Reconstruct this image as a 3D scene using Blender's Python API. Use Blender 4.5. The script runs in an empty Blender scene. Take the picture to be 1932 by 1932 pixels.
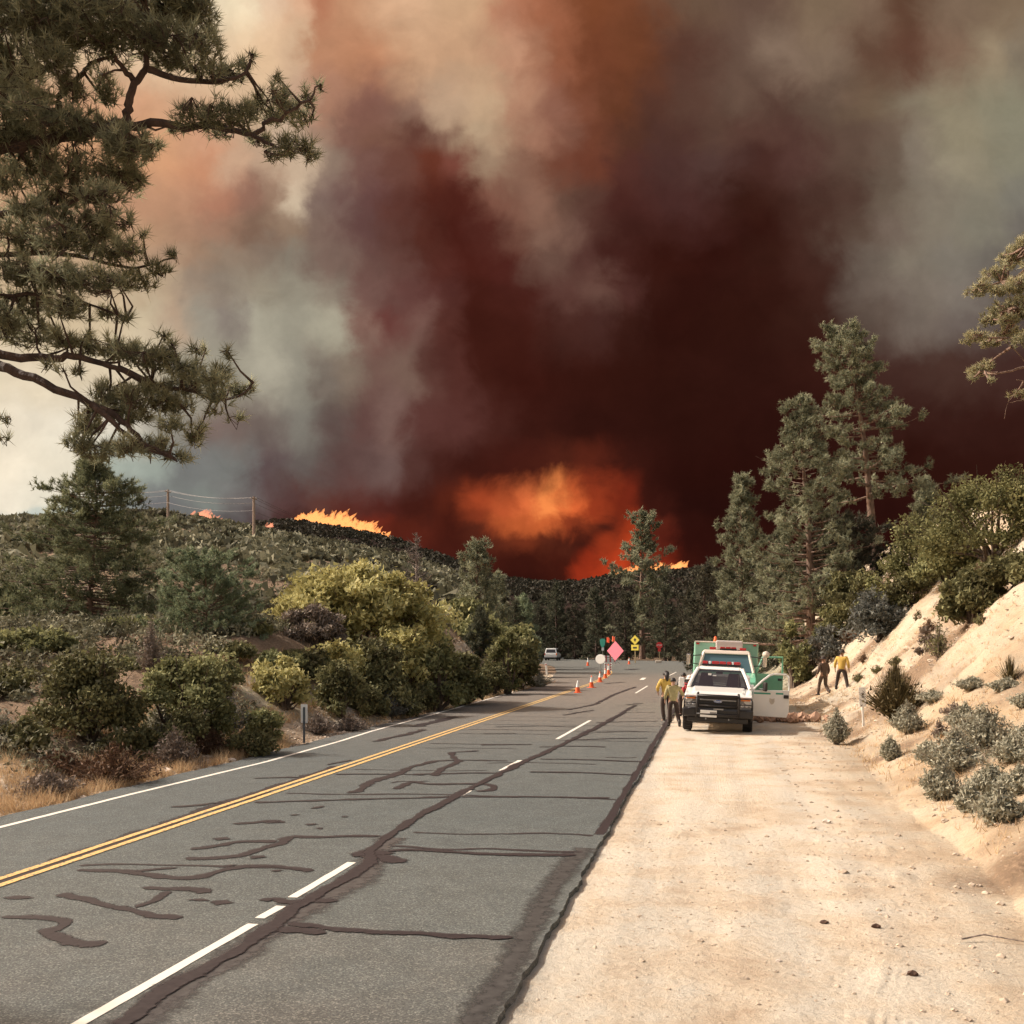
import bpy, bmesh, math, random
import numpy as np
from mathutils import Vector, Matrix

# ------------------------------------------------------------------ camera, world, sun, exposure
scene = bpy.context.scene
COL = scene.collection
EYE = 2.5                       # camera height in metres
FOC = 2000.0 / 1932.0           # focal length as a share of the picture width
EXPO = 0.55

cam_d = bpy.data.cameras.new("camera")
cam = bpy.data.objects.new("camera", cam_d)
COL.objects.link(cam)
cam.location = (0, 0, EYE)
cam.rotation_euler = (math.radians(90), 0, 0)
cam_d.sensor_width = 36
cam_d.lens = 36 * FOC
cam_d.shift_y = 249.0 / 1932.0
cam_d.clip_start = 0.05
cam_d.clip_end = 12000
scene.camera = cam

SUN = Vector((-0.74, 0.20, 0.66)).normalized()
sun_el = math.asin(SUN.z)
sun_az = math.atan2(SUN.x, SUN.y)
world = bpy.data.worlds.new("World")
scene.world = world
world.use_nodes = True
wn = world.node_tree
wn.nodes.clear()
wo = wn.nodes.new("ShaderNodeOutputWorld")
wb = wn.nodes.new("ShaderNodeBackground")
sk = wn.nodes.new("ShaderNodeTexSky")
sk.sky_type = 'NISHITA'
sk.sun_disc = False
sk.sun_elevation = sun_el
sk.sun_rotation = sun_az
sk.air_density = 1.6
sk.dust_density = 6.0
sk.ozone_density = 0.6
# the whole sky is seen through thin brown smoke: it filters the blue out
wm = wn.nodes.new("ShaderNodeMixRGB")
wm.blend_type = 'MULTIPLY'
wm.inputs[0].default_value = 1.0
wm.inputs[2].default_value = (1.0, 0.82, 0.70, 1)
wn.links.new(sk.outputs[0], wm.inputs[1])
wn.links.new(wm.outputs[0], wb.inputs[0])
wb.inputs[1].default_value = 0.15
wn.links.new(wb.outputs[0], wo.inputs[0])

sun_d = bpy.data.lights.new("sun", 'SUN')
sun_o = bpy.data.objects.new("sun", sun_d)
COL.objects.link(sun_o)
sun_d.energy = 3.8
sun_d.angle = math.radians(1.6)
sun_d.color = (1.0, 0.955, 0.875)
sun_o.rotation_euler = SUN.to_track_quat('Z', 'Y').to_euler()
sun_o.location = (-60, -20, 60)

scene.view_settings.view_transform = 'Standard'
scene.view_settings.look = 'None'
scene.view_settings.exposure = EXPO
scene.view_settings.gamma = 1
scene.view_settings.use_curve_mapping = False
scene.cycles.max_bounces = 6
scene.cycles.diffuse_bounces = 3
scene.cycles.transparent_max_bounces = 12
scene.cycles.use_adaptive_sampling = True

# ------------------------------------------------------------------ helpers
CX, CY, FP = 966.0, 1215.0, 2000.0
RD = np.array([0.1864, 0.9825])     # direction of the road
RR = np.array([0.9825, -0.1864])    # to the right of the road


def P(px, py, Y):
    """point in the place seen in direction px, py at depth Y"""
    return Vector(((px - CX) / FP * Y, Y, EYE - (py - CY) / FP * Y))


def G(px, py, z=0.0):
    Y = FP * (EYE - z) / (py - CY)
    return Vector(((px - CX) / FP * Y, Y, z))


def ST(s, t, z=0.0):
    p = RD * s + RR * t
    return Vector((p[0], p[1], z))


def sstep(a, b, x):
    k = np.clip((x - a) / (b - a), 0, 1)
    return k * k * (3 - 2 * k)


_perm = np.random.RandomState(7).permutation(4096)
_vals = np.random.RandomState(11).rand(4096)


def vnoise(x, y, z=0.0):
    """smooth value noise 0..1 on arrays"""
    x = np.asarray(x, float); y = np.asarray(y, float); z = np.asarray(z, float) + 0 * x
    xi = np.floor(x).astype(int); yi = np.floor(y).astype(int); zi = np.floor(z).astype(int)
    xf = x - xi; yf = y - yi; zf = z - zi
    xf = xf * xf * (3 - 2 * xf); yf = yf * yf * (3 - 2 * yf); zf = zf * zf * (3 - 2 * zf)

    def h(a, b, c):
        return _vals[(_perm[(_perm[(a & 4095)] + b) & 4095] + c * 131) & 4095]
    r = 0
    for dz, wz in ((0, 1 - zf), (1, zf)):
        for dy, wy in ((0, 1 - yf), (1, yf)):
            for dx, wx in ((0, 1 - xf), (1, xf)):
                r = r + h(xi + dx, yi + dy, zi + dz) * wx * wy * wz
    return r


def fbm(x, y, z=0.0, o=4):
    r = 0; a = 0.5; f = 1.0; n = 0
    for i in range(o):
        r = r + a * vnoise(np.asarray(x) * f + 17.3 * i, np.asarray(y) * f - 9.1 * i, np.asarray(z) * f)
        n += a; a *= 0.5; f *= 2.03
    return r / n


# ---- materials
def new_mat(name):
    m = bpy.data.materials.new(name)
    m.use_nodes = True
    nt = m.node_tree
    b = nt.nodes.get("Principled BSDF")
    return m, nt, b


def paint(name, col, rough=0.5, metal=0.0, var=0.12, scale=6.0, bump=0.0, spec=0.5, coat=0.0):
    """plain surface with faint procedural wear"""
    m, nt, b = new_mat(name)
    tc = nt.nodes.new("ShaderNodeTexCoord")
    n = nt.nodes.new("ShaderNodeTexNoise")
    n.inputs["Scale"].default_value = scale
    n.inputs["Detail"].default_value = 6
    nt.links.new(tc.outputs["Object"], n.inputs["Vector"])
    r = nt.nodes.new("ShaderNodeValToRGB")
    c = np.array(col[:3])
    lo = np.clip(c * (1 - var), 0, 1); hi = np.clip(c * (1 + var), 0, 1)
    r.color_ramp.elements[0].position = 0.3
    r.color_ramp.elements[1].position = 0.7
    r.color_ramp.elements[0].color = (*lo, 1)
    r.color_ramp.elements[1].color = (*hi, 1)
    nt.links.new(n.outputs["Fac"], r.inputs[0])
    nt.links.new(r.outputs[0], b.inputs["Base Color"])
    b.inputs["Roughness"].default_value = rough
    b.inputs["Metallic"].default_value = metal
    b.inputs["Specular IOR Level"].default_value = spec
    b.inputs["Coat Weight"].default_value = coat
    if bump:
        bp = nt.nodes.new("ShaderNodeBump")
        bp.inputs["Strength"].default_value = bump
        bp.inputs["Distance"].default_value = 0.02
        nt.links.new(n.outputs["Fac"], bp.inputs["Height"])
        nt.links.new(bp.outputs[0], b.inputs["Normal"])
    return m


def foliage(name, cols, trans=0.25, rough=0.75, spec=0.15):
    """leaf material: the 'tone' of every leaf picks its own colour"""
    m, nt, b = new_mat(name)
    at = nt.nodes.new("ShaderNodeAttribute"); at.attribute_name = "tone"
    r = nt.nodes.new("ShaderNodeValToRGB")
    el = r.color_ramp.elements
    while len(el) < len(cols):
        el.new(0.5)
    for i, c in enumerate(cols):
        el[i].position = i / (len(cols) - 1)
        el[i].color = (*c, 1)
    nt.links.new(at.outputs["Fac"], r.inputs[0])
    nt.links.new(r.outputs[0], b.inputs["Base Color"])
    b.inputs["Roughness"].default_value = rough
    b.inputs["Specular IOR Level"].default_value = spec
    tr = nt.nodes.new("ShaderNodeBsdfTranslucent")
    nt.links.new(r.outputs[0], tr.inputs[0])
    mx = nt.nodes.new("ShaderNodeMixShader")
    mx.inputs[0].default_value = trans
    out = nt.nodes["Material Output"]
    nt.links.new(b.outputs[0], mx.inputs[1]); nt.links.new(tr.outputs[0], mx.inputs[2])
    nt.links.new(mx.outputs[0], out.inputs[0])
    return m


def bark(name, c1, c2, scale=9.0):
    m, nt, b = new_mat(name)
    tc = nt.nodes.new("ShaderNodeTexCoord")
    mp = nt.nodes.new("ShaderNodeMapping"); mp.inputs["Scale"].default_value = (1, 1, 0.25)
    v = nt.nodes.new("ShaderNodeTexVoronoi"); v.inputs["Scale"].default_value = scale
    n = nt.nodes.new("ShaderNodeTexNoise"); n.inputs["Scale"].default_value = scale * 2; n.inputs["Detail"].default_value = 8
    r = nt.nodes.new("ShaderNodeValToRGB")
    r.color_ramp.elements[0].color = (*c1, 1); r.color_ramp.elements[1].color = (*c2, 1)
    mul = nt.nodes.new("ShaderNodeMath"); mul.operation = 'MULTIPLY'
    nt.links.new(tc.outputs["Object"], mp.inputs[0]); nt.links.new(mp.outputs[0], v.inputs["Vector"]); nt.links.new(mp.outputs[0], n.inputs["Vector"])
    nt.links.new(v.outputs["Distance"], mul.inputs[0]); nt.links.new(n.outputs["Fac"], mul.inputs[1])
    mul2 = nt.nodes.new("ShaderNodeMath"); mul2.operation = 'MULTIPLY'; mul2.inputs[1].default_value = 3
    nt.links.new(mul.outputs[0], mul2.inputs[0]); nt.links.new(mul2.outputs[0], r.inputs[0])
    nt.links.new(r.outputs[0], b.inputs["Base Color"])
    bp = nt.nodes.new("ShaderNodeBump"); bp.inputs["Strength"].default_value = 0.7; bp.inputs["Distance"].default_value = 0.03
    nt.links.new(mul2.outputs[0], bp.inputs["Height"]); nt.links.new(bp.outputs[0], b.inputs["Normal"])
    b.inputs["Roughness"].default_value = 0.9
    return m


# ---- objects
def tag(o, label=None, cat=None, group=None, kind=None):
    if label: o["label"] = label
    if cat: o["category"] = cat
    if group: o["group"] = group
    if kind: o["kind"] = kind
    return o


def empty(name, loc=(0, 0, 0), rot=(0, 0, 0), label=None, cat=None, group=None):
    o = bpy.data.objects.new(name, None)
    o.empty_display_size = 0.3
    COL.objects.link(o)
    o.location = loc; o.rotation_euler = rot
    return tag(o, label, cat, group)


def link(name, me, mat, parent=None):
    if mat is not None and not me.materials:
        for q in (mat if isinstance(mat, (list, tuple)) else [mat]):
            me.materials.append(q)
    o = bpy.data.objects.new(name, me)
    COL.objects.link(o)
    if parent is not None:
        o.parent = parent
    return o


class MB:
    """collects triangles / quads in numpy arrays, then builds ONE mesh"""
    def __init__(s):
        s.v = []; s.f = []; s.n = 0; s.tone = []

    def add(s, verts, faces, tone=0.5):
        verts = np.asarray(verts, float).reshape(-1, 3); faces = np.asarray(faces, int)
        if len(faces) == 0: return
        s.v.append(verts); s.f.append(faces + s.n); s.n += len(verts)
        s.tone.append(np.broadcast_to(np.asarray(tone, float), (len(faces),)).copy())

    def mesh(s, name, smooth=False):
        me = bpy.data.meshes.new(name)
        v = np.concatenate(s.v); me.vertices.add(len(v)); me.vertices.foreach_set("co", v.ravel())
        loops = np.concatenate([f.ravel() for f in s.f]).astype(np.int32)
        tot = np.concatenate([np.full(len(f), f.shape[1]) for f in s.f]).astype(np.int32)
        start = np.concatenate([[0], np.cumsum(tot)[:-1]]).astype(np.int32)
        me.loops.add(len(loops)); me.loops.foreach_set("vertex_index", loops)
        me.polygons.add(len(tot)); me.polygons.foreach_set("loop_start", start)
        me.polygons.foreach_set("loop_total", tot)
        me.polygons.foreach_set("use_smooth", np.full(len(tot), smooth))
        a = me.attributes.new("tone", 'FLOAT', 'FACE')
        a.data.foreach_set("value", np.concatenate(s.tone).astype(np.float32))
        me.update(calc_edges=True); me.validate()
        return me

    def build(s, name, mat, parent=None, smooth=False):
        return link(name, s.mesh(name, smooth), mat, parent)

    # -- shapes
    def box(s, c, d, rot=None):
        x, y, z = [q / 2 for q in d]
        v = np.array([[a, b, e] for a in (-x, x) for b in (-y, y) for e in (-z, z)])
        if rot is not None:
            v = v @ np.array(rot).T
        v = v + np.array(c)
        s.add(v, [[0, 1, 3, 2], [4, 6, 7, 5], [0, 4, 5, 1], [2, 3, 7, 6], [0, 2, 6, 4], [1, 5, 7, 3]])

    def tube(s, pts, rad, sides=6, cap=True, tone=0.5):
        pts = np.asarray([tuple(p) for p in pts], float); n = len(pts)
        rad = np.broadcast_to(np.asarray(rad, float), (n,))
        tg = np.gradient(pts, axis=0); tg /= np.linalg.norm(tg, axis=1)[:, None] + 1e-9
        ref = np.array([0, 0, 1.0]) if abs(tg[0][2]) < 0.85 else np.array([1.0, 0, 0])
        u = np.cross(tg, ref); u /= np.linalg.norm(u, axis=1)[:, None] + 1e-9
        w = np.cross(tg, u)
        a = np.arange(sides) / sides * 2 * math.pi
        v = pts[:, None, :] + rad[:, None, None] * (u[:, None, :] * np.cos(a)[None, :, None] + w[:, None, :] * np.sin(a)[None, :, None])
        i = np.arange(n - 1)[:, None] * sides; j = np.arange(sides)[None, :]; k = (j + 1) % sides
        f = np.stack([i + j, i + k, i + sides + k, i + sides + j], -1).reshape(-1, 4)
        s.add(v.reshape(-1, 3), f, tone)
        if cap:
            for e in (0, n - 1):
                ring = v[e]; c = ring.mean(0)
                s.add(np.vstack([ring, c]), [[q, (q + 1) % sides, sides] for q in range(sides)], tone)

    def prism(s, poly, axis, a, b):
        """polygon (2D) extruded along axis 0/1/2 from a to b"""
        n = len(poly)
        def mk(h):
            o = []
            for p in poly:
                q = [0, 0, 0]; k = [i for i in range(3) if i != axis]
                q[k[0]], q[k[1]] = p; q[axis] = h; o.append(q)
            return o
        v = mk(a) + mk(b)
        s.add(v, [[i, (i + 1) % n, n + (i + 1) % n, n + i] for i in range(n)])
        s.n -= 0
        base = np.array(v, float)
        s.add(base, [list(range(n))[::-1]]) if n <= 4 else s._ngon(base[:n])
        s.add(base, [list(range(n, 2 * n))]) if n <= 4 else s._ngon(base[n:])

    def _ngon(s, pts):
        s.add(pts, [list(range(len(pts)))])

    def lathe(s, prof, c=(0, 0, 0), axis=2, sides=16):
        """profile [(r, h), ...] turned round an axis"""
        a = np.arange(sides) / sides * 2 * math.pi
        v = []
        for r, h in prof:
            for q in a:
                p = [r * math.cos(q), r * math.sin(q)]
                if axis == 2: v.append((p[0], p[1], h))
                elif axis == 0: v.append((h, p[0], p[1]))
                else: v.append((p[0], h, p[1]))
        v = np.array(v) + np.array(c)
        n = len(prof)
        f = [[i * sides + j, i * sides + (j + 1) % sides, (i + 1) * sides + (j + 1) % sides, (i + 1) * sides + j] for i in range(n - 1) for j in range(sides)]
        s.add(v, f)


def unit(v):
    return v / (np.linalg.norm(v, axis=-1, keepdims=True) + 1e-9)


def rdir(rng, n):
    return unit(rng.normal(size=(n, 3)))


def add_leaves(mb, pos, size, rng, aspect=1.6, tone=0.5, up=0.0, tri=False):
    """flat leaves with random facing at pos"""
    n = len(pos)
    size = np.broadcast_to(np.asarray(size, float), (n,)) * rng.uniform(0.65, 1.35, n)
    a = rdir(rng, n); a[:, 2] += up; a = unit(a)
    b = unit(np.cross(a, rdir(rng, n)))
    L = a * (size * aspect / 2)[:, None]; W = b * (size / 2)[:, None]
    if tri:
        v = np.stack([pos - L + W, pos - L - W, pos + L], 1); f = np.arange(n * 3).reshape(-1, 3)
    else:
        v = np.stack([pos - L, pos + W, pos + L, pos - W], 1); f = np.arange(n * 4).reshape(-1, 4)
    mb.add(v.reshape(-1, 3), f, np.clip(tone, 0, 1))


def add_tufts(mb, cen, dirs, length, width, k, rng, spread=0.9, tone=0.5):
    """pine needle tufts: k thin needles fanning out of every centre"""
    n = len(cen)
    length = np.broadcast_to(np.asarray(length, float), (n,))
    d = unit(dirs)[:, None, :] + rng.normal(size=(n, k, 3)) * spread * 0.6
    d = unit(d)
    L = length[:, None] * rng.uniform(0.75, 1.15, (n, k))
    side = unit(np.cross(d, rng.normal(size=(n, k, 3))))
    base = cen[:, None, :] - unit(dirs)[:, None, :] * (length[:, None, None] * rng.uniform(0, 0.5, (n, k, 1)))
    w = width
    v = np.stack([base - side * w / 2, base + side * w / 2, base + d * L[..., None]], 2)
    t = np.broadcast_to(np.asarray(tone, float).reshape(-1, 1) if np.ndim(tone) else tone, (n, k)) + rng.uniform(-0.15, 0.15, (n, k))
    mb.add(v.reshape(-1, 3), np.arange(n * k * 3).reshape(-1, 3), np.clip(t, 0, 1).ravel())


# ------------------------------------------------------------------ shape of the land
S2X = [-900, -300, 560, 640, 740, 850, 950, 1020, 1100, 1140, 1290, 1400, 1700, 2400, 3600]
S2Y = [985, 1000, 993, 1004, 1024, 1062, 1098, 1106, 1104, 1096, 1082, 1084, 1060, 1050, 1060]
S1X = [-900, -400, 0, 90, 180, 300, 400, 480, 560, 640, 740, 850, 940, 1010, 1060]
S1Y = [930, 965, 986, 984, 976, 974, 990, 1006, 1020, 1034, 1050, 1088, 1150, 1215, 1240]


def land(X, Y):
    X = np.asarray(X, float); Y = np.asarray(Y, float)
    s = X * RD[0] + Y * RD[1]; t = X * RR[0] + Y * RR[1]
    Ys = np.maximum(Y, 1.0)
    u = CX + FP * X / Ys
    u = np.where(Y < 1.0, np.where(X < 0, -900, 3000), np.clip(u, -900, 3000))
    z = np.full(X.shape, -0.055)
    # left verge and cut bank
    d = -10.15 - t
    Hb = np.interp(s, [-20, 8, 18, 26, 33, 45, 60, 68, 80], [0.5, 0.5, 0.7, 1.6, 2.9, 3.5, 3.6, 2.4, 0.2])
    wob = 1.1 * (fbm(s * 0.25, t * 0.25, 3.0) - 0.5)
    bank = Hb * sstep(0.15, 5.6, d + wob * sstep(0, 1.5, d))
    # left hill
    zc = EYE + (CY - np.interp(u, S1X, S1Y)) / FP * 360.0
    far = sstep(45, 110, -t + 0 * s) * 0 + 1
    k = np.clip((Y - 40) / 320.0, 0, 1)
    hill = np.where(Y < 360, zc * (0.25 * k + 0.75 * k ** 1.25), zc * (1 - 0.55 * sstep(360, 560, Y)))
    hill = hill * sstep(0, 14, d)
    hill = hill + (fbm(X * 0.02, Y * 0.02, 1.0) - 0.5) * 8 * sstep(90, 200, Y) * sstep(360, 300, Y) * sstep(0, 30, d)
    # ridge behind, where the fire is
    z2 = (EYE + (CY - np.interp(u, S2X, S2Y)) / FP * 650.0) * sstep(300, 650, Y)
    z2 = z2 * (1 - 0.35 * sstep(700, 1100, Y)) + (fbm(X * 0.03, Y * 0.03, 5.0) - 0.5) * 3.0 * sstep(350, 600, Y)
    # right shoulder: falls away from the road, then the sandy cut slope
    foot = np.interp(s, [-10, 10, 15, 30, 48, 64, 80, 130], [3.2, 2.7, 2.8, 3.0, 3.7, 3.0, 2.2, 2.0])
    e = t - foot + 0.9 * (fbm(s * 0.2, t * 0.1, 8.0) - 0.5)
    shoulder = -0.055 - 0.05 * np.clip(t + 1.4, 0, 3.2) * sstep(14, 26, s)
    e1 = np.clip(e, 0, None)
    k2 = np.interp(s, [14, 20, 28, 38], [0.32, 0.50, 0.88, 1.0])
    slope = 0.36 * np.clip(e1, 0, 1.6) + k2 * np.clip(e1 - 1.6, 0, 9.0) + 0.25 * np.clip(e1 - 10.6, 0, 60)
    slope = slope * (1 - sstep(92, 135, s))
    rill = (fbm(s * 0.9, e * 0.12, 2.0) - 0.5) * 0.85 * sstep(0.8, 3.5, e)
    slope = slope + rill * (1 - sstep(60, 110, s)) + (fbm(s * 0.22, e * 0.25, 12.0) - 0.5) * 1.5 * sstep(1.5, 5, e) * (1 - sstep(92, 135, s))
    right = np.where(e > 0, slope + shoulder * sstep(1.5, 0, e), shoulder)
    near = 1 - sstep(60, 150, np.hypot(X, Y))
    rough = (fbm(X * 2.4, Y * 2.4, 4.0, 4) - 0.5) * near
    fine = (fbm(X * 9, Y * 9, 4.0, 3) - 0.5) * near
    right = right + rough * (0.05 + 0.17 * sstep(1.3, 3.0, t)) * sstep(-1.35, 0.5, t) + fine * (0.012 + 0.045 * sstep(1.0, 2.6, t)) * sstep(-1.39, -0.6, t)
    # the shallow wash that runs beside the shoulder
    wash = np.exp(-((t - foot + 0.55 + 0.5 * np.sin(s * 0.35)) / 0.35) ** 2) * -0.13 * (1 - sstep(20, 30, s))
    right = right + wash
    for c0 in (0.74, 1.12):
        tc_ = t - (c0 + 0.22 * (s - 7.24) + 0.02 * (s - 7.24) ** 2)
        right = right + (0.006 * np.sin(tc_ * 75) - 0.01) * np.exp(-(tc_ / 0.15) ** 4) * sstep(12.5, 9.5, s) * sstep(4, 5, s)
    for c0 in (-0.75, 0.95):
        right = right - 0.012 * np.exp(-((t - c0 - 0.12 * np.sin(s * 0.23)) / 0.13) ** 4) * sstep(8, 12, s) * sstep(29, 26, s)
    left = np.maximum(bank, hill) + rough * 0.22 * sstep(0.1, 1.5, d) + fine * 0.06 * sstep(0, 0.4, d) - 0.055
    z = np.where(t > -1.40, right, np.where(t < -10.15, left, -0.055))
    # junction is flat
    z = np.where((s > 60) & (d < 30) & (t < 2.0), z * (1 - sstep(66, 82, s)) - 0.055 * sstep(66, 82, s), z)
    z = np.maximum(z, z2 - 0.06)
    # far hill at the left of the horizon
    return z


def gz(x, y):
    return float(land(np.array([x]), np.array([y]))[0])


def on_land(px, Y):
    x = (px - CX) / FP * Y
    return Vector((x, Y, gz(x, Y)))


def make_ground():
    az = np.concatenate([np.linspace(-180, -33, 60, endpoint=False), np.linspace(-33, 33, 540, endpoint=False), np.linspace(33, 180, 60, endpoint=False)])
    az = np.radians(az)
    rad = np.concatenate([[0.6, 2.0, 3.5, 5.0], np.geomspace(6.0, 110, 290), np.geomspace(113, 700, 90), np.geomspace(720, 4500, 30)])
    A, R = np.meshgrid(az, rad)
    X = R * np.sin(A); Y = R * np.cos(A)
    Z = land(X, Y)
    n = len(az); m = len(rad)
    v = np.stack([X, Y, Z], -1).reshape(-1, 3)
    i = np.arange(m - 1)[:, None] * n; j = np.arange(n)[None, :]; k = (j + 1) % n
    f = np.stack([i + j, i + k, i + n + k, i + n + j], -1).reshape(-1, 4)
    mb = MB(); mb.add(v, f[:, ::-1])
    c = np.vstack([v[:n], [[0, 0, -0.06]]]); mb.add(c, [[(q + 1) % n, q, n] for q in range(n)][:])
    me = mb.mesh("ground", True)
    # what covers the soil: 0 pale sand, 1 brown litter, 2 forest floor / burnt
    V = np.concatenate(mb.v)
    s = V[:, 0] * RD[0] + V[:, 1] * RD[1]; t = V[:, 0] * RR[0] + V[:, 1] * RR[1]
    d = -10.15 - t
    cov = np.zeros(len(V))
    nz = fbm(V[:, 0] * 0.35, V[:, 1] * 0.35, 6.0)
    cov = np.where(d > 0, 0.55 + 0.5 * (nz - 0.5) - 0.55 * sstep(26, 32, s) * sstep(0.3, 1.6, d) * sstep(7, 5, d), cov)
    cov = np.where(d > 3.6, 0.95 + 1.3 * (nz - 0.5), cov)
    cov = np.where((s > 75), np.maximum(cov, sstep(75, 150, s) * 0.9), cov)
    cov = np.where(V[:, 1] > 380, 1.6, cov)
    cov = np.where(V[:, 1] > 1200, 0.8, cov)
    cov = np.where((t > 1.6) & (s < 60), 0.30 * sstep(1.6, 3.6, t) + 1.5 * (nz - 0.5), cov)
    a = me.attributes.new("cover", 'FLOAT', 'POINT')
    a.data.foreach_set("value", cov.astype(np.float32))
    raw = sstep(1.2, 4.0, t + 1.2 * (fbm(V[:, 0] * 0.5, V[:, 1] * 0.5, 2.6) - 0.5)) * (0.55 + 0.45 * sstep(34, 22, s)) * (t > 0)
    raw = np.where(d > 0, 0.45, raw)
    a = me.attributes.new("raw_earth", 'FLOAT', 'POINT')
    a.data.foreach_set("value", raw.astype(np.float32))
    m, nt, b = new_mat("soil")
    L = nt.links.new
    at = nt.nodes.new("ShaderNodeAttribute"); at.attribute_name = "cover"
    tc = nt.nodes.new("ShaderNodeTexCoord")
    n1 = nt.nodes.new("ShaderNodeTexNoise"); n1.inputs["Scale"].default_value = 0.9; n1.inputs["Detail"].default_value = 9; n1.inputs["Roughness"].default_value = 0.62
    n2 = nt.nodes.new("ShaderNodeTexNoise"); n2.inputs["Scale"].default_value = 14; n2.inputs["Detail"].default_value = 8; n2.inputs["Roughness"].default_value = 0.7
    n3 = nt.nodes.new("ShaderNodeTexNoise"); n3.inputs["Scale"].default_value = 90; n3.inputs["Detail"].default_value = 5
    for q in (n1, n2, n3): L(tc.outputs["Object"], q.inputs["Vector"])
    r1 = nt.nodes.new("ShaderNodeValToRGB"); e = r1.color_ramp.elements
    e[0].position = 0.30; e[0].color = (0.42, 0.335, 0.25, 1)
    e[1].position = 0.72; e[1].color = (0.585, 0.535, 0.45, 1)
    q = e.new(0.45); q.color = (0.54, 0.465, 0.37, 1)
    q = e.new(0.56); q.color = (0.56, 0.515, 0.44, 1)
    L(n1.outputs["Fac"], r1.inputs[0])
    r2 = nt.nodes.new("ShaderNodeValToRGB"); e = r2.color_ramp.elements
    e[0].position = 0.27; e[0].color = (0.72, 0.68, 0.65, 1); e[1].position = 0.52; e[1].color = (1.0, 1.0, 1.0, 1)
    L(n2.outputs["Fac"], r2.inputs[0])
    mu = nt.nodes.new("ShaderNodeMixRGB"); mu.blend_type = 'MULTIPLY'; mu.inputs[0].default_value = 0.75
    L(r1.outputs[0], mu.inputs[1]); L(r2.outputs[0], mu.inputs[2])
    r3 = nt.nodes.new("ShaderNodeValToRGB"); e = r3.color_ramp.elements
    e[0].position = 0.25; e[0].color = (0.72, 0.70, 0.68, 1); e[1].position = 0.6; e[1].color = (1.05, 1.04, 1.02, 1)
    L(n3.outputs["Fac"], r3.inputs[0])
    mu2 = nt.nodes.new("ShaderNodeMixRGB"); mu2.blend_type = 'MULTIPLY'; mu2.inputs[0].default_value = 0.8
    L(mu.outputs[0], mu2.inputs[1]); L(r3.outputs[0], mu2.inputs[2])
    mp = nt.nodes.new("ShaderNodeMapping"); mp.vector_type = 'TEXTURE'; mp.inputs["Rotation"].default_value = (0, 0, -math.atan2(RD[0], RD[1])); mp.inputs["Scale"].default_value = (0.55, 7.0, 1)
    n5 = nt.nodes.new("ShaderNodeTexNoise"); n5.inputs["Scale"].default_value = 1.0; n5.inputs["Detail"].default_value = 6
    L(tc.outputs["Object"], mp.inputs[0]); L(mp.outputs[0], n5.inputs["Vector"])
    r5 = nt.nodes.new("ShaderNodeValToRGB"); e = r5.color_ramp.elements
    e[0].position = 0.34; e[0].color = (0.82, 0.83, 0.84, 1); e[1].position = 0.58; e[1].color = (1.03, 1.02, 1.0, 1)
    L(n5.outputs["Fac"], r5.inputs[0])
    mu3 = nt.nodes.new("ShaderNodeMixRGB"); mu3.blend_type = 'MULTIPLY'; mu3.inputs[0].default_value = 0.9
    L(mu2.outputs[0], mu3.inputs[1]); L(r5.outputs[0], mu3.inputs[2]); mu2 = mu3
    at2 = nt.nodes.new("ShaderNodeAttribute"); at2.attribute_name = "raw_earth"
    mu4 = nt.nodes.new("ShaderNodeMixRGB"); mu4.blend_type = 'MULTIPLY'; mu4.inputs[2].default_value = (0.70, 0.63, 0.54, 1)
    L(at2.outputs["Fac"], mu4.inputs[0]); L(mu2.outputs[0], mu4.inputs[1]); mu2 = mu4
    # litter / brown earth and the dark floor
    r4 = nt.nodes.new("ShaderNodeValToRGB"); e = r4.color_ramp.elements
    e[0].position = 0.3; e[0].color = (0.085, 0.056, 0.038, 1); e[1].position = 0.7; e[1].color = (0.30, 0.215, 0.145, 1)
    L(n2.outputs["Fac"], r4.inputs[0])
    mm = nt.nodes.new("ShaderNodeMath"); mm.operation = 'ADD'
    ms = nt.nodes.new("ShaderNodeMath"); ms.operation = 'MULTIPLY_ADD'; ms.inputs[1].default_value = 0.9; ms.inputs[2].default_value = -0.45
    L(n2.outputs["Fac"], ms.inputs[0]); L(at.outputs["Fac"], mm.inputs[0]); L(ms.outputs[0], mm.inputs[1])
    mr = nt.nodes.new("ShaderNodeMapRange"); mr.inputs[1].default_value = 0.35; mr.inputs[2].default_value = 0.62
    L(mm.outputs[0], mr.inputs[0])
    mx = nt.nodes.new("ShaderNodeMixRGB"); L(mr.outputs[0], mx.inputs[0]); L(mu2.outputs[0], mx.inputs[1]); L(r4.outputs[0], mx.inputs[2])
    mr2 = nt.nodes.new("ShaderNodeMapRange"); mr2.inputs[1].default_value = 1.2; mr2.inputs[2].default_value = 1.6
    L(at.outputs["Fac"], mr2.inputs[0])
    mx2 = nt.nodes.new("ShaderNodeMixRGB"); L(mr2.outputs[0], mx2.inputs[0]); L(mx.outputs[0], mx2.inputs[1]); mx2.inputs[2].default_value = (0.022, 0.012, 0.009, 1)
    L(mx2.outputs[0], b.inputs["Base Color"])
    b.inputs["Roughness"].default_value = 0.95; b.inputs["Specular IOR Level"].default_value = 0.1
    ad = nt.nodes.new("ShaderNodeMath"); ad.operation = 'MULTIPLY_ADD'; ad.inputs[1].default_value = 0.25
    L(n3.outputs["Fac"], ad.inputs[0]); L(n2.outputs["Fac"], ad.inputs[2])
    bp = nt.nodes.new("ShaderNodeBump"); bp.inputs["Strength"].default_value = 0.65; bp.inputs["Distance"].default_value = 0.07
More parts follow.
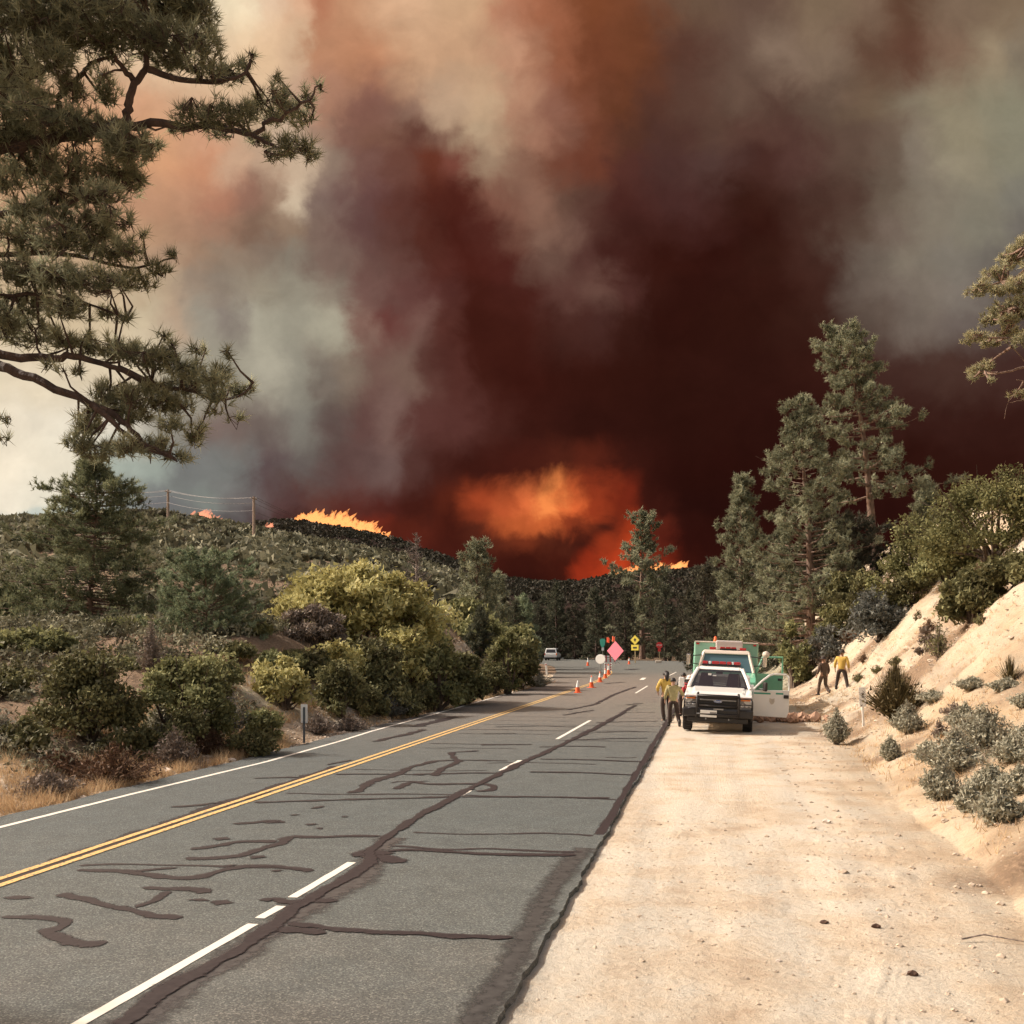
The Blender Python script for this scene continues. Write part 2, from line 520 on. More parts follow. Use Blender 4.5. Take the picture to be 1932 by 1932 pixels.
    L(ad.outputs[0], bp.inputs["Height"]); L(bp.outputs[0], b.inputs["Normal"])
    o = link("ground", me, m)
    tag(o, kind="structure")


make_ground()

# ------------------------------------------------------------------ the smoke plume that fills the sky
SKYROWS = [  # row colours with sunlit, shaded and fire-lit smoke painted in
 (0, [(0,(222,196,165)),(250,(225,198,165)),(400,(236,214,182)),(450,(238,216,182)),(510,(222,188,158)),(560,(215,165,132)),(590,(182,118,88)),(660,(200,145,110)),(780,(214,170,135)),(880,(208,165,128)),(960,(190,126,96)),(1040,(158,98,70)),(1120,(120,68,42)),(1200,(120,70,46)),(1320,(114,85,66)),(1440,(108,80,66)),(1560,(130,105,82)),(1650,(128,100,80)),(1720,(104,70,52)),(1800,(125,100,80)),(1920,(135,110,86))]),
 (100, [(0,(215,180,145)),(400,(232,200,165)),(500,(228,190,152)),(560,(216,178,144)),(600,(192,135,102)),(700,(192,132,98)),(800,(206,160,125)),(890,(206,160,125)),(960,(198,144,114)),(1000,(170,115,88)),(1050,(148,90,64)),(1120,(114,64,42)),(1200,(108,62,40)),(1300,(94,58,46)),(1400,(110,82,68)),(1470,(134,108,90)),(1560,(130,105,86)),(1640,(108,75,58)),(1710,(104,66,50)),(1800,(130,100,80)),(1880,(150,130,105)),(1932,(142,126,106))]),
 (200, [(0,(205,155,120)),(250,(212,158,122)),(400,(214,170,135)),(500,(215,182,148)),(560,(202,162,136)),(620,(175,126,102)),(700,(138,90,76)),(770,(148,108,90)),(840,(185,152,125)),(920,(194,160,128)),(980,(176,128,102)),(1040,(150,96,76)),(1100,(124,74,54)),(1160,(104,60,40)),(1220,(92,54,42)),(1300,(96,64,52)),(1400,(108,80,66)),(1480,(90,60,50)),(1560,(104,80,66)),(1640,(116,92,72)),(1720,(130,115,95)),(1800,(156,142,116)),(1932,(150,144,120))]),
 (250, [(0,(208,158,118)),(300,(214,158,118)),(400,(210,155,122)),(480,(206,172,142)),(540,(208,178,152)),(600,(160,126,106)),(660,(136,92,78)),(730,(128,84,68)),(790,(112,66,54)),(845,(138,98,80)),(905,(188,158,128)),(960,(178,142,114)),(1010,(160,112,90)),(1060,(132,82,64)),(1120,(112,64,46)),(1190,(92,52,38)),(1260,(86,52,44)),(1340,(96,66,54)),(1430,(96,62,52)),(1500,(88,56,48)),(1600,(104,78,65)),(1680,(112,90,75)),(1740,(138,122,104)),(1820,(157,144,118)),(1932,(146,140,118))]),
 (300, [(0,(212,160,118)),(300,(214,156,116)),(390,(204,142,108)),(450,(208,166,136)),(500,(192,158,132)),(560,(200,172,146)),(620,(142,116,100)),(690,(122,82,72)),(760,(114,68,56)),(820,(102,52,38)),(870,(118,68,56)),(930,(160,130,106)),(990,(142,98,78)),(1060,(114,68,52)),(1120,(108,60,44)),(1180,(92,48,40)),(1260,(84,50,45)),(1350,(90,60,54)),(1440,(78,44,37)),(1510,(88,55,48)),(1600,(104,78,65)),(1680,(108,88,74)),(1740,(130,115,100)),(1820,(158,145,121)),(1932,(142,137,116))]),
 (380, [(0,(200,155,120)),(270,(196,146,114)),(350,(190,140,110)),(420,(172,118,94)),(480,(146,102,84)),(530,(150,118,98)),(565,(205,182,156)),(605,(130,104,94)),(680,(108,70,66)),(760,(100,54,45)),(820,(88,36,26)),(880,(86,34,25)),(940,(128,80,64)),(1000,(138,96,78)),(1060,(112,76,62)),(1120,(95,58,48)),(1180,(80,38,32)),(1290,(80,44,40)),(1400,(62,28,20)),(1500,(70,38,30)),(1600,(86,59,49)),(1680,(108,90,76)),(1760,(130,117,101)),(1860,(142,133,115)),(1932,(126,120,108))]),
 (435, [(0,(198,160,125)),(270,(190,148,116)),(350,(178,135,108)),(430,(160,120,98)),(500,(130,98,80)),(550,(146,120,100)),(600,(128,102,90)),(680,(106,70,66)),(740,(106,64,56)),(800,(92,44,34)),(860,(80,30,22)),(920,(88,38,30)),(975,(118,74,60)),(1030,(132,94,78)),(1080,(114,78,66)),(1140,(86,48,40)),(1200,(70,32,26)),(1300,(66,30,25)),(1420,(58,23,16)),(1520,(72,40,32)),(1620,(96,74,62)),(1690,(116,98,86)),(1770,(130,118,102)),(1860,(138,130,114)),(1932,(114,106,98))]),
 (490, [(0,(200,170,135)),(250,(186,150,120)),(310,(178,144,118)),(370,(164,130,106)),(450,(158,134,114)),(520,(138,116,100)),(560,(148,134,118)),(620,(124,98,87)),(700,(114,78,70)),(760,(108,68,60)),(820,(94,44,36)),(880,(80,30,22)),(960,(84,34,27)),(1040,(112,78,66)),(1100,(92,54,47)),(1160,(72,33,27)),(1240,(58,21,14)),(1340,(54,19,13)),(1440,(62,28,20)),(1540,(72,40,32)),(1640,(108,93,82)),(1720,(128,115,100)),(1810,(134,124,112)),(1932,(106,98,92))]),
 (545, [(0,(208,180,145)),(230,(198,168,136)),(300,(188,162,134)),(370,(166,142,122)),(440,(152,134,118)),(500,(164,150,130)),(570,(160,150,132)),(630,(150,134,118)),(690,(120,84,76)),(760,(110,66,60)),(840,(90,44,38)),(900,(74,28,20)),(980,(78,32,25)),(1060,(96,58,50)),(1130,(106,70,60)),(1190,(86,46,40)),(1235,(62,25,18)),(1300,(53,19,13)),(1440,(58,24,17)),(1550,(68,36,28)),(1640,(104,88,78)),(1730,(122,108,96)),(1820,(126,114,104)),(1932,(98,86,80))]),
 (600, [(0,(215,190,155)),(200,(212,188,154)),(260,(204,184,154)),(330,(188,160,135)),(400,(166,156,140)),(440,(148,134,124)),(500,(178,172,152)),(560,(162,156,138)),(635,(184,175,153)),(680,(134,98,86)),(720,(114,62,56)),(780,(120,82,73)),(840,(94,48,40)),(900,(70,26,18)),(980,(72,28,20)),(1060,(76,38,31)),(1130,(78,42,36)),(1180,(62,27,20)),(1240,(52,18,12)),(1400,(54,21,14)),(1540,(62,30,22)),(1640,(98,80,70)),(1740,(115,100,90)),(1830,(108,94,87)),(1932,(88,72,67))]),
 (700, [(0,(232,214,186)),(250,(225,205,175)),(340,(178,168,148)),(430,(166,160,142)),(500,(186,180,160)),(560,(158,154,138)),(605,(130,116,104)),(640,(142,122,106)),(700,(118,86,76)),(760,(122,92,80)),(810,(98,58,50)),(860,(88,44,37)),(910,(70,27,19)),(970,(64,22,15)),(1080,(60,22,15)),(1200,(54,20,13)),(1400,(52,20,14)),(1600,(60,26,19)),(1700,(74,44,37)),(1800,(78,50,42)),(1932,(72,43,37))]),
 (800, [(0,(240,224,200)),(180,(238,226,206)),(340,(156,148,138)),(410,(122,102,100)),(480,(112,96,94)),(550,(134,128,118)),(620,(104,84,79)),(680,(104,70,65)),(740,(122,90,82)),(800,(100,56,50)),(880,(94,50,44)),(940,(76,34,27)),(1000,(64,24,17)),(1100,(55,20,14)),(1300,(50,18,12)),(1500,(48,17,12)),(1700,(60,28,22)),(1932,(58,26,20))]),
 (880, [(0,(246,230,206)),(140,(238,226,204)),(230,(182,190,178)),(300,(166,174,164)),(360,(128,128,126)),(440,(118,118,115)),(500,(100,80,80)),(560,(104,92,88)),(640,(100,70,66)),(720,(112,84,79)),(780,(90,52,46)),(840,(76,33,26)),(900,(66,24,17)),(980,(74,26,18)),(1060,(84,32,20)),(1110,(96,34,20)),(1180,(62,22,15)),(1300,(47,15,10)),(1700,(50,18,12)),(1932,(52,21,15))]),
 (955, [(0,(250,236,214)),(110,(236,226,206)),(230,(152,156,150)),(300,(124,122,124)),(380,(134,138,132)),(450,(112,104,103)),(530,(92,62,60)),(600,(104,60,52)),(660,(98,44,36)),(740,(86,34,27)),(800,(74,27,19)),(860,(96,34,20)),(920,(158,66,36)),(975,(184,84,46)),(1010,(226,112,62)),(1040,(255,146,78)),(1075,(224,104,54)),(1115,(152,58,31)),(1180,(112,38,22)),(1240,(62,21,14)),(1300,(44,14,10)),(1932,(48,16,12))]),
 (990, [(0,(205,208,198)),(90,(190,198,190)),(250,(120,122,122)),(420,(95,88,88)),(520,(78,48,46)),(600,(84,40,33)),(700,(108,42,30)),(780,(92,32,20)),(860,(82,28,18)),(930,(130,54,31)),(990,(184,88,46)),(1040,(206,100,52)),(1080,(136,56,31)),(1135,(84,30,19)),(1205,(160,56,28)),(1240,(96,32,19)),(1300,(50,16,11)),(1932,(46,15,11))]),
 (1022, [(0,(190,195,188)),(250,(110,110,110)),(520,(72,36,32)),(620,(74,30,24)),(720,(100,34,22)),(860,(76,26,17)),(930,(92,36,22)),(1000,(112,48,28)),(1050,(98,38,22)),(1100,(74,26,17)),(1150,(150,54,28)),(1200,(176,62,30)),(1240,(96,30,18)),(1300,(52,16,11)),(1932,(46,15,11))]),
 (1065, [(0,(150,150,145)),(250,(100,95,95)),(600,(66,28,22)),(800,(76,26,18)),(900,(74,25,16)),(1000,(66,22,14)),(1070,(70,23,14)),(1110,(150,48,25)),(1170,(184,62,30)),(1240,(128,42,23)),(1300,(62,19,12)),(1400,(46,14,10)),(1932,(44,14,10))]),
 (1115, [(0,(110,100,95)),(600,(55,20,15)),(900,(55,17,11)),(1300,(50,15,10)),(1932,(42,13,10))]),
]


def lin(c):
    o = []
    m_ = sum(c) / 3.0
    k_ = 0.86 if m_ < 130 else 0.93
    if m_ > 120: k_ = 0.93 if c[0] - c[2] > 45 else 0.9
    if 120 < m_ < 185 and c[0] - c[2] < 45: c = [q * 0.93 for q in c]
    if not (c[0] > 2.1 * c[2] and c[0] > 100):
        c = [m_ + (q - m_) * k_ for q in c]; c[2] *= 0.985; c = [q * (0.96 if m_ < 90 else 1.0) for q in c]
    for q in c:
        q = q / 255.0
        o.append(q / 12.92 if q <= 0.04045 else ((q + 0.055) / 1.055) ** 2.4)
    return o


def make_smoke():
    # a thick curved bank of smoke, 1.3 to 1.9 km away, from the ground up
    az = np.radians(np.linspace(-52, 78, 200)); el = np.radians(np.linspace(-4, 62, 90))
    A, E = np.meshgrid(az, el)
    R = 3100 + 260 * (fbm(A * 6, E * 6, 2.0, 4) - 0.5)
    mb = MB()
    n = len(az); m = len(el)
    def grid(R):
        return np.stack([R * np.cos(E) * np.sin(A), R * np.cos(E) * np.cos(A), R * np.sin(E)], -1).reshape(-1, 3)
    i = np.arange(m - 1)[:, None] * n; j = np.arange(n - 1)[None, :]
    f = np.stack([i + j, i + j + 1, i + n + j + 1, i + n + j], -1).reshape(-1, 4)
    F = grid(R); B = grid(R + 500)
    edge = list(range(n)) + [q * n + n - 1 for q in range(1, m)] + [(m - 1) * n + q for q in range(n - 2, -1, -1)] + [q * n for q in range(m - 2, 0, -1)]
    N = len(F)
    sidef = [[edge[q], edge[(q + 1) % len(edge)], N + edge[(q + 1) % len(edge)], N + edge[q]] for q in range(len(edge))]
    mb.add(np.vstack([F, B]), np.vstack([f[:, ::-1], f + N, np.array(sidef)]))
    me = mb.mesh("smoke_plume", True)
    mat = bpy.data.materials.new("smoke_painted_light"); mat.use_nodes = True  # emits the painted sunlight, shade and fire glow of the smoke
    mat.cycles.emission_sampling = 'NONE'
    nt = mat.node_tree; nt.nodes.clear(); L = nt.links.new
    N_ = nt.nodes.new
    def M(op, a, b=None, c=None, clamp=False):
        q = N_("ShaderNodeMath"); q.operation = op; q.use_clamp = clamp
        for k, w in enumerate((a, b, c)):
            if w is None: continue
            if isinstance(w, (int, float)): q.inputs[k].default_value = w
            else: L(w, q.inputs[k])
        return q.outputs[0]
    tc = N_("ShaderNodeTexCoord"); sp = N_("ShaderNodeSeparateXYZ"); L(tc.outputs["Object"], sp.inputs[0])
    u = M('DIVIDE', sp.outputs[0], sp.outputs[1]); w = M('DIVIDE', sp.outputs[2], sp.outputs[1])
    cv = N_("ShaderNodeCombineXYZ"); L(u, cv.inputs[0]); L(w, cv.inputs[1])
    def noise(scale, det, rough, seed, dist=0.0, stretch=(1, 1, 1)):
        mp = N_("ShaderNodeMapping"); mp.inputs["Location"].default_value = (seed, seed * 0.7, seed * 1.3); mp.inputs["Scale"].default_value = stretch
        L(cv.outputs[0], mp.inputs[0])
        q = N_("ShaderNodeTexNoise"); q.inputs["Scale"].default_value = scale; q.inputs["Detail"].default_value = det; q.inputs["Roughness"].default_value = rough
        q.inputs["Distortion"].default_value = dist
        L(mp.outputs[0], q.inputs["Vector"])
        return q
    # billows push the colours of the smoke about
    n1 = noise(9.0, 4, 0.55, 3.1, 0.5); n2 = noise(26, 5, 0.6, 7.7, 0.3)
    s1 = N_("ShaderNodeSeparateXYZ"); L(n1.outputs["Color"], s1.inputs[0])
    s2 = N_("ShaderNodeSeparateXYZ"); L(n2.outputs["Color"], s2.inputs[0])
    def warp(base, a, b, ka, kb):
        return M('ADD', M('ADD', base, M('MULTIPLY', M('SUBTRACT', a, 0.5), ka)), M('MULTIPLY', M('SUBTRACT', b, 0.5), kb))
    uu = warp(u, s1.outputs[0], s2.outputs[0], 0.042, 0.046)
    ww = warp(w, s1.outputs[1], s2.outputs[1], 0.042, 0.046)
    # 0..1 coordinate along every row (-300..2232 of the picture scale)
    fx = M('MULTIPLY_ADD', uu, FP / 2532.0, (CX + 300) / 2532.0, True)
    prev = None
    for k, (y, stops) in enumerate(SKYROWS):
        r = N_("ShaderNodeValToRGB"); r.color_ramp.interpolation = 'EASE'
        el_ = r.color_ramp.elements
        while len(el_) < len(stops): el_.new(0.5)
        for e, (x, c) in zip(el_, stops):
            if y < 850:      # high smoke is brown, never purple or green
                c = (max(c[0], c[1] * 1.05), c[1], min(c[2], c[1] * 0.90 + 3))
            e.position = (x + 300) / 2532.0; e.color = (*lin(c), 1)
        L(fx, r.inputs[0])
        if prev is None:
            prev = r.outputs[0]; py = y; continue
        mr = N_("ShaderNodeMapRange"); mr.interpolation_type = 'SMOOTHSTEP'
        mr.inputs[1].default_value = (CY - py) / FP; mr.inputs[2].default_value = (CY - y) / FP
        L(ww, mr.inputs[0])
        mx = N_("ShaderNodeMixRGB"); L(mr.outputs[0], mx.inputs[0]); L(prev, mx.inputs[1]); L(r.outputs[0], mx.inputs[2])
        prev = mx.outputs[0]; py = y
    # folds and wisps painted in as lighter and darker tones
    n3 = noise(15, 8, 0.6, 1.9, 0.5); n4 = noise(34, 6, 0.6, 5.3, 0.5)
    g = M('ADD', M('MULTIPLY', M('SUBTRACT', n3.outputs["Fac"], 0.5), 0.52), M('MULTIPLY', M('SUBTRACT', n4.outputs["Fac"], 0.5), 0.32))
    g = M('ADD', g, 1.0)
    mul = N_("ShaderNodeVectorMath"); mul.operation = 'SCALE'; L(prev, mul.inputs[0]); L(g, mul.inputs["Scale"])
    em = N_("ShaderNodeEmission"); L(mul.outputs[0], em.inputs[0]); em.inputs[1].default_value = 1 / 2 ** EXPO
    out = N_("ShaderNodeOutputMaterial"); 
    # the smoke thins out to clear sky at the far left
    mr = N_("ShaderNodeMapRange"); mr.interpolation_type = 'SMOOTHSTEP'; mr.inputs[1].default_value = -1.15; mr.inputs[2].default_value = -0.62
    L(uu, mr.inputs[0])
    tp = N_("ShaderNodeBsdfTransparent"); ms = N_("ShaderNodeMixShader")
    L(mr.outputs[0], ms.inputs[0]); L(tp.outputs[0], ms.inputs[1]); L(em.outputs[0], ms.inputs[2]); L(ms.outputs[0], out.inputs[0])
    o = link("smoke_plume", me, mat)
    o.location = (0, 0, EYE)
    tag(o, "enormous brown and black wildfire smoke plume with an orange glow above the ridge", "smoke")


make_smoke()

# ------------------------------------------------------------------ road
def road_material(name, far_shift=0.0):
    m, nt, b = new_mat(name)
    L = nt.links.new
    tc = nt.nodes.new("ShaderNodeTexCoord")
    sp = nt.nodes.new("ShaderNodeSeparateXYZ"); L(tc.outputs["Object"], sp.inputs[0])
    n1 = nt.nodes.new("ShaderNodeTexNoise"); n1.inputs["Scale"].default_value = 0.5; n1.inputs["Detail"].default_value = 7; n1.inputs["Roughness"].default_value = 0.6
    n2 = nt.nodes.new("ShaderNodeTexNoise"); n2.inputs["Scale"].default_value = 62; n2.inputs["Detail"].default_value = 4; n2.inputs["Roughness"].default_value = 0.75
    n3 = nt.nodes.new("ShaderNodeTexVoronoi"); n3.inputs["Scale"].default_value = 170
    for q in (n1, n2, n3): L(tc.outputs["Object"], q.inputs["Vector"])
    a = nt.nodes.new("ShaderNodeMath"); a.operation = 'MULTIPLY_ADD'; a.inputs[1].default_value = 9.0
    L(n1.outputs["Fac"], a.inputs[0]); L(sp.outputs[1], a.inputs[2])
    mr = nt.nodes.new("ShaderNodeMapRange"); mr.inputs[1].default_value = 9; mr.inputs[2].default_value = 120
    L(a.outputs[0], mr.inputs[0])
    r = nt.nodes.new("ShaderNodeValToRGB"); e = r.color_ramp.elements
    st = [(0.0, (0.115, 0.110, 0.101)), (0.045, (0.086, 0.095, 0.094)), (0.10, (0.073, 0.085, 0.088)), (0.20, (0.081, 0.089, 0.090)), (0.30, (0.128, 0.118, 0.108)), (0.50, (0.150, 0.130, 0.116)), (0.66, (0.132, 0.120, 0.108)), (0.84, (0.100, 0.106, 0.102)), (1.0, (0.096, 0.103, 0.100))]
    while len(e) < len(st): e.new(0.5)
    for q, (p, c) in zip(e, st): q.position = p; q.color = (*c, 1)
    L(mr.outputs[0], r.inputs[0])
    r2 = nt.nodes.new("ShaderNodeValToRGB"); e = r2.color_ramp.elements
    e[0].position = 0.32; e[0].color = (0.50, 0.49, 0.48, 1); e[1].position = 0.68; e[1].color = (1.75, 1.72, 1.66, 1)
    L(n2.outputs["Fac"], r2.inputs[0])
    mu = nt.nodes.new("ShaderNodeMixRGB"); mu.blend_type = 'MULTIPLY'; mu.inputs[0].default_value = 0.9
    L(r.outputs[0], mu.inputs[1]); L(r2.outputs[0], mu.inputs[2])
    n4 = nt.nodes.new("ShaderNodeTexNoise"); n4.inputs["Scale"].default_value = 2.2; n4.inputs["Detail"].default_value = 6; n4.inputs["Roughness"].default_value = 0.65
    L(tc.outputs["Object"], n4.inputs["Vector"])
    r4 = nt.nodes.new("ShaderNodeValToRGB"); e = r4.color_ramp.elements
    e[0].position = 0.3; e[0].color = (0.86, 0.85, 0.84, 1); e[1].position = 0.7; e[1].color = (1.1, 1.1, 1.1, 1)
    L(n4.outputs["Fac"], r4.inputs[0])
    mu2 = nt.nodes.new("ShaderNodeMixRGB"); mu2.blend_type = 'MULTIPLY'; mu2.inputs[0].default_value = 1
    L(mu.outputs[0], mu2.inputs[1]); L(r4.outputs[0], mu2.inputs[2])
    vs = nt.nodes.new("ShaderNodeTexVoronoi"); vs.inputs["Scale"].default_value = 75; L(tc.outputs["Object"], vs.inputs["Vector"])
    sv = nt.nodes.new("ShaderNodeSeparateXYZ"); L(vs.outputs["Color"], sv.inputs[0])
    rv = nt.nodes.new("ShaderNodeValToRGB"); e = rv.color_ramp.elements
    e[0].position = 0.0; e[0].color = (0.62, 0.62, 0.62, 1); e[1].position = 1.0; e[1].color = (1.9, 1.85, 1.75, 1)
    q = e.new(0.72); q.color = (0.98, 0.98, 0.98, 1)
    L(sv.outputs[0], rv.inputs[0])
    mu3 = nt.nodes.new("ShaderNodeMixRGB"); mu3.blend_type = 'MULTIPLY'; mu3.inputs[0].default_value = 0.9
    L(mu2.outputs[0], mu3.inputs[1]); L(rv.outputs[0], mu3.inputs[2])
    L(mu3.outputs[0], b.inputs["Base Color"])
    b.inputs["Roughness"].default_value = 0.85; b.inputs["Specular IOR Level"].default_value = 0.25
    bp = nt.nodes.new("ShaderNodeBump"); bp.inputs["Strength"].default_value = 0.35; bp.inputs["Distance"].default_value = 0.006
    L(n3.outputs["Distance"], bp.inputs["Height"]); L(bp.outputs[0], b.inputs["Normal"])
    return m


M_ROAD = road_material("asphalt")
rng = np.random.default_rng(5)


def edge_r(s):
    return -1.40 + 0.05 * (fbm(s * 1.7, 0 * s + 3, 1, 4) - 0.5) * 2 + 0.014 * (vnoise(s * 9, 0 * s, 4) - 0.5) * 2


def edge_l(s):
    return -10.08 + 0.12 * (fbm(s * 0.8, 0 * s + 9, 1, 4) - 0.5) * 2


def make_road():
    s = np.concatenate([np.arange(-6, 40, 0.08), np.arange(40, 112, 0.5)])
    tl = edge_l(s); tr = edge_r(s)
    cols = [0, 0.02, 0.3, 0.5, 0.7, 0.98, 1]
    mb = MB(); V = []
    for c in cols:
        t = tl + (tr - tl) * c
        V.append(np.stack([RD[0] * s + RR[0] * t, RD[1] * s + RR[1] * t, np.zeros_like(s)], -1))
    for t, z in ((tr + 0.02, -0.16), (tl - 0.02, -0.16)):
        V.append(np.stack([RD[0] * s + RR[0] * t, RD[1] * s + RR[1] * t, 0 * s + z], -1))
    V = np.array(V); n = len(s)
    f = []
    order = [8, 0, 1, 2, 3, 4, 5, 6, 7]
    for a, b in zip(order[:-1], order[1:]):
        i = np.arange(n - 1)
        f.append(np.stack([a * n + i, b * n + i, b * n + i + 1, a * n + i + 1], -1))
    mb.add(V.reshape(-1, 3), np.concatenate(f))
    o = tag(mb.build("road", M_ROAD), kind="structure")
    # the junction beyond: one sheet just under the road
    pts = [(996, 1300), (1016, 1289), (1040, 1279), (1050, 1268), (1046, 1258), (1020, 1252), (960, 1247), (930, 1242), (1030, 1237), (1090, 1240.5), (1150, 1245.5), (1290, 1247.5), (1500, 1249), (1640, 1251), (1640, 1262), (1480, 1276), (1330, 1296), (1250, 1318)]
    pp = [G(x, y, -0.004) for x, y in pts]
    mb = MB(); mb._ngon(np.array([tuple(p) for p in pp])[::-1])
    tag(mb.build("junction_pavement", M_ROAD), kind="structure")
    return o


ROAD = make_road()


def ribbon(mb, pts, width, z, rough=0.5, step=0.08, ends=True, seed=0, tex=3.0):
    """irregular strip lying on the road along world points"""
    p = np.array([(q[0], q[1]) for q in pts]); seg = np.linalg.norm(np.diff(p, axis=0), axis=1)
    L = np.concatenate([[0], np.cumsum(seg)]); n = max(3, int(L[-1] / step))
    q = np.linspace(0, L[-1], n)
    x = np.interp(q, L, p[:, 0]); y = np.interp(q, L, p[:, 1])
    k = max(1, int(0.25 / step))
    if n > 4 * k:
        ker = np.ones(2 * k + 1) / (2 * k + 1)
        xs = np.convolve(np.pad(x, k, mode='edge'), ker, 'valid'); ys = np.convolve(np.pad(y, k, mode='edge'), ker, 'valid')
        x, y = xs, ys
    tx = np.gradient(x); ty = np.gradient(y); l = np.hypot(tx, ty) + 1e-9; tx /= l; ty /= l
    jit = 0.05 * rough * (fbm(q * 2.2 + seed, q * 0 + 7.7, 0, 4) - 0.5) * 2
    if ends: x = x - ty * jit; y = y + tx * jit
    wa = width / 2 * (1 + rough * 0.7 * (fbm(q * 14 + seed, q * 0 + 2.5, 0, 3) - 0.5)) * (1 + rough * 2.6 * (fbm(q * tex + seed, q * 0 + 1.5, 0, 3) - 0.5))
    wb_ = width / 2 * (1 + rough * 0.7 * (fbm(q * 15 + seed, q * 0 + 9.5, 0, 3) - 0.5)) * (1 + rough * 2.6 * (fbm(q * tex + seed + 50, q * 0 + 4.5, 0, 3) - 0.5))
    if ends:
        e = np.minimum(1, np.minimum(q, L[-1] - q) / (width * 0.6) + 0.25)
        wa = wa * e; wb_ = wb_ * e
    v = np.concatenate([np.stack([x - ty * wa, y + tx * wa, 0 * x + z], -1), np.stack([x, y, 0 * x + z], -1), np.stack([x + ty * wb_, y - tx * wb_, 0 * x + z], -1)])
    i = np.arange(n - 1)
    core = np.concatenate([0 * x, np.minimum(1, np.minimum(q, L[-1] - q) / (width * 0.5)) if ends else 0 * x + 1, 0 * x])
    mb.core = getattr(mb, "core", []) + [core]
    mb.add(v, np.concatenate([np.stack([i + n, i + n + 1, i + 1, i], -1), np.stack([i + 2 * n, i + 2 * n + 1, i + n + 1, i + n], -1)]))


def build_ribbon(mb, name, mat, parent):
    o = mb.build(name, mat, parent)
    a = o.data.attributes.new("core", 'FLOAT', 'POINT')
    a.data.foreach_set("value", np.concatenate(mb.core).astype(np.float32))
    return o


def feathered(name, col, col2, nscale, lo, hi, rough=0.6, namp=0.9):
    """tar or fine asphalt that thins out raggedly towards the edges of its strip"""
    m, nt, b = new_mat(name); L = nt.links.new
    tc = nt.nodes.new("ShaderNodeTexCoord"); at = nt.nodes.new("ShaderNodeAttribute"); at.attribute_name = "core"
    n = nt.nodes.new("ShaderNodeTexNoise"); n.inputs["Scale"].default_value = nscale; n.inputs["Detail"].default_value = 7; n.inputs["Roughness"].default_value = 0.7
    L(tc.outputs["Object"], n.inputs["Vector"])
    a = nt.nodes.new("ShaderNodeMath"); a.operation = 'MULTIPLY_ADD'; a.inputs[1].default_value = namp
    L(n.outputs["Fac"], a.inputs[0]); L(at.outputs["Fac"], a.inputs[2])
    mr = nt.nodes.new("ShaderNodeMapRange"); mr.inputs[1].default_value = lo; mr.inputs[2].default_value = hi; L(a.outputs[0], mr.inputs[0])
    r = nt.nodes.new("ShaderNodeValToRGB"); e = r.color_ramp.elements
    e[0].position = 0.35; e[0].color = (*col, 1); e[1].position = 0.65; e[1].color = (*col2, 1); L(n.outputs["Fac"], r.inputs[0])
    L(r.outputs[0], b.inputs["Base Color"]); b.inputs["Roughness"].default_value = rough; b.inputs["Specular IOR Level"].default_value = 0.3
    tp = nt.nodes.new("ShaderNodeBsdfTransparent"); mx = nt.nodes.new("ShaderNodeMixShader")
    L(mr.outputs[0], mx.inputs[0]); L(tp.outputs[0], mx.inputs[1]); L(b.outputs[0], mx.inputs[2]); L(mx.outputs[0], nt.nodes["Material Output"].inputs[0])
    return m


def worn(name, col, alpha_scale=30, cut=0.42, rough=0.7, under=(0.12, 0.115, 0.10)):
    """road paint worn down to the asphalt in specks"""
    m, nt, b = new_mat(name); L = nt.links.new
    tc = nt.nodes.new("ShaderNodeTexCoord")
    n = nt.nodes.new("ShaderNodeTexNoise"); n.inputs["Scale"].default_value = alpha_scale; n.inputs["Detail"].default_value = 8; n.inputs["Roughness"].default_value = 0.7
    L(tc.outputs["Object"], n.inputs["Vector"])
    r = nt.nodes.new("ShaderNodeValToRGB"); e = r.color_ramp.elements
    e[0].position = cut - 0.06; e[0].color = (*under, 1); e[1].position = cut + 0.02; e[1].color = (*col, 1)
    L(n.outputs["Fac"], r.inputs[0]); L(r.outputs[0], b.inputs["Base Color"])
    b.inputs["Roughness"].default_value = rough; b.inputs["Specular IOR Level"].default_value = 0.3
    return m


M_WHITE_LINE = worn("white_road_paint", (0.66, 0.62, 0.55), 30, 0.33)
M_YELLOW_LINE = worn("yellow_road_paint", (0.62, 0.40, 0.15), 22, 0.46)
M_SEAL = feathered("tar_sealant", (0.016, 0.010, 0.012), (0.036, 0.027, 0.028), 20, 0.72, 0.98, 0.6, 1.15)
M_PATCH = feathered("fresh_asphalt", (0.024, 0.021, 0.020), (0.060, 0.056, 0.053), 9, 1.0, 1.5, 0.8, 1.3)
M_STAIN = feathered("rubbed_tar", (0.036, 0.028, 0.027), (0.070, 0.064, 0.060), 11, 0.95, 1.5, 0.8, 1.5)



def zp(zx, zy):      # coordinates of the enlarged lower left view
    return G(zx * 0.5, 1288 + zy * 0.5)


# lane dashes
for a, b in [((150, 1932), (484, 1740)), ((489, 1733), (530, 1710)), ((546, 1697), (668, 1625)), ((688, 1608), (704, 1601)), ((865, 1503), (886, 1492)), ((943, 1455), (983, 1434)), ((1050, 1395), (1114, 1359)), ((1199, 1308), (1222, 1294)), ((1262, 1275), (1276, 1268))]:
    pa, pb = G(*a), G(*b)
    if a == (150, 1932):
        pa = pa + (pa - pb).normalized() * 2.5
    mb = MB(); ribbon(mb, [pa, pb], 0.10, 0.0045, 0.12, ends=False, seed=a[0])
    mb.build("lane_dash", M_WHITE_LINE, ROAD)
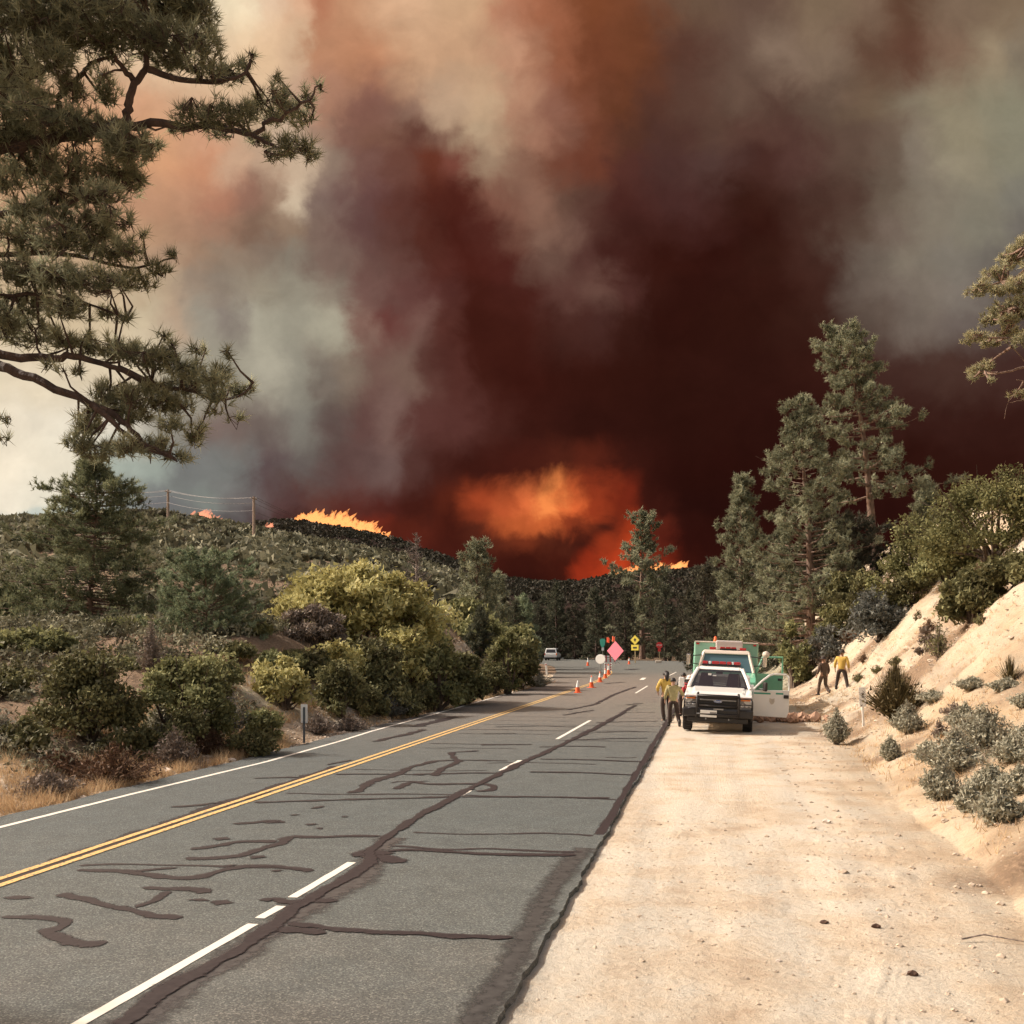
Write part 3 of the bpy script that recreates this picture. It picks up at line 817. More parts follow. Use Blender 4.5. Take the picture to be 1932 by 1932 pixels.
# white edge line at the left
mb = MB(); ribbon(mb, [G(-260, 1628), G(0, 1561), G(250, 1498), G(500, 1438), G(640, 1399), G(700, 1380), G(850, 1339), G(960, 1308), G(1005, 1294), G(1035, 1281)], 0.10, 0.004, 0.15, ends=False)
mb.build("edge_line", M_WHITE_LINE, ROAD)
# double yellow centre line
yl = [G(-260, 1752.5), G(0, 1665), G(500, 1498), G(1080, 1302)]
for off in (-0.10, 0.10):
    mb = MB(); pts = [p + Vector((RR[0] * off, RR[1] * off, 0)) for p in yl]
    c = [G(1115, 1290), G(1140, 1279), G(1152, 1270), G(1150, 1262)]
    ribbon(mb, pts + [p + Vector((RR[0] * off, RR[1] * off, 0)) for p in c], 0.10, 0.008, 0.15, ends=False, seed=off * 90)
    mb.build("centre_line", M_YELLOW_LINE, ROAD)
mb = MB(); ribbon(mb, [G(-260, 1748), G(0, 1660), G(300, 1561), G(420, 1518), G(640, 1445)], 0.34, 0.0032, 0.9, ends=False, seed=4, tex=1.2)
build_ribbon(mb, "tar_seal", M_SEAL, ROAD)

SEALS = [
 ([(0, 812), (60, 810), (130, 816)], .10), ([(-30, 885), (60, 890), (160, 892), (250, 898), (292, 910), (270, 926), (200, 934), (130, 938), (200, 960), (270, 986), (340, 990), (440, 985)], .13),
 ([(185, 800), (270, 803), (350, 825), (410, 850), (500, 852), (540, 880), (620, 888), (724, 888)], .13),
 ([(500, 852), (580, 825), (640, 785)], .10), ([(540, 770), (640, 778), (720, 778), (800, 795)], .15),
 ([(695, 820), (760, 820), (800, 826)], .09), ([(780, 827), (885, 836)], .18),
 ([(270, 705), (400, 712), (500, 715), (580, 732), (680, 742), (760, 735), (840, 710), (900, 695), (1000, 692), (1070, 693), (1110, 708), (1210, 712)], .13),
 ([(500, 715), (600, 703), (680, 700)], .10), ([(835, 693), (900, 691)], .12), ([(1010, 712), (1080, 708)], .10),
 ([(670, 665), (780, 662), (860, 660), (930, 652), (1000, 625), (1080, 605), (1060, 592), (1100, 578), (1180, 585), (1300, 580), (1460, 577)], .15),
 ([(690, 632), (780, 630), (860, 605), (960, 598), (1060, 605)], .14), ([(795, 588), (880, 592)], .17), ([(940, 655), (1012, 662)], .16),
 ([(870, 533), (960, 531), (1020, 522), (1072, 531)], .12), ([(990, 525), (1050, 532)], .30),
 ([(1085, 500), (1140, 499)], .16), ([(1165, 478), (1225, 465)], .16), ([(1145, 534), (1205, 538)], .22), ([(1178, 552), (1228, 548)], .22), ([(1280, 510), (1322, 507)], .20),
 ([(635, 472), (740, 464), (800, 457), (850, 455)], .12),
 ([(940, 452), (1100, 450), (1280, 443), (1440, 440), (1600, 435), (1720, 432)], .13), ([(1720, 432), (1932, 431), (2320, 436)], .12),
 ([(1300, 420), (1350, 410), (1400, 375), (1500, 345), (1560, 315), (1650, 295), (1750, 292), (1932, 296)], .17),
 ([(1640, 355), (1660, 330), (1730, 300), (1690, 265), (1820, 257)], .15),
 ([(1490, 405), (1520, 385), (1570, 372), (1600, 385), (1740, 383), (1850, 383), (1870, 400), (1800, 415)], .14),
 ([(1250, 346), (1500, 346), (1620, 350)], .10), ([(1540, 348), (1750, 342), (1900, 342)], .12), ([(950, 362), (1130, 358)], .10), ([(1225, 312), (1335, 291)], .12),
 ([(965, 822), (1040, 815), (1090, 830), (1200, 825), (1285, 825)], .12), ([(1340, 650), (1440, 655), (1532, 682)], .20), ([(1330, 662), (1400, 640), (1500, 646)], .22),
 ([(1000, 935), (1130, 938), (1240, 950)], .14),
 ([(1060, 905), (1150, 915), (1300, 935), (1500, 945), (1700, 960), (1970, 966)], .12),
 ([(1440, 642), (1560, 630), (1620, 632), (1700, 643), (1932, 652), (2200, 650)], .12),
]
for i_, (pts, w) in enumerate(SEALS):
    mb = MB(); ribbon(mb, [zp(*p) for p in pts], w * 1.4, 0.006 + 0.00008 * i_, 0.95, seed=pts[0][0])
    build_ribbon(mb, "tar_seal", M_SEAL, ROAD)
SEALS2 = [([(990, 1457), (1100, 1458), (1203, 1463)], .11), ([(1010, 1432), (1110, 1434), (1218, 1438)], .11), ([(1060, 1397), (1150, 1394), (1228, 1393)], .12), ([(1010, 1410), (1080, 1408), (1150, 1410)], .10),
          ([(1120, 1364), (1180, 1362), (1246, 1361)], .12), ([(1100, 1384), (1160, 1381), (1235, 1381)], .08), ([(930, 1372), (1020, 1370), (1090, 1372)], .10), ([(1060, 1350), (1120, 1340)], .14), ([(905, 1385), (980, 1384)], .12),
          ([(1068, 1340), (1120, 1330), (1160, 1310), (1200, 1296)], .16), ([(900, 1406), (1010, 1405)], .13), ([(1140, 1290), (1180, 1287)], .3), ([(1178, 1330), (1215, 1327)], .2), ([(1160, 1345), (1240, 1344)], .1),
          ([(1180, 1264), (1205, 1262)], .8), ([(1100, 1262), (1130, 1260)], .5), ([(700, 1400), (760, 1388), (800, 1376)], .2), ([(780, 1372), (830, 1360), (860, 1352)], .3), ([(1082, 1395), (1140, 1366), (1180, 1343)], .14)]
for i_, (pts, w) in enumerate(SEALS2):
    mb = MB(); ribbon(mb, [G(*p) for p in pts], w * 1.5, 0.0095 + 0.00008 * i_, 0.9, seed=pts[0][0])
    build_ribbon(mb, "tar_seal", M_SEAL, ROAD)
rc = np.random.default_rng(31)
for i_ in range(34):      # thin cross cracks every couple of metres
    s0 = 10.5 + i_ * 1.55 + rc.uniform(-0.5, 0.5)
    lane = rc.integers(0, 3)
    a_, b_ = [(-4.0, -1.45), (-7.1, -4.3), (-7.1, -1.45)][lane]
    if rc.random() < 0.5: a_, b_ = sorted((rc.uniform(a_, b_), rc.uniform(a_, b_)))
    if b_ - a_ < 0.6: continue
    tt = np.linspace(a_, b_, 7)
    mb = MB(); ribbon(mb, [ST(s0 + 0.10 * rc.normal() + 0.03 * k_, q_) for k_, q_ in enumerate(tt)], rc.uniform(0.06, 0.12), 0.0040 + i_ * 0.00001, 0.8, seed=i_ * 7)
    build_ribbon(mb, "tar_seal", M_SEAL, ROAD)
# long sealed joint right of the lane line, with the rubbed band beside it
jl = [(440, 1330), (560, 1205), (700, 1125), (900, 1010), (985, 945), (1050, 905), (1100, 862), (1250, 775), (1345, 720), (1400, 670), (1390, 640), (1480, 570), (1600, 490), (1720, 430), (1850, 362), (1932, 320), (2110, 240), (2260, 165), (2400, 85)]
mb = MB(); ribbon(mb, [zp(*p) for p in jl], 0.20, 0.0118, 0.9, ends=False, seed=3, tex=2.0)
build_ribbon(mb, "tar_seal", M_SEAL, ROAD)
mb = MB(); ribbon(mb, [zp(*p) for p in [(x + 16, y + 12) for x, y in jl[:12]]], 0.55, 0.003, 0.8, ends=False, seed=8, tex=1.3)
build_ribbon(mb, "tar_stain", M_STAIN, ROAD)
# crumbling patched right edge
mb = MB(); ribbon(mb, [ST(q, -1.58 + 0.03 * math.sin(q), 0) for q in np.arange(2, 13.5, 0.5)], 0.50, 0.002, 0.6, ends=False, seed=2, tex=1.1)
build_ribbon(mb, "edge_patch", M_PATCH, ROAD)
mb = MB(); ribbon(mb, [ST(q, -1.46, 0) for q in np.arange(13.8, 60, 0.5)], 0.16, 0.002, 0.6, ends=False, seed=12, tex=1.1)
build_ribbon(mb, "edge_patch", M_SEAL, ROAD)
# turn arrow and stop bar remains in the junction
mb = MB(); ribbon(mb, [G(1210, 1283), G(1216, 1279)], 0.3, 0.012, 0.2, ends=False); mb.build("turn_arrow", M_WHITE_LINE, ROAD)

# ------------------------------------------------------------------ vegetation
F_PINE = foliage("pine_needles", [(0.13, 0.125, 0.072), (0.3, 0.3, 0.19), (0.52, 0.52, 0.36)], 0.5)
F_PINE_WARM = foliage("pine_needles_sun_painted", [(0.13, 0.125, 0.07), (0.34, 0.32, 0.19), (0.55, 0.52, 0.34)], 0.25)  # yellow sunlight put into the needle colour
F_PINE_BLUE = foliage("young_pine_needles", [(0.08, 0.095, 0.055), (0.18, 0.22, 0.13), (0.31, 0.36, 0.24)], 0.3)
F_PINE_MID = foliage("pine_needles_mid", [(0.075, 0.075, 0.046), (0.2, 0.21, 0.135), (0.38, 0.39, 0.27)], 0.25)
F_FIR = foliage("fir_needles", [(0.062, 0.068, 0.04), (0.155, 0.17, 0.095), (0.31, 0.325, 0.19)], 0.25)
F_PINE_DARK = foliage("shade_painted_and_burnt_needles", [(0.032, 0.028, 0.02), (0.07, 0.066, 0.046), (0.13, 0.125, 0.088)], 0.15)  # darker needles: treeline shade put into the colour; also the burnt brush
F_OAK_YELLOW = foliage("golden_oak_leaves", [(0.22, 0.19, 0.07), (0.43, 0.395, 0.165), (0.64, 0.6, 0.31)], 0.35)
F_OAK = foliage("oak_leaves", [(0.08, 0.078, 0.034), (0.2, 0.205, 0.095), (0.37, 0.365, 0.18)], 0.3)
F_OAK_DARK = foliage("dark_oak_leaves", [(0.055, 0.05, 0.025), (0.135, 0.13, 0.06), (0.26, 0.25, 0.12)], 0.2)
F_OAK_GREEN = foliage("bright_oak_leaves", [(0.06, 0.056, 0.024), (0.135, 0.135, 0.058), (0.27, 0.26, 0.12)], 0.3)
F_SAGE = foliage("sage_leaves", [(0.16, 0.155, 0.115), (0.3, 0.29, 0.22), (0.44, 0.425, 0.33)], 0.2)
F_SAGE_BLUE = foliage("blue_sage_leaves", [(0.055, 0.058, 0.050), (0.125, 0.13, 0.115), (0.21, 0.21, 0.185)], 0.2)
F_DRY = foliage("dry_twigs", [(0.055, 0.030, 0.020), (0.12, 0.070, 0.045), (0.24, 0.15, 0.09)], 0.1)
F_GREYTWIG = foliage("grey_twigs", [(0.10, 0.075, 0.06), (0.20, 0.16, 0.13), (0.34, 0.28, 0.23)], 0.1)
F_GRASS = foliage("dry_grass_blades", [(0.33, 0.21, 0.115), (0.5, 0.35, 0.2), (0.66, 0.51, 0.33)], 0.3)
F_BROOM = foliage("broom_stems", [(0.035, 0.028, 0.014), (0.085, 0.065, 0.03), (0.16, 0.13, 0.06)], 0.1)
F_CHAP = foliage("chaparral_leaves", [(0.055, 0.048, 0.032), (0.11, 0.105, 0.066), (0.19, 0.185, 0.12), (0.29, 0.275, 0.19)], 0.2)
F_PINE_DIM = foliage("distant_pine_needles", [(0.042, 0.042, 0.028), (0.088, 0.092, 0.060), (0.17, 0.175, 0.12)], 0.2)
B_PINE = bark("pine_bark", (0.05, 0.026, 0.018), (0.20, 0.13, 0.095))
B_OAK = bark("oak_bark", (0.03, 0.02, 0.014), (0.10, 0.07, 0.05))
B_DEAD = bark("dead_wood", (0.10, 0.075, 0.065), (0.25, 0.20, 0.17))
B_DARK = bark("shade_painted_bark", (0.025, 0.014, 0.010), (0.075, 0.045, 0.033))  # darker bark copy, shade put into its colour


def pine_mesh(H, R, seed, crown0=0.12, nl=110, per=9, tl=0.35, k=10, w=0.05, prof=None, lean=0.0, up=0.25, twr=0.16, side=0.28, gaps=0.0, bias=None, top_r=0.04):
    """trunk, branches and crown meshes of a conifer standing at the origin"""
    rng = np.random.default_rng(seed)
    tr = MB(); br = MB(); cr = MB()
    hs = np.linspace(0, 1, 9)
    tp = np.stack([lean * hs ** 1.3 + 0.06 * R * np.sin(hs * 5 + seed) * hs, 0.05 * R * np.cos(hs * 4 + seed) * hs, hs * H - 0.3 * (1 - hs)], -1)
    tr.tube(tp, np.interp(hs, [0, 0.1, 1], [H * 0.024, H * 0.019, top_r * 0.4]), 8)
    prof = prof or (lambda h: (1 - h) ** 0.75 * (0.55 + 0.45 * min(1, h * 4)) + 0.06)
    cen = []; dr = []; tn = []
    az = rng.uniform(0, 6.28)
    for i in range(nl):
        h = (i + rng.uniform(0, 1)) / nl
        az += 2.4 + rng.uniform(-0.5, 0.5)
        if rng.random() < gaps * (1 - h): continue
        z = crown0 + (1 - crown0) * h
        L = R * prof(h) * rng.uniform(0.62, 1.18)
        if bias is not None:
            L *= bias(az, h)
        if L < 0.12: L = 0.12
        p0 = np.array([np.interp(z, hs, tp[:, q]) for q in range(3)])
        d = np.array([math.cos(az), math.sin(az), 0])
        q = np.linspace(0, 1, 6)
        rise = (up * (0.2 + 1.3 * h)) * L * q + 0.16 * L * (q ** 3 - 0.9 * q * (1 - h))
        pts = p0 + d * (L * q)[:, None] + np.array([0, 0, 1.0]) * rise[:, None] + rng.normal(size=(6, 3)) * 0.03 * L * q[:, None]
        br.tube(pts, np.interp(q, [0, 1], [0.012 * H * 0.35 * (1.2 - h) + 0.012, 0.006]), 4, cap=False)
        m = max(3, int(per * 1.5 * (0.35 + L / R)))
        nc = max(2, int(m / 7))
        ca = rng.uniform(0.25, 1.05, nc) ** 0.8; co = rng.normal(size=nc) * side * L * (1.2 - ca) * 1.15; ct = rng.normal(size=nc) * 0.17
        w_ = rng.integers(0, nc, m)
        a = ca[w_] + rng.normal(size=m) * 0.3 * tl / (L + 0.1)
        c = np.stack([np.interp(a, q, pts[:, j]) for j in range(3)], -1)
        lat = np.cross(d, [0, 0, 1.0]); off = co[w_] + rng.normal(size=m) * tl * 0.32
        c = c + lat * off[:, None] + np.array([0, 0, 1.0]) * (rng.normal(size=m) * tl * 0.30)[:, None] + d * rng.normal(size=m)[:, None] * tl * 0.3
        cen.append(c); dr.append(d * 0.55 + lat * (off / (L + .01))[:, None] * 0.9 + np.array([0, 0, 0.75]) + rng.normal(size=(m, 3)) * 0.2)
        tn.append(np.clip(0.28 + 0.35 * a + ct[w_] + rng.normal() * 0.1 + rng.normal(size=m) * 0.08, 0, 1))
    top = tp[-1]
    cen.append(top + rng.normal(size=(8, 3)) * tl * 0.25 + [0, 0, tl * .3]); dr.append(np.tile([0, 0, 1.0], (8, 1)) + rng.normal(size=(8, 3)) * 0.4); tn.append(np.full(8, 0.6))
    cen = np.concatenate(cen); dr = np.concatenate(dr); tn = np.concatenate(tn)
    add_tufts(cr, cen, dr, tl * 0.66, w * 0.9, k, rng, 1.5, tn)
    return tr.mesh("trunk", True), br.mesh("branch_set"), cr.mesh("crown")


def place_tree(name, meshes, mats, loc, label, cat="tree", group=None, scale=1.0, rz=0.0):
    t = empty(name, loc, (0, 0, rz), label, cat, group)
    t.scale = (scale, scale, scale) if not isinstance(scale, (tuple, list)) else scale
    names = ("trunk", "branches", "crown")
    for nm, me, mt in zip(names, meshes, mats):
        link(nm, me, mt, t)
    return t


def bush_mesh(rx, ry, rz, seed, leaf=0.09, n=5000, lobes=26, lobe_r=0.30, aspect=1.7, tri=False, tonevar=0.16, flat=0.0, stems=7, drop=0.0, shell=0.55):
    """broad-leaved shrub of many leafy lobes on forking stems, standing at the origin"""
    rng = np.random.default_rng(seed)
    mb = MB(); st = MB()
    d = rdir(rng, lobes); d[:, 2] = np.abs(d[:, 2]) * 1.0 - 0.12
    d = unit(d)
    rad = rng.uniform(0.45, 0.92, lobes) ** 0.6
    c = d * rad[:, None] * np.array([rx, ry, rz]) * (1 - lobe_r * 0.75)
    c[:, 2] += rz * 0.24
    lr = lobe_r * rng.uniform(0.5, 1.45, lobes) * min(rx, ry, rz * 1.2)
    k = n // lobes
    pos = []; tone = []
    for i in range(lobes):
        dd = rdir(rng, k)
        r = lr[i] * (shell + (1 - shell) * rng.random(k) ** 0.5) * (1 + 0.25 * rng.normal(size=k) * 0.5)
        p = c[i] + dd * r[:, None] * np.array([1.15, 1.15, 0.85])
        # little sprays: gather leaves round twig tips
        tips = p[rng.integers(0, k, max(4, k // 14))]
        j = rng.integers(0, len(tips), k)
        p = p * 0.35 + (tips[j] + rng.normal(size=(k, 3)) * leaf * 1.3) * 0.65
        pos.append(p); tone.append(np.clip(0.5 + rng.normal() * tonevar + rng.normal(size=k) * 0.14, 0, 1))
        s0 = np.array([rng.normal() * 0.08 * rx, rng.normal() * 0.08 * ry, -0.1])
        if i < stems * 2:
            mid = s0 * 0.4 + c[i] * 0.55 + rng.normal(size=3) * 0.06 * rx
            st.tube([s0, mid * [0.7, 0.7, 0.75], mid, c[i]], [0.035 * rz, 0.024 * rz, 0.016 * rz, 0.006 * rz], 5, cap=False)
    pos = np.concatenate(pos); tone = np.concatenate(tone)
    for q in range(int(40 + lobes * 2)):
        p0 = pos[rng.integers(0, len(pos))]; out = unit(p0 * [1, 1, 1.2]); ln = rng.uniform(0.08, 0.22) * min(rx, rz)
        if p0[2] < 0.15 * rz: continue
        p1 = p0 + (out + rng.normal(size=3) * 0.35) * ln
        st.tube([p0 - out * ln, p1], [0.006 * rz + 0.002, 0.002 + 0.002 * rz], 3, cap=False)
    keep = pos[:, 2] > -0.05 * rz
    add_leaves(mb, pos[keep], leaf, rng, aspect, tone[keep], tri=tri)
    return mb.mesh("leaves"), st.mesh("stems")


def place_bush(name, loc, rx, ry, rz, mat, label, seed, cat="shrub", group=None, stem_mat=None, rot=0.0, tilt=(0, 0), **kw):
    t = empty(name, loc, (tilt[0], tilt[1], rot), label, cat, group)
    if Vector(loc).length > 30 and 'crest' not in label and 'right edge' not in label:
        kw['tri'] = True; kw['leaf'] = kw.get('leaf', 0.09) * 1.25
    a, b = bush_mesh(rx, ry, rz, seed, **kw)
    link("leaves", a, mat, t); link("stems", b, stem_mat or B_OAK, t)
    return t


def spray_mesh(R, H, seed, n=260, w=0.012, curl=0.3, leafy=0, leaf=0.03, upright=0.5):
    """stems fanning up and out from the base; leafy > 0 puts small leaves along them"""
    rng = np.random.default_rng(seed)
    mb = MB(); lf = MB()
    az = rng.uniform(0, 6.283, n); e = rng.uniform(0, 1, n) ** (upright)
    L = rng.uniform(0.65, 1.1, n)
    out = np.stack([np.cos(az) * R, np.sin(az) * R, 0 * az], -1)
    tip = out * (1 - e)[:, None] * L[:, None] * 1.15
    tip[:, 2] = H * (0.35 + 0.65 * e) * L
    base = rng.normal(size=(n, 3)) * [0.06 * R, 0.06 * R, 0]; base[:, 2] = -0.03
    mid = base * 0.5 + tip * 0.5; mid[:, 2] += H * 0.1 * curl
    side = unit(np.cross(tip - base, rng.normal(size=(n, 3)))) * w / 2
    v = np.stack([base - side, base + side, mid + side * 0.8, mid - side * 0.8, tip + side * 0.3, tip - side * 0.3], 1)
    i = np.arange(n)[:, None] * 6
    f = np.concatenate([i + [0, 1, 2, 3], i + [3, 2, 4, 5]])
    t = rng.uniform(0, 1, n)
    mb.add(v.reshape(-1, 3), f, np.tile(t, 2))
    if leafy:
        a = rng.uniform(0.35, 1.0, (n, leafy, 1))
        p = base[:, None] * (1 - a) + tip[:, None] * a + rng.normal(size=(n, leafy, 3)) * leaf * 0.9
        add_leaves(lf, p.reshape(-1, 3), leaf, rng, 2.4, np.clip(0.5 + rng.normal(size=(n * leafy)) * 0.25, 0, 1), up=0.4, tri=True)
        return mb.mesh("stems"), lf.mesh("leaves")
    return mb.mesh("stems"), None


def place_spray(name, loc, R, H, mat, label, seed, cat="shrub", group=None, leafmat=None, **kw):
    t = empty(name, loc, (0, 0, seed), label, cat, group)
    a, b = spray_mesh(R, H, seed, **kw)
    link("stems", a, mat, t)
    if b is not None: link("leaves", b, leafmat or mat, t)
    return t


# ---- the two trees whose limbs reach into the frame: limbs follow their real courses
def pad_tree(name, label, limbs, pads, trunk, mats, seed, tl=0.2, k=26, w=0.010, per=110.0, ground=None, drop=0.0):
    rng = np.random.default_rng(seed)
    tr = MB(); br = MB(); cr = MB()
    tr.tube(trunk[0], trunk[1], 12)
    LP = []
    for pts, r0, r1 in limbs:
        p = np.array([tuple(q) for q in pts])
        q = np.linspace(0, len(p) - 1, len(p) * 4); pp = np.stack([np.interp(q, np.arange(len(p)), p[:, j]) for j in range(3)], -1)
        ker = np.array([1, 2, 3, 2, 1]) / 9.0
        for j in range(3): pp[2:-2, j] = np.convolve(pp[:, j], ker, 'valid')
        pp += rng.normal(size=pp.shape) * r0 * 0.18
        br.tube(pp, np.linspace(r0, r1, len(pp)), 7)
        LP.append(pp)
    LP = np.concatenate(LP)
    C = []; D = []; T = []
    for px, py, rx, ry, Y in pads:
        n = max(2, int(math.pi * rx * ry / per))
        c = np.array(tuple(P(px, py, Y)))
        sc = Y / FP
        hub_src = LP[np.argmin(np.linalg.norm(LP - c, axis=1))]
        nh = max(1, n // 14)
        hubs = c + rng.normal(size=(nh, 3)) * np.array([rx * 0.45, ry * 0.8 + rx * 0.2, ry * 0.4]) * sc
        for hb in hubs:
            src = LP[np.argmin(np.linalg.norm(LP - hb, axis=1) + rng.uniform(0, 0.1))]
            mid = (src + hb) / 2 + rng.normal(size=3) * 0.06 * np.linalg.norm(hb - src) + [0, 0, -0.05 * np.linalg.norm(hb - src)]
            br.tube([src, mid, hb], [0.022 * Y / 15, 0.015 * Y / 15, 0.009 * Y / 15], 5, cap=False)
        a = rng.uniform(0, 6.283, n); r = np.sqrt(rng.random(n))
        pos = c + np.stack([np.cos(a) * r * rx * sc, rng.normal(size=n) * (0.5 * ry + 0.25 * rx) * sc, np.sin(a) * r * ry * sc], -1)
        for q in range(n):
            hb = hubs[np.argmin(np.linalg.norm(hubs - pos[q], axis=1))]
            if rng.random() < 0.75:
                md = (hb + pos[q]) / 2 + rng.normal(size=3) * 0.025 + [0, 0, -0.03]
                br.tube([hb, md, pos[q]], [0.007 * Y / 15, 0.006 * Y / 15, 0.005 * Y / 15], 3, cap=False)
            dd = pos[q] - hb
            D.append(unit(dd) * 0.6 + np.array([0, 0, 0.9]) + rng.normal(size=3) * 0.25)
        C.append(pos); T.append(np.clip(0.45 + 0.25 * np.sin(a) * r + rng.normal() * 0.12 + rng.normal(size=n) * 0.12, 0, 1))
    C = np.concatenate(C); D = np.array(D); T = np.concatenate(T)
    add_tufts(cr, C, D, tl, w, k, rng, 1.35, T)
    t = empty(name, (0, 0, 0), (0, 0, 0), label, "tree")
    base = Vector(tuple(trunk[0][0])); t.location = base
    for nm, mm, mt in (("trunk", tr, mats[0]), ("branches", br, mats[1]), ("crown", cr, mats[2])):
        mm.v = [q - np.array(tuple(base)) for q in mm.v]
        mm.build(nm, mt, t)
    return t


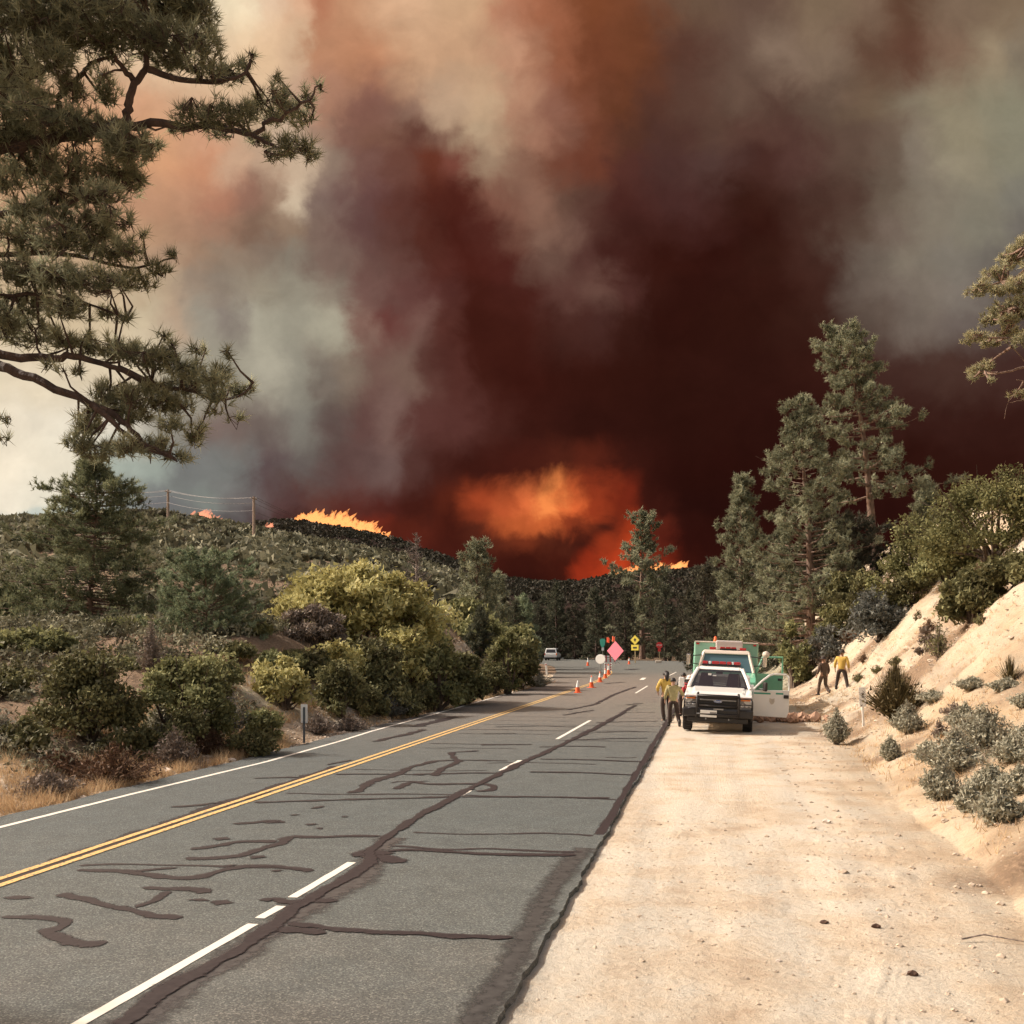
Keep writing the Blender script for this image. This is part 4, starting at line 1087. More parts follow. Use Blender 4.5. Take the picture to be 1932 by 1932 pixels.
def near_pine():
    Y0 = 7.6
    K = Y0 / 15.0
    def pl(pts, Y=15.0, dy=0.0):
        return [P(x, y, (Y + dy * i) * K) for i, (x, y) in enumerate(pts)]
    bx, by = -10.3, 7.6
    zb = gz(bx, by)
    trunk = ([Vector((bx, by, zb - 0.3)), Vector((bx, by, 1.2)), Vector((bx + 0.1, by, 3.5)), Vector((bx + 0.2, by, 6.0)), Vector((bx + 0.1, by, 9.0)), Vector((bx, by, 12.0)), Vector((bx, by, 14.0))],
             [0.36, 0.31, 0.27, 0.23, 0.17, 0.09, 0.02])
    limbs = [
        (pl([(-140, 640), (-60, 668), (0, 688), (75, 718), (170, 763), (240, 795), (270, 838), (335, 868)], 15.4, -0.12), 0.115, 0.02),
        (pl([(-140, 630), (-40, 655), (21, 676), (115, 674), (160, 673), (227, 694), (293, 734), (340, 760)], 15.4, -0.05), 0.10, 0.018),
        (pl([(227, 694), (317, 737), (341, 731), (373, 740), (400, 755), (453, 750), (478, 722)], 15.1), 0.04, 0.010),
        (pl([(170, 763), (203, 787), (235, 820), (267, 841), (333, 870)], 14.6), 0.05, 0.012),
        (pl([(-110, 300), (-40, 290), (20, 272), (100, 266), (180, 245), (233, 236), (300, 233), (400, 237), (473, 253), (517, 230), (583, 187), (600, 162)], 15.2, -0.04), 0.13, 0.010),
        (pl([(473, 253), (517, 277), (560, 282), (598, 293)], 14.8), 0.03, 0.008),
        (pl([(238, 230), (244, 195), (253, 155), (277, 130), (277, 95), (285, 50)], 15.0), 0.065, 0.03),
        (pl([(253, 152), (232, 130), (214, 105), (190, 60)], 15.0), 0.045, 0.02),
        (pl([(277, 130), (333, 150), (433, 155), (465, 135), (475, 105)], 15.0), 0.05, 0.010),
        (pl([(20, 272), (70, 225), (113, 205), (110, 177), (150, 147), (173, 117), (215, 106)], 15.1), 0.07, 0.02),
        (pl([(113, 205), (170, 235), (240, 262), (290, 275)], 15.0), 0.03, 0.012),
        (pl([(-95, 60), (0, 45), (80, 32), (180, 20), (330, 25), (390, 10)], 15.2), 0.10, 0.02),
        (pl([(-120, 420), (0, 400), (100, 400), (160, 370), (220, 385), (245, 360)], 15.4), 0.06, 0.012),
        (pl([(-125, 500), (0, 480), (100, 475), (180, 490), (260, 510), (325, 485)], 15.4), 0.06, 0.012),
        (pl([(-130, 560), (0, 560), (90, 550), (160, 570), (240, 600)], 15.3), 0.05, 0.012),
        (pl([(100, 400), (140, 440), (160, 430), (190, 400)], 15.0), 0.03, 0.01),
        (pl([(-100, 150), (-20, 160), (60, 150), (120, 110)], 15.0), 0.06, 0.015),
        (pl([(-160, 790), (-60, 802), (-10, 795), (12, 788)], 15.0), 0.03, 0.006),
        (pl([(-160, 815), (-60, 832), (-10, 832), (8, 824)], 15.0), 0.02, 0.006),
    ]
    for q in (0, 1, 4, 11, 12, 13, 14, 16):
        p0 = limbs[q][0][0]
        limbs[q] = ([Vector((bx + 0.1, by, p0.z + 0.5)), Vector(((bx + p0.x) / 2, by, p0.z + 0.25))] + limbs[q][0], limbs[q][1] * 1.0, limbs[q][2])
    limbs = [(p, a * K, b * K) for p, a, b in limbs]
    pads = [(50, 15, 80, 35), (170, 25, 100, 36), (290, 30, 90, 38), (370, 14, 40, 28), (385, 78, 32, 22), (310, 75, 70, 26), (200, 80, 70, 22), (100, 60, 70, 25),
            (20, 120, 50, 45), (95, 100, 50, 26), (45, 180, 55, 40), (10, 240, 45, 32), (130, 165, 30, 20), (200, 160, 22, 30), (330, 115, 40, 14),
            (430, 140, 44, 12), (385, 128, 40, 12), (475, 108, 8, 9), (458, 128, 12, 10),
            (360, 216, 40, 16), (430, 212, 52, 20), (500, 205, 36, 24), (523, 142, 8, 8), (530, 180, 14, 24), (560, 222, 34, 12), (583, 180, 14, 14), (602, 160, 9, 8), (545, 200, 20, 14),
            (560, 270, 34, 14), (490, 262, 26, 10), (585, 292, 18, 8), (530, 290, 32, 6), (410, 250, 26, 7), (335, 240, 24, 7),
            (100, 225, 60, 24), (170, 242, 60, 26), (235, 262, 50, 24), (290, 272, 20, 12), (60, 262, 60, 22), (240, 285, 45, 16),
            (60, 310, 50, 26), (140, 322, 60, 30), (215, 320, 45, 24), (250, 300, 25, 12), (20, 340, 30, 22), (255, 338, 24, 12),
            (110, 372, 60, 20), (190, 365, 45, 16), (240, 352, 24, 9), (60, 395, 40, 18), (150, 410, 50, 18), (215, 408, 35, 13),
            (40, 440, 45, 24), (110, 450, 55, 24), (190, 445, 45, 20), (245, 468, 22, 18), (268, 440, 8, 9), (215, 480, 36, 14),
            (40, 510, 50, 26), (110, 520, 50, 26), (180, 530, 55, 18), (250, 525, 40, 14), (300, 505, 26, 11), (328, 480, 10, 9),
            (50, 575, 50, 24), (120, 580, 45, 18), (200, 588, 28, 9), (235, 598, 16, 7), (60, 630, 60, 22), (10, 600, 30, 20), (120, 640, 30, 14),
            (160, 650, 34, 16), (165, 632, 6, 6), (220, 655, 44, 18), (280, 672, 50, 22), (310, 628, 10, 8), (325, 648, 10, 8), (345, 690, 36, 18), (366, 662, 8, 9), (386, 660, 8, 9), (430, 665, 8, 10), (400, 715, 36, 14), (415, 695, 26, 8),
            (452, 735, 22, 12), (475, 722, 7, 10), (345, 725, 44, 16), (405, 745, 30, 12), (90, 690, 14, 5), (145, 700, 16, 7), (110, 695, 12, 5),
            (220, 740, 40, 24), (280, 748, 44, 24), (330, 760, 30, 16), (245, 780, 46, 16), (440, 787, 22, 4), (400, 775, 20, 4),
            (165, 800, 28, 24), (150, 832, 20, 18), (185, 850, 36, 20), (240, 840, 30, 16), (290, 840, 38, 18), (335, 862, 28, 9), (365, 820, 22, 16), (378, 805, 10, 9), (320, 800, 26, 12), (180, 772, 22, 12),
            (11, 787, 9, 7), (3, 823, 14, 4),
            (-60, 100, 60, 80), (-60, 250, 50, 60), (-70, 400, 60, 60), (-60, 540, 50, 50), (-40, -60, 160, 50), (180, -60, 160, 50), (330, -30, 50, 40)]
    r = np.random.default_rng(3)
    pads = [(a, b, c, d, Y0 + r.uniform(-0.4, 0.4)) for a, b, c, d in pads]
    for x_, z_ in ((-8.6, 4.5), (-7.2, 5.5), (-9.8, 7.5), (-8.2, 8.0), (-10.4, 10), (-9.5, 11.5), (-11.5, 6.5), (-12, 9.0)):
        pads.append((CX + FP * x_ / by, CY - (z_ - EYE) / by * FP, 220, 130, by))
    pad_tree("pine_tree", "large near pine whose dark limbs and needle tufts hang into the upper left", limbs, pads, trunk, (B_PINE, B_DARK, F_PINE), 21, tl=0.088, k=18, w=0.0070, per=50)


near_pine()


def right_edge_pine():
    Y0 = 42.0
    b = on_land(2015, Y0)
    trunk = ([b + Vector((0, 0, -0.4)), P(2010, 900, Y0), P(1995, 700, Y0), P(1985, 560, Y0), P(1975, 440, Y0), P(1972, 380, Y0)], [0.34, 0.30, 0.26, 0.2, 0.12, 0.03])
    def pl(pts, Y=Y0): return [P(x, y, Y) for x, y in pts]
    limbs = [(pl([(1975, 440), (1945, 462), (1925, 470)]), 0.06, 0.02), (pl([(1980, 500), (1930, 520), (1880, 535), (1850, 545)]), 0.07, 0.02), (pl([(1985, 560), (1930, 580), (1885, 590)]), 0.07, 0.02),
             (pl([(1990, 640), (1930, 640), (1870, 636), (1835, 638)]), 0.07, 0.02), (pl([(1993, 690), (1940, 690), (1890, 705), (1850, 700)]), 0.07, 0.02), (pl([(1995, 720), (1945, 722), (1918, 716)]), 0.05, 0.015),
             (pl([(1940, 690), (1915, 660), (1900, 648)]), 0.03, 0.01), (pl([(1918, 740), (1900, 760), (1895, 790)]), 0.015, 0.006), (pl([(1995, 735), (1940, 752), (1905, 760)]), 0.03, 0.01),
             (pl([(1985, 560), (2040, 540), (2090, 560)]), 0.07, 0.02), (pl([(1990, 640), (2060, 630), (2110, 650)]), 0.07, 0.02), (pl([(1993, 690), (2050, 700), (2090, 720)]), 0.07, 0.02)]
    pads = [(1930, 468, 28, 18), (1965, 440, 26, 20), (1905, 490, 26, 15), (1955, 500, 26, 15), (1880, 515, 26, 12), (1850, 545, 22, 13), (1880, 550, 20, 8), (1920, 540, 30, 14), (1890, 590, 32, 16), (1930, 575, 30, 20),
            (1870, 605, 18, 8), (1905, 600, 20, 10), (1840, 636, 22, 10), (1865, 645, 22, 8), (1900, 625, 26, 10), (1930, 640, 20, 12), (1845, 700, 20, 8), (1860, 690, 14, 8), (1870, 715, 6, 6), (1835, 712, 8, 5), (1925, 742, 18, 6),
            (2000, 500, 40, 30), (2040, 560, 40, 26), (2070, 640, 40, 26), (2060, 700, 34, 20), (1990, 600, 34, 24)]
    r = np.random.default_rng(4)
    pads = [(a, b_, c, d, Y0 + r.uniform(-1.5, 1.5)) for a, b_, c, d in pads]
    pad_tree("pine_tree", "sunlit yellowish pine reaching in from the right edge above the sandy bank", limbs, pads, trunk, (B_PINE, B_PINE, F_PINE_WARM), 22, tl=0.22, k=16, w=0.034, per=17)


right_edge_pine()


def std_pine(px, top, Y, Rpx, label, seed, mats=None, base_px=None, name="pine_tree", group=None, cat="tree", **kw):
    b = on_land(base_px if base_px is not None else px, Y)
    ztop = EYE + (CY - top) / FP * Y
    H = ztop - b.z
    lean = (px - (base_px if base_px is not None else px)) / FP * Y
    me = pine_mesh(H, 1.3 * Rpx / FP * Y, seed, lean=lean, **kw)
    return place_tree(name, me, mats or (B_PINE, B_PINE, F_PINE_MID), b, label, cat, group)


def lefty(side):
    return lambda az, h: 1.0 + side * math.cos(az) * (1 - h)


# the right-hand group
std_pine(1598, 622, 70, 112, "tallest pine right of the green engine, with a bare leaning trunk and flat side limbs", 31, base_px=1652, crown0=0.34, nl=100, per=36, tl=0.42, k=12, w=0.062, up=0.12, gaps=0.35,
         prof=lambda h: (0.95 - 0.62 * h) * (0.8 + 0.3 * math.sin(h * 17)) if h < 0.93 else 0.3, side=0.24)
std_pine(1515, 755, 66, 105, "broad green pine just left of the tallest leaning one", 32, base_px=1530, crown0=0.05, nl=150, per=24, tl=0.42, k=12, w=0.062, up=0.2, prof=lambda h: (1 - h) ** 0.7 * (0.9 + 0.25 * math.sin(h * 21)) + 0.1)
std_pine(1400, 903, 78, 48, "narrow dark green pine behind the roof of the green engine", 33, crown0=0.03, nl=140, per=16, tl=0.45, k=11, w=0.07, up=0.45, prof=lambda h: (1 - h) ** 0.6 * 0.95 + 0.12)
std_pine(1212, 975, 178, 62, "lone pine standing against the orange flames in the middle", 34, crown0=0.12, nl=90, per=22, tl=0.9, k=12, w=0.17, up=0.45, gaps=0.3, prof=lambda h: (1 - h) ** 0.45 * (0.7 + 0.35 * math.sin(h * 13 + 1)) + 0.12)
std_pine(1745, 905, 74, 28, "small pine top showing just above the oaks on the right bank", 35, crown0=0.3, nl=50, per=12, tl=0.42, k=12, w=0.062)
std_pine(1470, 1000, 74, 46, "short dense pine filling the gap between the narrow and the broad pine", 36, crown0=0.02, nl=90, per=14, tl=0.45, k=11, w=0.07, mats=(B_PINE, B_PINE, F_PINE_DIM))
std_pine(1600, 985, 68, 90, "dark low pine at the foot of the leaning trunk", 37, crown0=0.0, nl=90, per=16, tl=0.5, k=12, w=0.075, mats=(B_PINE, B_PINE, F_PINE_DARK), prof=lambda h: 0.9 * (1 - h) ** 0.4 + 0.1)
# centre left
std_pine(902, 1035, 92, 40, "upright young pine rising behind the oaks left of the junction", 38, crown0=0.05, nl=90, per=12, tl=0.55, k=11, w=0.085, up=0.8, prof=lambda h: (1 - h) ** 0.45 * 0.9 + 0.15)
std_pine(940, 1085, 95, 34, "small pine just right of the upright young pine behind the oaks", 39, crown0=0.02, nl=70, per=10, tl=0.55, k=11, w=0.085, up=0.6)
std_pine(985, 1128, 105, 36, "light green conical pine above the white vehicle", 40, crown0=0.02, nl=80, per=12, tl=0.6, k=11, w=0.09, up=0.3, mats=(B_PINE, B_PINE, F_PINE_BLUE))
std_pine(905, 1150, 60, 26, "little dark pine growing out of the left bank near its far end", 41, crown0=0.1, nl=60, per=10, tl=0.3, k=10, w=0.05, up=0.3, mats=(B_PINE, B_PINE, F_PINE_DIM))
# left
std_pine(172, 866, 47, 160, "tall layered fir at the left with sparse flat sprays, above the dark shrubs", 42, name="fir_tree", crown0=0.03, nl=210, per=34, tl=0.30, k=11, w=0.036, up=0.05, side=0.26, mats=(B_PINE, B_PINE, F_FIR), gaps=0.1,
         prof=lambda h: (1 - h) ** 0.62 * (0.85 + 0.3 * math.sin(h * 26)) + 0.05)
std_pine(388, 1068, 36, 92, "rounded blue-green young pine between the layered fir and the golden oak", 43, crown0=0.0, nl=110, per=30, tl=0.17, k=14, w=0.024, up=0.5, mats=(B_PINE, B_PINE, F_PINE_BLUE), prof=lambda h: (1 - h) ** 0.45 * 0.92 + 0.1)


def dead_tree(px, top, Y, Rpx, label, seed):
    rng = np.random.default_rng(seed)
    b = on_land(px, Y); H = EYE + (CY - top) / FP * Y - b.z; R = Rpx / FP * Y
    t = empty("dead_tree", b, (0, 0, 0), label, "tree")
    tr = MB(); br = MB()
    tr.tube([(0, 0, -0.3), (0.1, 0, H * 0.5), (0, 0, H)], [H * 0.022, H * 0.015, 0.03], 7)
    for i in range(70):
        h = rng.uniform(0.15, 0.98); az = rng.uniform(0, 6.28); L = R * (1 - h) ** 0.5 * rng.uniform(0.6, 1.1)
        d = np.array([math.cos(az), math.sin(az), 0.5 * h + 0.1])
        p0 = np.array([0, 0, h * H]); p1 = p0 + d * L * 0.5; p2 = p0 + d * L + [0, 0, 0.1 * L]
        br.tube([p0, p1, p2], [0.06, 0.045, 0.02], 4, cap=False)
        for q in range(9):
            a = rng.uniform(0.3, 1); s = p0 + (p2 - p0) * a
            br.tube([s, s + rng.normal(size=3) * 0.22 * L + [0, 0, 0.1]], [0.03, 0.012], 3, cap=False)
    tr.build("trunk", B_DEAD, t); br.build("branches", B_DEAD, t)


dead_tree(785, 1005, 150, 34, "grey leafless dead tree on the ridge right of the long fire line", 61)

# far treeline behind the junction: few shapes, many individuals
_protos = [pine_mesh(12, 2.6, 70 + i, crown0=0.04, nl=75, per=9, tl=0.65, k=9, w=0.12, up=0.3 + 0.1 * i, prof=(lambda h: (1 - h) ** 0.55 * 0.95 + 0.12) if i % 2 else (lambda h: (1 - h) ** 0.8 + 0.1)) for i in range(5)]
for me in [q for p in _protos for q in p]: me.name = me.name
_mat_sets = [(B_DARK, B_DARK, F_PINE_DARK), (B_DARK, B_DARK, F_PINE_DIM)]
_named = {
 1050: "slim dark pine left of the green street sign, rising above the treeline",
 1125: "grey-green pine directly behind the pink diamond sign",
 1085: "short dark pine between the green sign and the pink diamond sign",
 1255: "greenish pine in the treeline directly behind the stop sign",
 1300: "broad dark pine in the treeline between the stop sign and the green engine",
 1180: "low dark pine in the treeline below the lone pine",
 1340: "dark pine in the treeline just left of the green engine's box",
}
_tl = [(1050, 1103, 175, 1, 0), (1085, 1142, 172, 0, 1), (1125, 1113, 168, 1, 2), (1180, 1120, 165, 0, 3), (1255, 1106, 160, 1, 4), (1300, 1112, 165, 0, 0), (1340, 1100, 150, 0, 1)]
_used = set()
def proto_tree(px, top, Y, mi, pi, label, group=None):
    b = on_land(px, Y); H = EYE + (CY - top) / FP * Y - b.z
    ms = _protos[pi]; s = H / 12.0
    t = empty("pine_tree", b, (0, 0, px * 0.7), label, "tree", group); t.scale = (s * 1.12, s * 1.12, s)
    for nm, me, mt in zip(("trunk", "branches", "crown"), ms, _mat_sets[mi]):
        if len(me.materials) == 0: me.materials.append(mt)
        o = bpy.data.objects.new(nm, me); COL.objects.link(o); o.parent = t
        o.material_slots[0].link = 'OBJECT'; o.material_slots[0].material = mt
    return t
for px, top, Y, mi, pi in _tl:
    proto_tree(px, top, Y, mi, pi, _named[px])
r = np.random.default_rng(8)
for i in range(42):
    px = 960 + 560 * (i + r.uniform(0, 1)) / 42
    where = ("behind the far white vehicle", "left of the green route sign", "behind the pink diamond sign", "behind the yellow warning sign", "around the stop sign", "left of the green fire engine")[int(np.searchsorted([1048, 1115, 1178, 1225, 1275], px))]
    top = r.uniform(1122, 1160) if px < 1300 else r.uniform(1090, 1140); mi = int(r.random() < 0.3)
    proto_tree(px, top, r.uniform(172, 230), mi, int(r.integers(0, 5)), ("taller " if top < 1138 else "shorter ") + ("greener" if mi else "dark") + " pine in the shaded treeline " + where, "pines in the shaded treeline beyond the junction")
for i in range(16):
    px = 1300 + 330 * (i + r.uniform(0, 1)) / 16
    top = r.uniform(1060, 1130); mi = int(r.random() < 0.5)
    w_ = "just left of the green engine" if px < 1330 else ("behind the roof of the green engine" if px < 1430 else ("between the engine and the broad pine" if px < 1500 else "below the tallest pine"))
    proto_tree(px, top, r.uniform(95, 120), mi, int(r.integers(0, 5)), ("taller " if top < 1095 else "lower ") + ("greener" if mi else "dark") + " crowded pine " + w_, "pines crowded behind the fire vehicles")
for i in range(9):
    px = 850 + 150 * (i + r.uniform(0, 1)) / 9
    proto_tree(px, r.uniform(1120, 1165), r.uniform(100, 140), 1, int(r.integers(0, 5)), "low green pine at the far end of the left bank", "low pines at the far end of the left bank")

# shrubs and oaks, one by one: name, px, base Y, half width px, top px, material, label, kwargs
def base_depth(px, y):
    Y = np.geomspace(6, 220, 900); z = land((px - CX) / FP * Y, Y)
    ok = CY + FP * (EYE - z) / Y <= y
    return float(Y[np.argmax(ok)])


def shrub(name, px, Y, hw, top, mat, label, seed, sink=0.0, n=4500, leaf=0.075, cat="shrub", zoff=0.0, ry=None, **kw):
    if Y > 1000: Y = base_depth(px, Y)
    b = on_land(px, Y); b.z += zoff
    rx = hw * 1.2 / FP * Y
    n = int(n * 0.82); leaf *= 1.08
    H = EYE + (CY - top) / FP * Y - b.z
    rz = max(0.25, H / 1.16)
    return place_bush(name, b, rx, ry or rx, rz, mat, label, seed, cat=cat, n=n, leaf=leaf, **kw)


shrub("oak_shrub", 670, 42, 182, 1058, F_OAK_YELLOW, "large golden-green oak spreading over the top of the left bank", 101, n=30000, leaf=0.10, lobes=95, lobe_r=0.24, ry=2.6, cat="tree")
shrub("oak_shrub", 534, 1338, 52, 1212, F_OAK_YELLOW, "small round golden oak above the left roadside marker", 102, n=5000, leaf=0.07, lobes=24)
shrub("oak_shrub", 166, 1396, 92, 1208, F_OAK_DARK, "big rounded dark green shrub at the left, below the layered fir", 103, n=16000, leaf=0.055, lobes=40)
shrub("oak_shrub", 345, 1404, 92, 1195, F_OAK, "tall olive-green shrub right of the big dark one, with a dark trunk", 104, n=14000, leaf=0.055, lobes=36, stem_mat=B_DARK)
shrub("oak_shrub", 645, 1356, 52, 1238, F_OAK_DARK, "dark shrub hanging over the road right of the small golden oak", 105, n=6000, leaf=0.06, lobes=24)
shrub("oak_shrub", 740, 1352, 52, 1272, F_OAK_DARK, "low dark shrub at the road edge under the golden oak", 106, n=6000, leaf=0.06, lobes=20)
shrub("oak_shrub", 870, 1332, 50, 1212, F_OAK_DARK, "dark shrub on the bank between two sandy patches", 107, n=7000, leaf=0.08, lobes=24)
shrub("oak_shrub", 965, 1300, 50, 1178, F_OAK_DARK, "rounded dark oak at the far end of the left bank", 108, n=7000, leaf=0.10, lobes=26, lobe_r=0.33, cat="tree")
shrub("oak_shrub", 958, 53, 26, 1172, F_OAK_GREEN, "yellow-green crown top behind the rounded dark oak", 109, n=2600, leaf=0.10, lobes=14)
shrub("oak_shrub", 905, 1302, 34, 1268, F_OAK_DARK, "small dark shrub by the road below the little pine", 110, n=2500, leaf=0.08, lobes=12)
shrub("oak_shrub", 905, 62, 62, 1150, F_OAK, "dull green oak clump behind the little dark pine", 111, n=6000, leaf=0.12, lobes=24, cat="tree")
shrub("oak_shrub", 475, 1428, 52, 1362, F_OAK_DARK, "flat very dark shrub on the slope left of the marker post", 112, n=3000, leaf=0.05, lobes=16)
shrub("oak_shrub", 60, 33, 90, 1190, F_OAK, "brownish green shrub at the far left below the hillside", 113, n=7000, leaf=0.08, lobes=26)
shrub("oak_shrub", 250, 38, 60, 1190, F_OAK, "mid green shrub behind the big dark one", 114, n=4500, leaf=0.09, lobes=20)
shrub("oak_shrub", 25, 48, 110, 1110, F_FIR, "olive shrub mass at the left frame edge on the lower hillside", 115, n=7000, leaf=0.14, lobes=30)
shrub("oak_shrub", 470, 36, 40, 1215, F_OAK_GREEN, "mid green bush between the young pine and the small golden oak", 116, n=3000, leaf=0.08, lobes=14)
shrub("oak_shrub", 800, 46, 52, 1135, F_OAK, "olive bush under the right end of the golden oak", 117, n=5000, leaf=0.1, lobes=20)
shrub("sage_shrub", 590, 38.5, 66, 1130, F_GREYTWIG, "grey-brown half dead brush in front of the golden oak", 118, n=7000, leaf=0.045, lobes=26, aspect=3.5, ry=1.0)
shrub("oak_shrub", 792, 1340, 38, 1282, F_OAK_DARK, "dark shrub at the road edge left of the sandy bank", 119, n=3500, leaf=0.06, lobes=14)
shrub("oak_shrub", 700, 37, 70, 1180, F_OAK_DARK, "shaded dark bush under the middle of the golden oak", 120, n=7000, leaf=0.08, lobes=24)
shrub("oak_shrub", 350, 1425, 62, 1330, F_OAK_DARK, "dark undergrowth at the foot of the olive-green shrub", 121, n=4000, leaf=0.045, lobes=18)
more_left = [
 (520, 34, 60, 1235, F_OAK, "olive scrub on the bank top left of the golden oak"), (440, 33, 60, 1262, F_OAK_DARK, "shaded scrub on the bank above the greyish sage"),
 (500, 1402, 40, 1330, F_OAK, "small olive bush just left of the marker post"), (580, 35, 60, 1225, F_OAK_DARK, "dark scrub between the small and the large golden oaks"),
 (400, 30, 60, 1240, F_OAK, "mid green scrub under the rounded young pine"), (690, 1350, 44, 1290, F_OAK_DARK, "dark bush by the road below the shaded oak"),
 (620, 36, 60, 1190, F_OAK_YELLOW, "lower left golden bough of the large oak clump"), (760, 40, 60, 1120, F_OAK_YELLOW, "right-hand golden crown beside the large oak"),
 (825, 40, 40, 1200, F_OAK, "olive bush above the sandy face"), (930, 1312, 34, 1235, F_OAK_DARK, "dark bush near the tip of the left bank"),
 (982, 1302, 22, 1240, F_OAK_DARK, "last dark bush at the tip of the left bank"), (215, 30, 70, 1250, F_OAK, "olive bush behind the big rounded dark shrub"),
 (100, 29, 60, 1262, F_OAK_DARK, "dark bush left of the big rounded shrub"), (10, 26, 60, 1250, F_OAK_DARK, "dark bush above the pale sage at the left edge"),
 (40, 1425, 50, 1350, F_OAK_DARK, "low dark bush behind the dry grass at the left edge"), (250, 1432, 60, 1368, F_OAK_DARK, "low dark bush under the big rounded shrub"),
 (870, 70, 60, 1120, F_OAK, "dark olive crown below the upright young pine"), (978, 80, 30, 1165, F_OAK, "olive crown above the last bushes of the left bank"),
 (640, 60, 90, 1120, F_OAK, "olive scrub on the slope behind the golden oak"), (480, 55, 80, 1130, F_FIR, "olive scrub behind the rounded young pine"), (300, 55, 80, 1110, F_FIR, "olive scrub right of the layered fir")]
for i_, (px_, Y_, hw_, top_, m_, lab_) in enumerate(more_left):
    shrub("oak_shrub", px_, Y_, hw_, top_, m_, lab_, 300 + i_, n=4200 if Y_ < 100 else 3600, leaf=0.055 if (Y_ < 31 or Y_ > 1000) else 0.0022 * Y_, lobes=20)
# right bank
shrub("oak_shrub", 1738, 47, 74, 942, F_OAK_GREEN, "yellow-green oak at the crest of the right bank, left of the larger one", 131, n=17000, leaf=0.075, lobes=50, lobe_r=0.34, cat="tree", zoff=-0.2)
shrub("oak_shrub", 1880, 38, 130, 872, F_OAK_GREEN, "large oak with sunlit top at the right edge of the view, on the bank crest", 132, n=26000, leaf=0.068, lobes=70, lobe_r=0.24, cat="tree")
shrub("oak_shrub", 1838, 31, 62, 1062, F_OAK_DARK, "dark drooping oak bough hanging down the sandy face", 133, n=9000, leaf=0.07, lobes=26)
shrub("oak_shrub", 1790, 42, 60, 985, F_OAK, "olive oak filling the gap between the two crest oaks", 144, n=9000, leaf=0.09, lobes=30)
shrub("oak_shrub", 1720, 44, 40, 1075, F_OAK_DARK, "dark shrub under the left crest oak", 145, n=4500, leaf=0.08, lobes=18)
shrub("oak_shrub", 1600, 56, 44, 1120, F_OAK_DARK, "dark shrub behind the top of the round blue-grey one", 146, n=4500, leaf=0.09, lobes=18)
shrub("oak_shrub", 1920, 30, 60, 1040, F_OAK_DARK, "dark oak clump on the bank at the right frame edge", 134, n=7000, leaf=0.07, lobes=26)
shrub("sage_shrub", 1662, 44, 56, 1098, F_SAGE_BLUE, "round blue-grey shrub on the sandy slope above the walkers", 135, n=9000, leaf=0.05, lobes=30, lobe_r=0.4, aspect=3.0)
shrub("sage_shrub", 1555, 55, 30, 1150, F_SAGE_BLUE, "grey shrub left of the round blue-grey one", 136, n=3000, leaf=0.07, lobes=14)
shrub("oak_shrub", 1562, 60, 26, 1118, F_OAK_GREEN, "small yellow-green bush on the slope below the pines", 137, n=2500, leaf=0.09, lobes=12)
shrub("oak_shrub", 1502, 56, 32, 1150, F_OAK, "dark green oak just right of the engine's open door", 138, n=6000, leaf=0.09, lobes=20, cat="tree")
shrub("oak_shrub", 1610, 62, 60, 1062, F_OAK_DARK, "dark shrub at the foot of the pines on the bank", 139, n=7000, leaf=0.10, lobes=26)
shrub("oak_shrub", 1660, 52, 36, 1080, F_OAK, "mid green shrub behind the round blue-grey one", 140, n=4000, leaf=0.09, lobes=16)
shrub("sage_shrub", 1536, 58, 34, 1205, F_GREYTWIG, "brown brush at the foot of the slope behind the walkers", 141, n=3000, leaf=0.06, lobes=14, aspect=3)
shrub("sage_shrub", 1606, 55, 34, 1190, F_DRY, "brown leafless brush below the round blue-grey shrub", 142, n=2500, leaf=0.05, lobes=14, aspect=3.5)
shrub("sage_shrub", 1750, 33, 22, 1168, F_GREYTWIG, "small grey tuft under the crest oak", 143, n=1000, leaf=0.05, lobes=6, aspect=3)
more_right = [(1760, 26, 34, 1330, "grey sage behind the bristly shrub's lower side"), (1835, 24.5, 34, 1300, "small sage above the middle of the slope"), (1750, 19.5, 26, 1395, "sage tuft at the left end of the pale sage patch"), (1900, 22.5, 34, 1330, "sage bush under the small bristly tuft"),
              (1870, 15, 44, 1440, "broad pale sage between the large one and the lowest one"), (1925, 14.5, 34, 1440, "pale sage touching the right frame edge, above the lowest one"), (1830, 14.6, 26, 1475, "little sage left of the lowest pale bush"), (1680, 21.5, 18, 1385, "tiny sage tuft near the slope foot below the marker"),
              (1575, 30, 22, 1335, "grey tuft at the slope foot left of the marker"), (1950, 17.5, 44, 1370, "sage bush partly outside the frame at the right")]
for i, (px, Y, hw, top, lab) in enumerate(more_right):
    b = on_land(px, Y); R = 1.0 * hw / FP * Y; H = min(0.55, max(0.25, EYE + (CY - top) / FP * Y - b.z)) * 0.9
    place_spray("sage_shrub", b, R, H, F_GREYTWIG, lab, 250 + i, leafmat=F_SAGE, n=420, w=0.010, leafy=12, leaf=0.030, upright=0.9)
